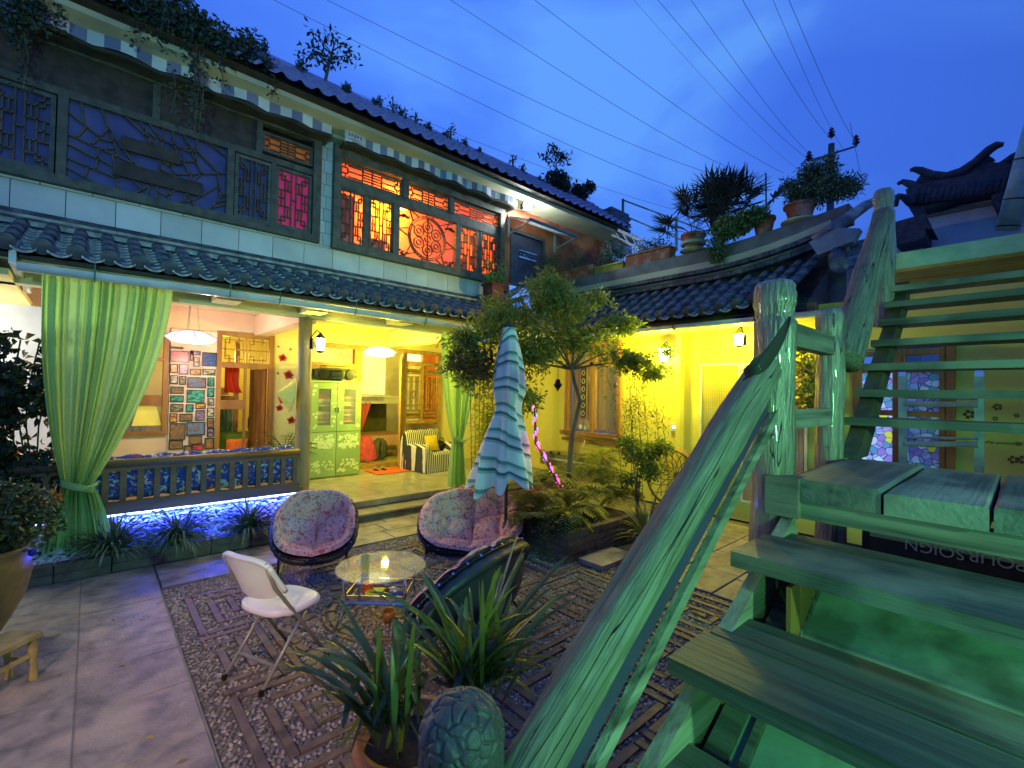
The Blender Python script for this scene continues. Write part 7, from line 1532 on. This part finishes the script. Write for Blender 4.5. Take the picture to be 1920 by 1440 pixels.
# stringers and soffit board under the flight
for y in (.775, -1.85):
    q = MB(); q.prism([V(-.5, y, .0), V(-.55, y, .04), V(2.44, y, 1.40), V(2.5, y, 1.30), V(2.5, y, 1.05), V(-.1, y, .0)], (0, -.05, 0)); spart(q, 'stringer', m_woodx)
m_sof = mat('smooth_soffit', (.50, .56, .46), (.24, .29, .23), 2.6, .5, .25, 30, wear=(.16, .18, .13), wscale=4)
q = MB(); q.obx((1.12, -.56, .60), V(1.34, 0, .611), (0, 1.27, 0), V(-.004, 0, .009)); spart(q, 'underside_panel', m_sof)
for y, w_ in ((.67, .035), (.59, .012)): spart(MB().obx((1.12, y, .622), V(1.34, 0, .611), (0, w_, 0), V(-.005, 0, .012)), 'panel_batten', m_wood)
for x, z1 in ((1.72, 1.02), (1.02, .60), (.45, .35)): spart(MB().box(x-.05, .70, 0, x+.05, .80, z1), 'prop_post', m_brown)
# landing
ys = [P(2, 1.57, 1487, 892).y, P(2, 1.57, 1658, 921).y, P(2, 1.57, 1855, 963).y]
ys = [.80, ys[0], ys[1], ys[2], ys[2]-.36, ys[2]-.74, ys[2]-1.15, -1.9]
for i in range(len(ys)-1):
    a, b = ys[i+1]+.006, ys[i]-.006; q = MB(); nx = 20; dz = random.uniform(-.008, .008); x0 = 2.42+random.uniform(-.015, .015)
    def e_(x, s): return .012*mnoise.noise(Vector((x*2.5, s*5+i, 1)))
    q.grid(lambda u, v: V(x0+1.16*v, *( [(a+e_(v, 0), 1.57-.09), (a+e_(v, 0), 1.565+dz), (a+.012+e_(v, 0), 1.573+dz), (b-.012+e_(v, 1), 1.573+dz), (b+e_(v, 1), 1.565+dz), (b+e_(v, 1), 1.57-.09)][int(round(u*6)) % 6])), 6, nx, True)
    q.prism([V(x0, a+e_(0, 0), 1.48), V(x0, b+e_(0, 1), 1.48), V(x0, b+e_(0, 1), 1.565+dz), V(x0, b-.012, 1.573+dz), V(x0, a+.012, 1.573+dz), V(x0, a+e_(0, 0), 1.565+dz)], (-.002, 0, 0)); spart(q, 'landing_plank', m_woodl if False else mat('landing_wood_%s' % 'abcdefgh'[i], (.17, .155, .14), (.05, .045, .042), 16, .5, .35, 60, (.05, 1, 1), wear=(.27, .24, .19), wscale=1.8))
spart(MB().box(2.45, -1.9, 1.395, 2.53, .78, 1.475), 'landing_beam', m_wood); spart(MB().box(3.42, -1.9, 1.34, 3.5, .78, 1.475), 'landing_beam', m_wood); spart(MB().box(2.40, .70, 1.40, 2.52, .84, 1.58), 'beam_end', m_wood)
# newel posts
def neck(z, L_):
    t = L_-z
    if t < .02: return .72
    if t < .05: return .9
    if t < .12: return .98
    if t < .165: return .90
    if t < .20: return .84
    return 1.0
pA = V(2.52, YR, 0)
log('newel_post', (pA.x, pA.y, 0), (pA.x+.03, pA.y, 2.535), .098, .092, m_post, lump=.010, seg=110, grooves=.006, seed=1, cap=neck)
pBx = 3.55; log('newel_post', (pBx, YR, 0), (pBx, YR, 2.53), .085, .078, m_post, lump=.012, seg=90, grooves=.005, seed=5, cap=neck)
pCx = 5.19; log('newel_post', (pCx, YR, 2.6), (pCx, YR, 3.82), .085, .08, m_post, lump=.008, seg=60, grooves=.004, seed=9, cap=neck)
# handrails
h0, h1 = P(1, YR+.02, 1000, 1435), P(1, YR+.02, 1436, 690); _d = (h1-h0).normalized(); hm = P(1, YR+.02, 1271, 970); off_ = (hm-h0)-_d*(hm-h0).dot(_d); _y = _d.cross((V(0, 1, 0)-_d*_d.y).normalized()); h0 = h0-_d*.45; print('rail', h0, h1, off_.dot(_y))
log('handrail', h0, h1, .072, .080, m_log, bend=off_.dot(_y)*1.0, lump=.007, seg=120, n=48, grooves=.005, seed=3)
r0, r1 = P(1, YR-.02, 1583, 680), P(1, YR, 1656, 405)
log('handrail', r0, r1, .105, .080, m_log, lump=.010, seg=80, n=40, grooves=.006, seed=7)
# rails below the handrail: smooth plank with its blue shade put into the colour, and a plain board
h0 = h0+_d*.0; dd = (h1-h0).normalized(); nn = V(-dd.z, 0, dd.x)
q = MB(); q.obx((h0+h1)/2-nn*.105-V(0, .012, 0), dd*(h1-h0).length*.5, V(0, .014, 0), nn*.05); spart(q, 'shaded_plank', mat('blue_shade_tone', (.05, .045, .10), (.035, .03, .07), 3, .5, .05))
q = MB(); q.obx((h0+h1)/2-nn*.176-V(0, .050, 0), dd*(h1-h0).length*.5, V(0, .014, 0), nn*.023); spart(q, 'lower_rail', m_woodx)
dd2 = (r1-r0).normalized(); n2 = V(-dd2.z, 0, dd2.x); q = MB(); q.obx((r0+r1)/2-n2*.15-V(0, .03, 0), dd2*.78, V(0, .02, 0), n2*.03); spart(q, 'lower_rail', m_woodx)
# two rails between the posts of the landing
za, zb_ = P(1, YR, 1484, 608).z, P(1, YR, 1484, 650).z; spart(MB().box(2.60, YR-.035, zb_, 3.50, YR+.035, za), 'cross_rail', m_woodx)
za, zb_ = P(1, YR, 1480, 768).z, P(1, YR, 1480, 803).z; spart(MB().box(2.60, YR-.03, zb_, 3.50, YR+.03, za), 'cross_rail', m_woodx)
spart(MB().box(2.56, YR-.06, .9, 2.66, YR+.02, 1.7), 'post_packer', m_brown)
# cloth strip wound round the joint
q = MB(); pts = []
a, b, c, d = P(1, YR-.11, 1478, 598), P(1, YR-.12, 1466, 650), P(1, YR-.12, 1420, 690), P(1, YR-.02, 1392, 705)
q.grid(lambda u, v: (a*(1-u)**3+b*3*u*(1-u)**2+c*3*u*u*(1-u)+d*u**3)+V(0, 0, (v-.5)*(.04+.055*math.sin(math.pi*min(1, u*1.05)))+.008*math.sin(v*12+u*9))+V(0, -.012*math.sin(v*3.14), 0), 24, 8)
spart(q, 'wound_cloth', mat('dark_patterned_cloth', (.26, .32, .30), (.022, .016, .014), 22, .85, .3, lo=.64, hi=.67))
# carved base newel with scale pattern
bp = D(866, 1392, 1.16); BT = bp.z+.115; q = MB(); n, sg = 150, 110
for i in range(sg+1):
    t = i/sg; 
    if t < .5: ph = t/.5*math.pi/2; r = .107*math.sin(ph)**.85 if ph > 0 else .0005; z = BT-.095*(1-math.cos(ph))
    else: r = .107; z = BT-.095-(t-.5)/.5*.42
    r = max(r, .0005)
    for k in range(n):
        a = 2*math.pi*k/n; p = V(math.cos(a)*r, math.sin(a)*r, z-BT); dist, _ = mnoise.voronoi(V(p.x*27+5, p.y*27+3, p.z*(27 if z > BT-.11 else 10)), distance_metric='DISTANCE', exponent=2.5)
        e = min(1, (dist[1]-dist[0])/.20); e = e*e*(3-2*e); nv_ = V(math.cos(a)*math.sin(min(1.57, t/.5*1.57)), math.sin(a)*math.sin(min(1.57, t/.5*1.57)), math.cos(min(1.57, t/.5*1.57)))
        p = p+nv_*(.007*e-.007); q.v.append((bp.x+p.x, bp.y+p.y, BT+p.z))
for i in range(sg):
    for k in range(n): q.face(i*n+k, (i+1)*n+k, (i+1)*n+(k+1) % n, i*n+(k+1) % n)
q.build('carved_newel', mat('carved_wood', (.10, .09, .08), (.05, .045, .04), 14, .55, .5, 50, spec=.6), st, smooth=True)
MB().tube([V(bp.x, bp.y, 0), V(bp.x, bp.y, BT-.5)], .105, 24).build('newel_shaft', m_post, st, smooth=True)
# upper flight
X = [(3.66, 3.95, 1.835), (3.92, 4.20, 2.02), (4.17, 4.45, 2.21), (4.41, 4.69, 2.405), (4.65, 4.92, 2.59), (4.88, 5.15, 2.765), (5.12, 5.36, 2.94)]
for a, b, z in X: board(a, b, -2.1, .80, z, .05, m_tread)
q = MB(); q.prism([V(3.54, .79, 1.58), V(3.80, .79, 1.58), V(5.42, .79, 2.82), V(5.42, .79, 3.02), V(3.54, .79, 1.60)], (0, -.09, 0)); spart(q, 'stringer', m_dark)
q = MB(); q.prism([V(3.52, -2.0, 1.58), V(3.80, -2.0, 1.58), V(5.42, -2.0, 2.85), V(5.42, -2.0, 3.1), V(5.2, -2.0, 3.1), V(3.52, -2.0, 1.78)], (0, -.06, 0)); spart(q, 'stringer', m_dark)
spart(MB().box(5.36, -2.6, 3.13, 5.50, .95, 3.275), 'top_beam', mat('pale_worn_beam', (.44, .44, .36), (.26, .27, .22), 6, .7, .4, wear=(.2, .22, .17), wscale=3))
spart(MB().box(5.50, -2.6, 3.16, 6.7, .9, 3.25), 'top_deck', m_wood)
# clutter under the landing: boards and printed carton
o = thing('orange_boards', 'orange brown boards stored upright under the stair landing', 'boards', (3.9, .6, .3))
for k in range(3): a = P(1, .60, 1475+22*k, 1000); MB().box(a.x, .585, .3, a.x+.045*2.4, .60, 1.25).build('board', m_brown, o)
o = thing('printed_carton', 'printed cardboard carton lying upside down under the stair landing', 'carton', (4.0, -.2, .4)); c = P(0, 3.6, 1790, 1045); kk = MB().box(3.6, c.y-.45, .7, 4.1, c.y+.42, c.z+.09).build('carton_body', mat('dark_carton', (.045, .05, .045), None, 5, .8, .2), o)
MB().box(3.594, c.y-.45, c.z+.03, 3.598, c.y+.38, c.z+.09).build('pale_panel', m_cream, kk)
for txt, px, py, s in (('SOIGN', 1750, 1029, .085), ('POUR', 1868, 1050, .085)):
    c = P(0, 3.59, px, py); cu_ = bpy.data.curves.new('carton_print', 'FONT'); cu_.body = txt; cu_.size = s; cu_.extrude = .001; cu_.align_x = 'CENTER'; cu_.align_y = 'CENTER'; cu_.materials.append(m_gut); ob = text_mesh('carton_print', cu_)
    ob.matrix_basis = Matrix.Translation((3.588, c.y, c.z)) @ Matrix(((0, 0, -1), (1, 0, 0), (0, -1, 0))).to_4x4(); put(ob, kk)
o = thing('clutter_box', 'small tan box on the dark clutter under the landing', 'box', (3.7, .3, .8)); c = P(0, 3.7, 1678, 1015); MB().box(3.7, c.y-.05, c.z-.25, 3.8, c.y+.06, c.z+.03).build('box_body', m_brown, o)
MB().box(3.9, -1.6, 0, 4.0, .75, 1.05).build('dark_plank_stack', m_dark, None, label='dark planks stacked on edge under the stair landing', cat='planks')
# green flood lamp fixture that lights the stair (stands beyond the frame)
o = thing('stair_floodlight', 'small floodlight on a bracket lighting the staircase green', 'lamp', (.1, -2.5, 3.5)); MB().box(0, -2.6, 3.4, .25, -2.45, 3.6).build('housing', m_black, o); MB().tube([V(.12, -2.52, 0), V(.12, -2.52, 3.4)], .03, 8).build('pole', m_black, o)
# ---------------------------------------------------------------- white house with swept roof beyond the stair
wh = thing('white_house', 'neighbouring white walled house with dark upswept tiled roof corners behind the staircase', 'house', (14, 1, 0)); m_wr = mat('old_dark_roof', (.07, .07, .09), (.03, .03, .04), 7, .8, .8, 14, bdist=.05)
XH = 14.0
def H(px, py, X_=XH): return P(0, X_, px, py)
a, b = H(1735, 400), H(1925, 380); MB().box(XH, b.y-1.5, 0, XH+3, a.y, H(1735, 395).z).build('wall', m_white, wh); zc = H(1735, 398).z; MB().box(XH-.08, b.y-1.5, H(1735, 410).z, XH-.003, a.y+.04, H(1735, 404).z).build('cornice', m_conc, wh)
a2 = H(1672, 470); MB().box(XH-.5, H(1735, 470).y, 0, XH+2, a2.y, H(1680, 462).z).build('wall', m_white, wh)
def curve(pts, X_=XH-.3): return [H(1380+x*.28125, 220+y*.28125, X_) for x, y in pts]
r1_ = curve([(1160, 355), (1185, 345), (1225, 352), (1300, 385), (1400, 395), (1500, 365), (1600, 300), (1690, 215), (1740, 185), (1785, 180)]); r2_ = curve([(1075, 445), (1110, 428), (1150, 440), (1210, 470), (1300, 490), (1420, 470), (1560, 430), (1700, 370), (1790, 310), (1850, 260), (1880, 235)])
wd_ = [.04, .06, .08, .10, .10, .10, .10, .09, .08, .04]
MB().tube(r1_, wd_, 8).build('swept_ridge', m_wr, wh, smooth=True); MB().tube([p+V(.1, 0, -.14) for p in r1_[2:8]], .12, 8).build('swept_ridge', m_wr, wh, smooth=True)
MB().tube(r2_, [.04, .06, .08]+[.11]*5+[.09, .07, .04], 8).build('swept_ridge', m_wr, wh, smooth=True)
poly = curve([(1130, 480), (1250, 440), (1330, 420), (1450, 400), (1560, 380), (1690, 300), (1850, 300), (1830, 470), (1700, 500), (1480, 540), (1340, 590), (1260, 615), (1150, 600), (1175, 540), (1140, 520)], XH-.5)
MB().prism(poly, (1.6, 0, 0)).build('roof_slope', m_wr, wh)
q = MB(); 
for k in range(15):
    x = 1210+k*42; p0, p1 = curve([(x, 470-(k > 6)*(k-6)*9), (x-25, 585-k*6)], XH-.56); q.tube([p0, p1], .07, 6)
q.build('roof_tile_rolls', m_wr, wh, smooth=True)
MB().prism(curve([(1700, 520), (1840, 470), (1800, 600), (1740, 610)], XH-.7), (.8, 0, 0)).build('side_roof', m_wr, wh)
MB().prism(curve([(1050, 700), (1260, 640), (1260, 690), (1300, 720), (1310, 745), (1262, 740), (1262, 800), (1180, 830), (1060, 850)], XH-1.2), (1.0, 0, 0)).build('lower_roof', m_wr, wh)
MB().tube(curve([(1045, 590), (1060, 545), (1090, 525), (1118, 522)], XH-1), [.10, .09, .07, .04], 8).build('swept_ridge', m_wr, wh, smooth=True)
MB().tube(curve([(1105, 555), (1125, 540), (1150, 550), (1170, 580)], XH-.7), [.08, .1, .1, .08], 8).build('swept_ridge', m_wr, wh, smooth=True)
o = thing('drain_pipe', 'pale green plastic downpipe with hooped straps at the right edge', 'pipe', tuple(D(1890, 430, 6))); a, b = D(1888, 432, 6), D(1948, 215, 5.7); MB().tube([a, b], .115, 18).build('pipe', mat('pale_pipe', (.30, .42, .38), None, 5, .4, .1), o, smooth=True)
for f in (.03, .27, .62): p = a.lerp(b, f); MB().tube([p, p+(b-a)*.012], .125, 18).build('pipe_strap', m_black, o)
o = thing('dark_eave_corner', 'dark tiled eave corner behind the downpipe at the right edge', 'eave', tuple(D(1930, 300, 8))); MB().prism([D(1885, 380, 9), D(1925, 225, 9), D(1990, 225, 9), D(1990, 420, 9)], (.5, .0, 0)).build('eave_body', m_wr, o)
o = thing('roof_edge_moss', 'dark weeds growing on the top edge above the stair', 'weeds', (6.6, 0, 3.3)); a, b = P(0, 6.65, 1840, 448), P(0, 6.65, 1920, 432); pts = np.stack([6.65+.05*rng.normal(size=500), a.y+(b.y-.3-a.y)*rng.random(500), 3.26+.07*rng.random(500)], 1); leaves('foliage', pts, .06, .03, m_con, o)
# ---------------------------------------------------------------- power pole and wires
pp = thing('power_pole', 'distant concrete power pole with crossarm and insulators above the terrace shrub', 'power pole', tuple(D(1560, 400, 40))); top = D(1559, 256, 40); m_pl2 = mat('pole_concrete', (.10, .10, .12), None, 5, .8, .1)
MB().tube([D(1556, 430, 40), D(1559, 270, 40)], [.30, .24], 10).build('pole', m_pl2, pp); a, b = D(1516, 302, 40), D(1606, 274, 40); MB().bar(a, b, .12, .14).build('crossarm', m_pl2, pp)
ins = []
for p in (D(1517, 300, 40), D(1605, 270, 40), top):
    MB().lathe([(.12, -.1), (.3, .1), (.1, .2), (.28, .35), (.08, .5), (.2, .6), (.05, .8)], p, 10).build('insulator', m_black, pp); ins.append(p+V(0, 0, .8))
wires = [(540, 0, 1285, 360, 1), (640, 0, 1345, 330, 1), (865, 0, 1400, 330, 1), (1020, 0, 1470, 325, 1), (1245, 0, 1515, 298, 1), (1305, 0, 1530, 300, 1), (1400, 0, 1560, 262, 1.2), (1455, 0, 1585, 285, 1), (1485, 0, 1606, 268, 1.2), (1605, 272, 1622, 335, 1.2), (430, 62, 1260, 392, .8), (1200, 0, 1500, 320, .6)]
for i, (x0, y0, x1, y1, w_) in enumerate(wires):
    o = thing('power_line', 'overhead wire, %s counted from the left along the top of the picture' % ['first', 'second', 'third', 'fourth', 'sixth', 'seventh', 'eighth', 'ninth', 'tenth', 'eleventh', 'low one over the roof ridge', 'fifth faint one'][i], 'power line', tuple(D(x0, y0, 14)), 'overhead wires to the power pole')
    if i == 9: o['label'] = 'short wire dropping from the right end of the pole crossarm'
    if i == 10: o['label'] = 'thin low wire running just above the plants of the roof ridge'
    a, b = D(x0, y0, 13), D(x1, y1, 40); a = a+(a-b)*.15; pts = [a.lerp(b, k/16)+V(0, 0, -.5*math.sin(math.pi*k/16)) for k in range(17)]
    MB().tube(pts, [(.0042+.0125*k/16)*w_ for k in range(17)], 5).build('wire', m_black, o)
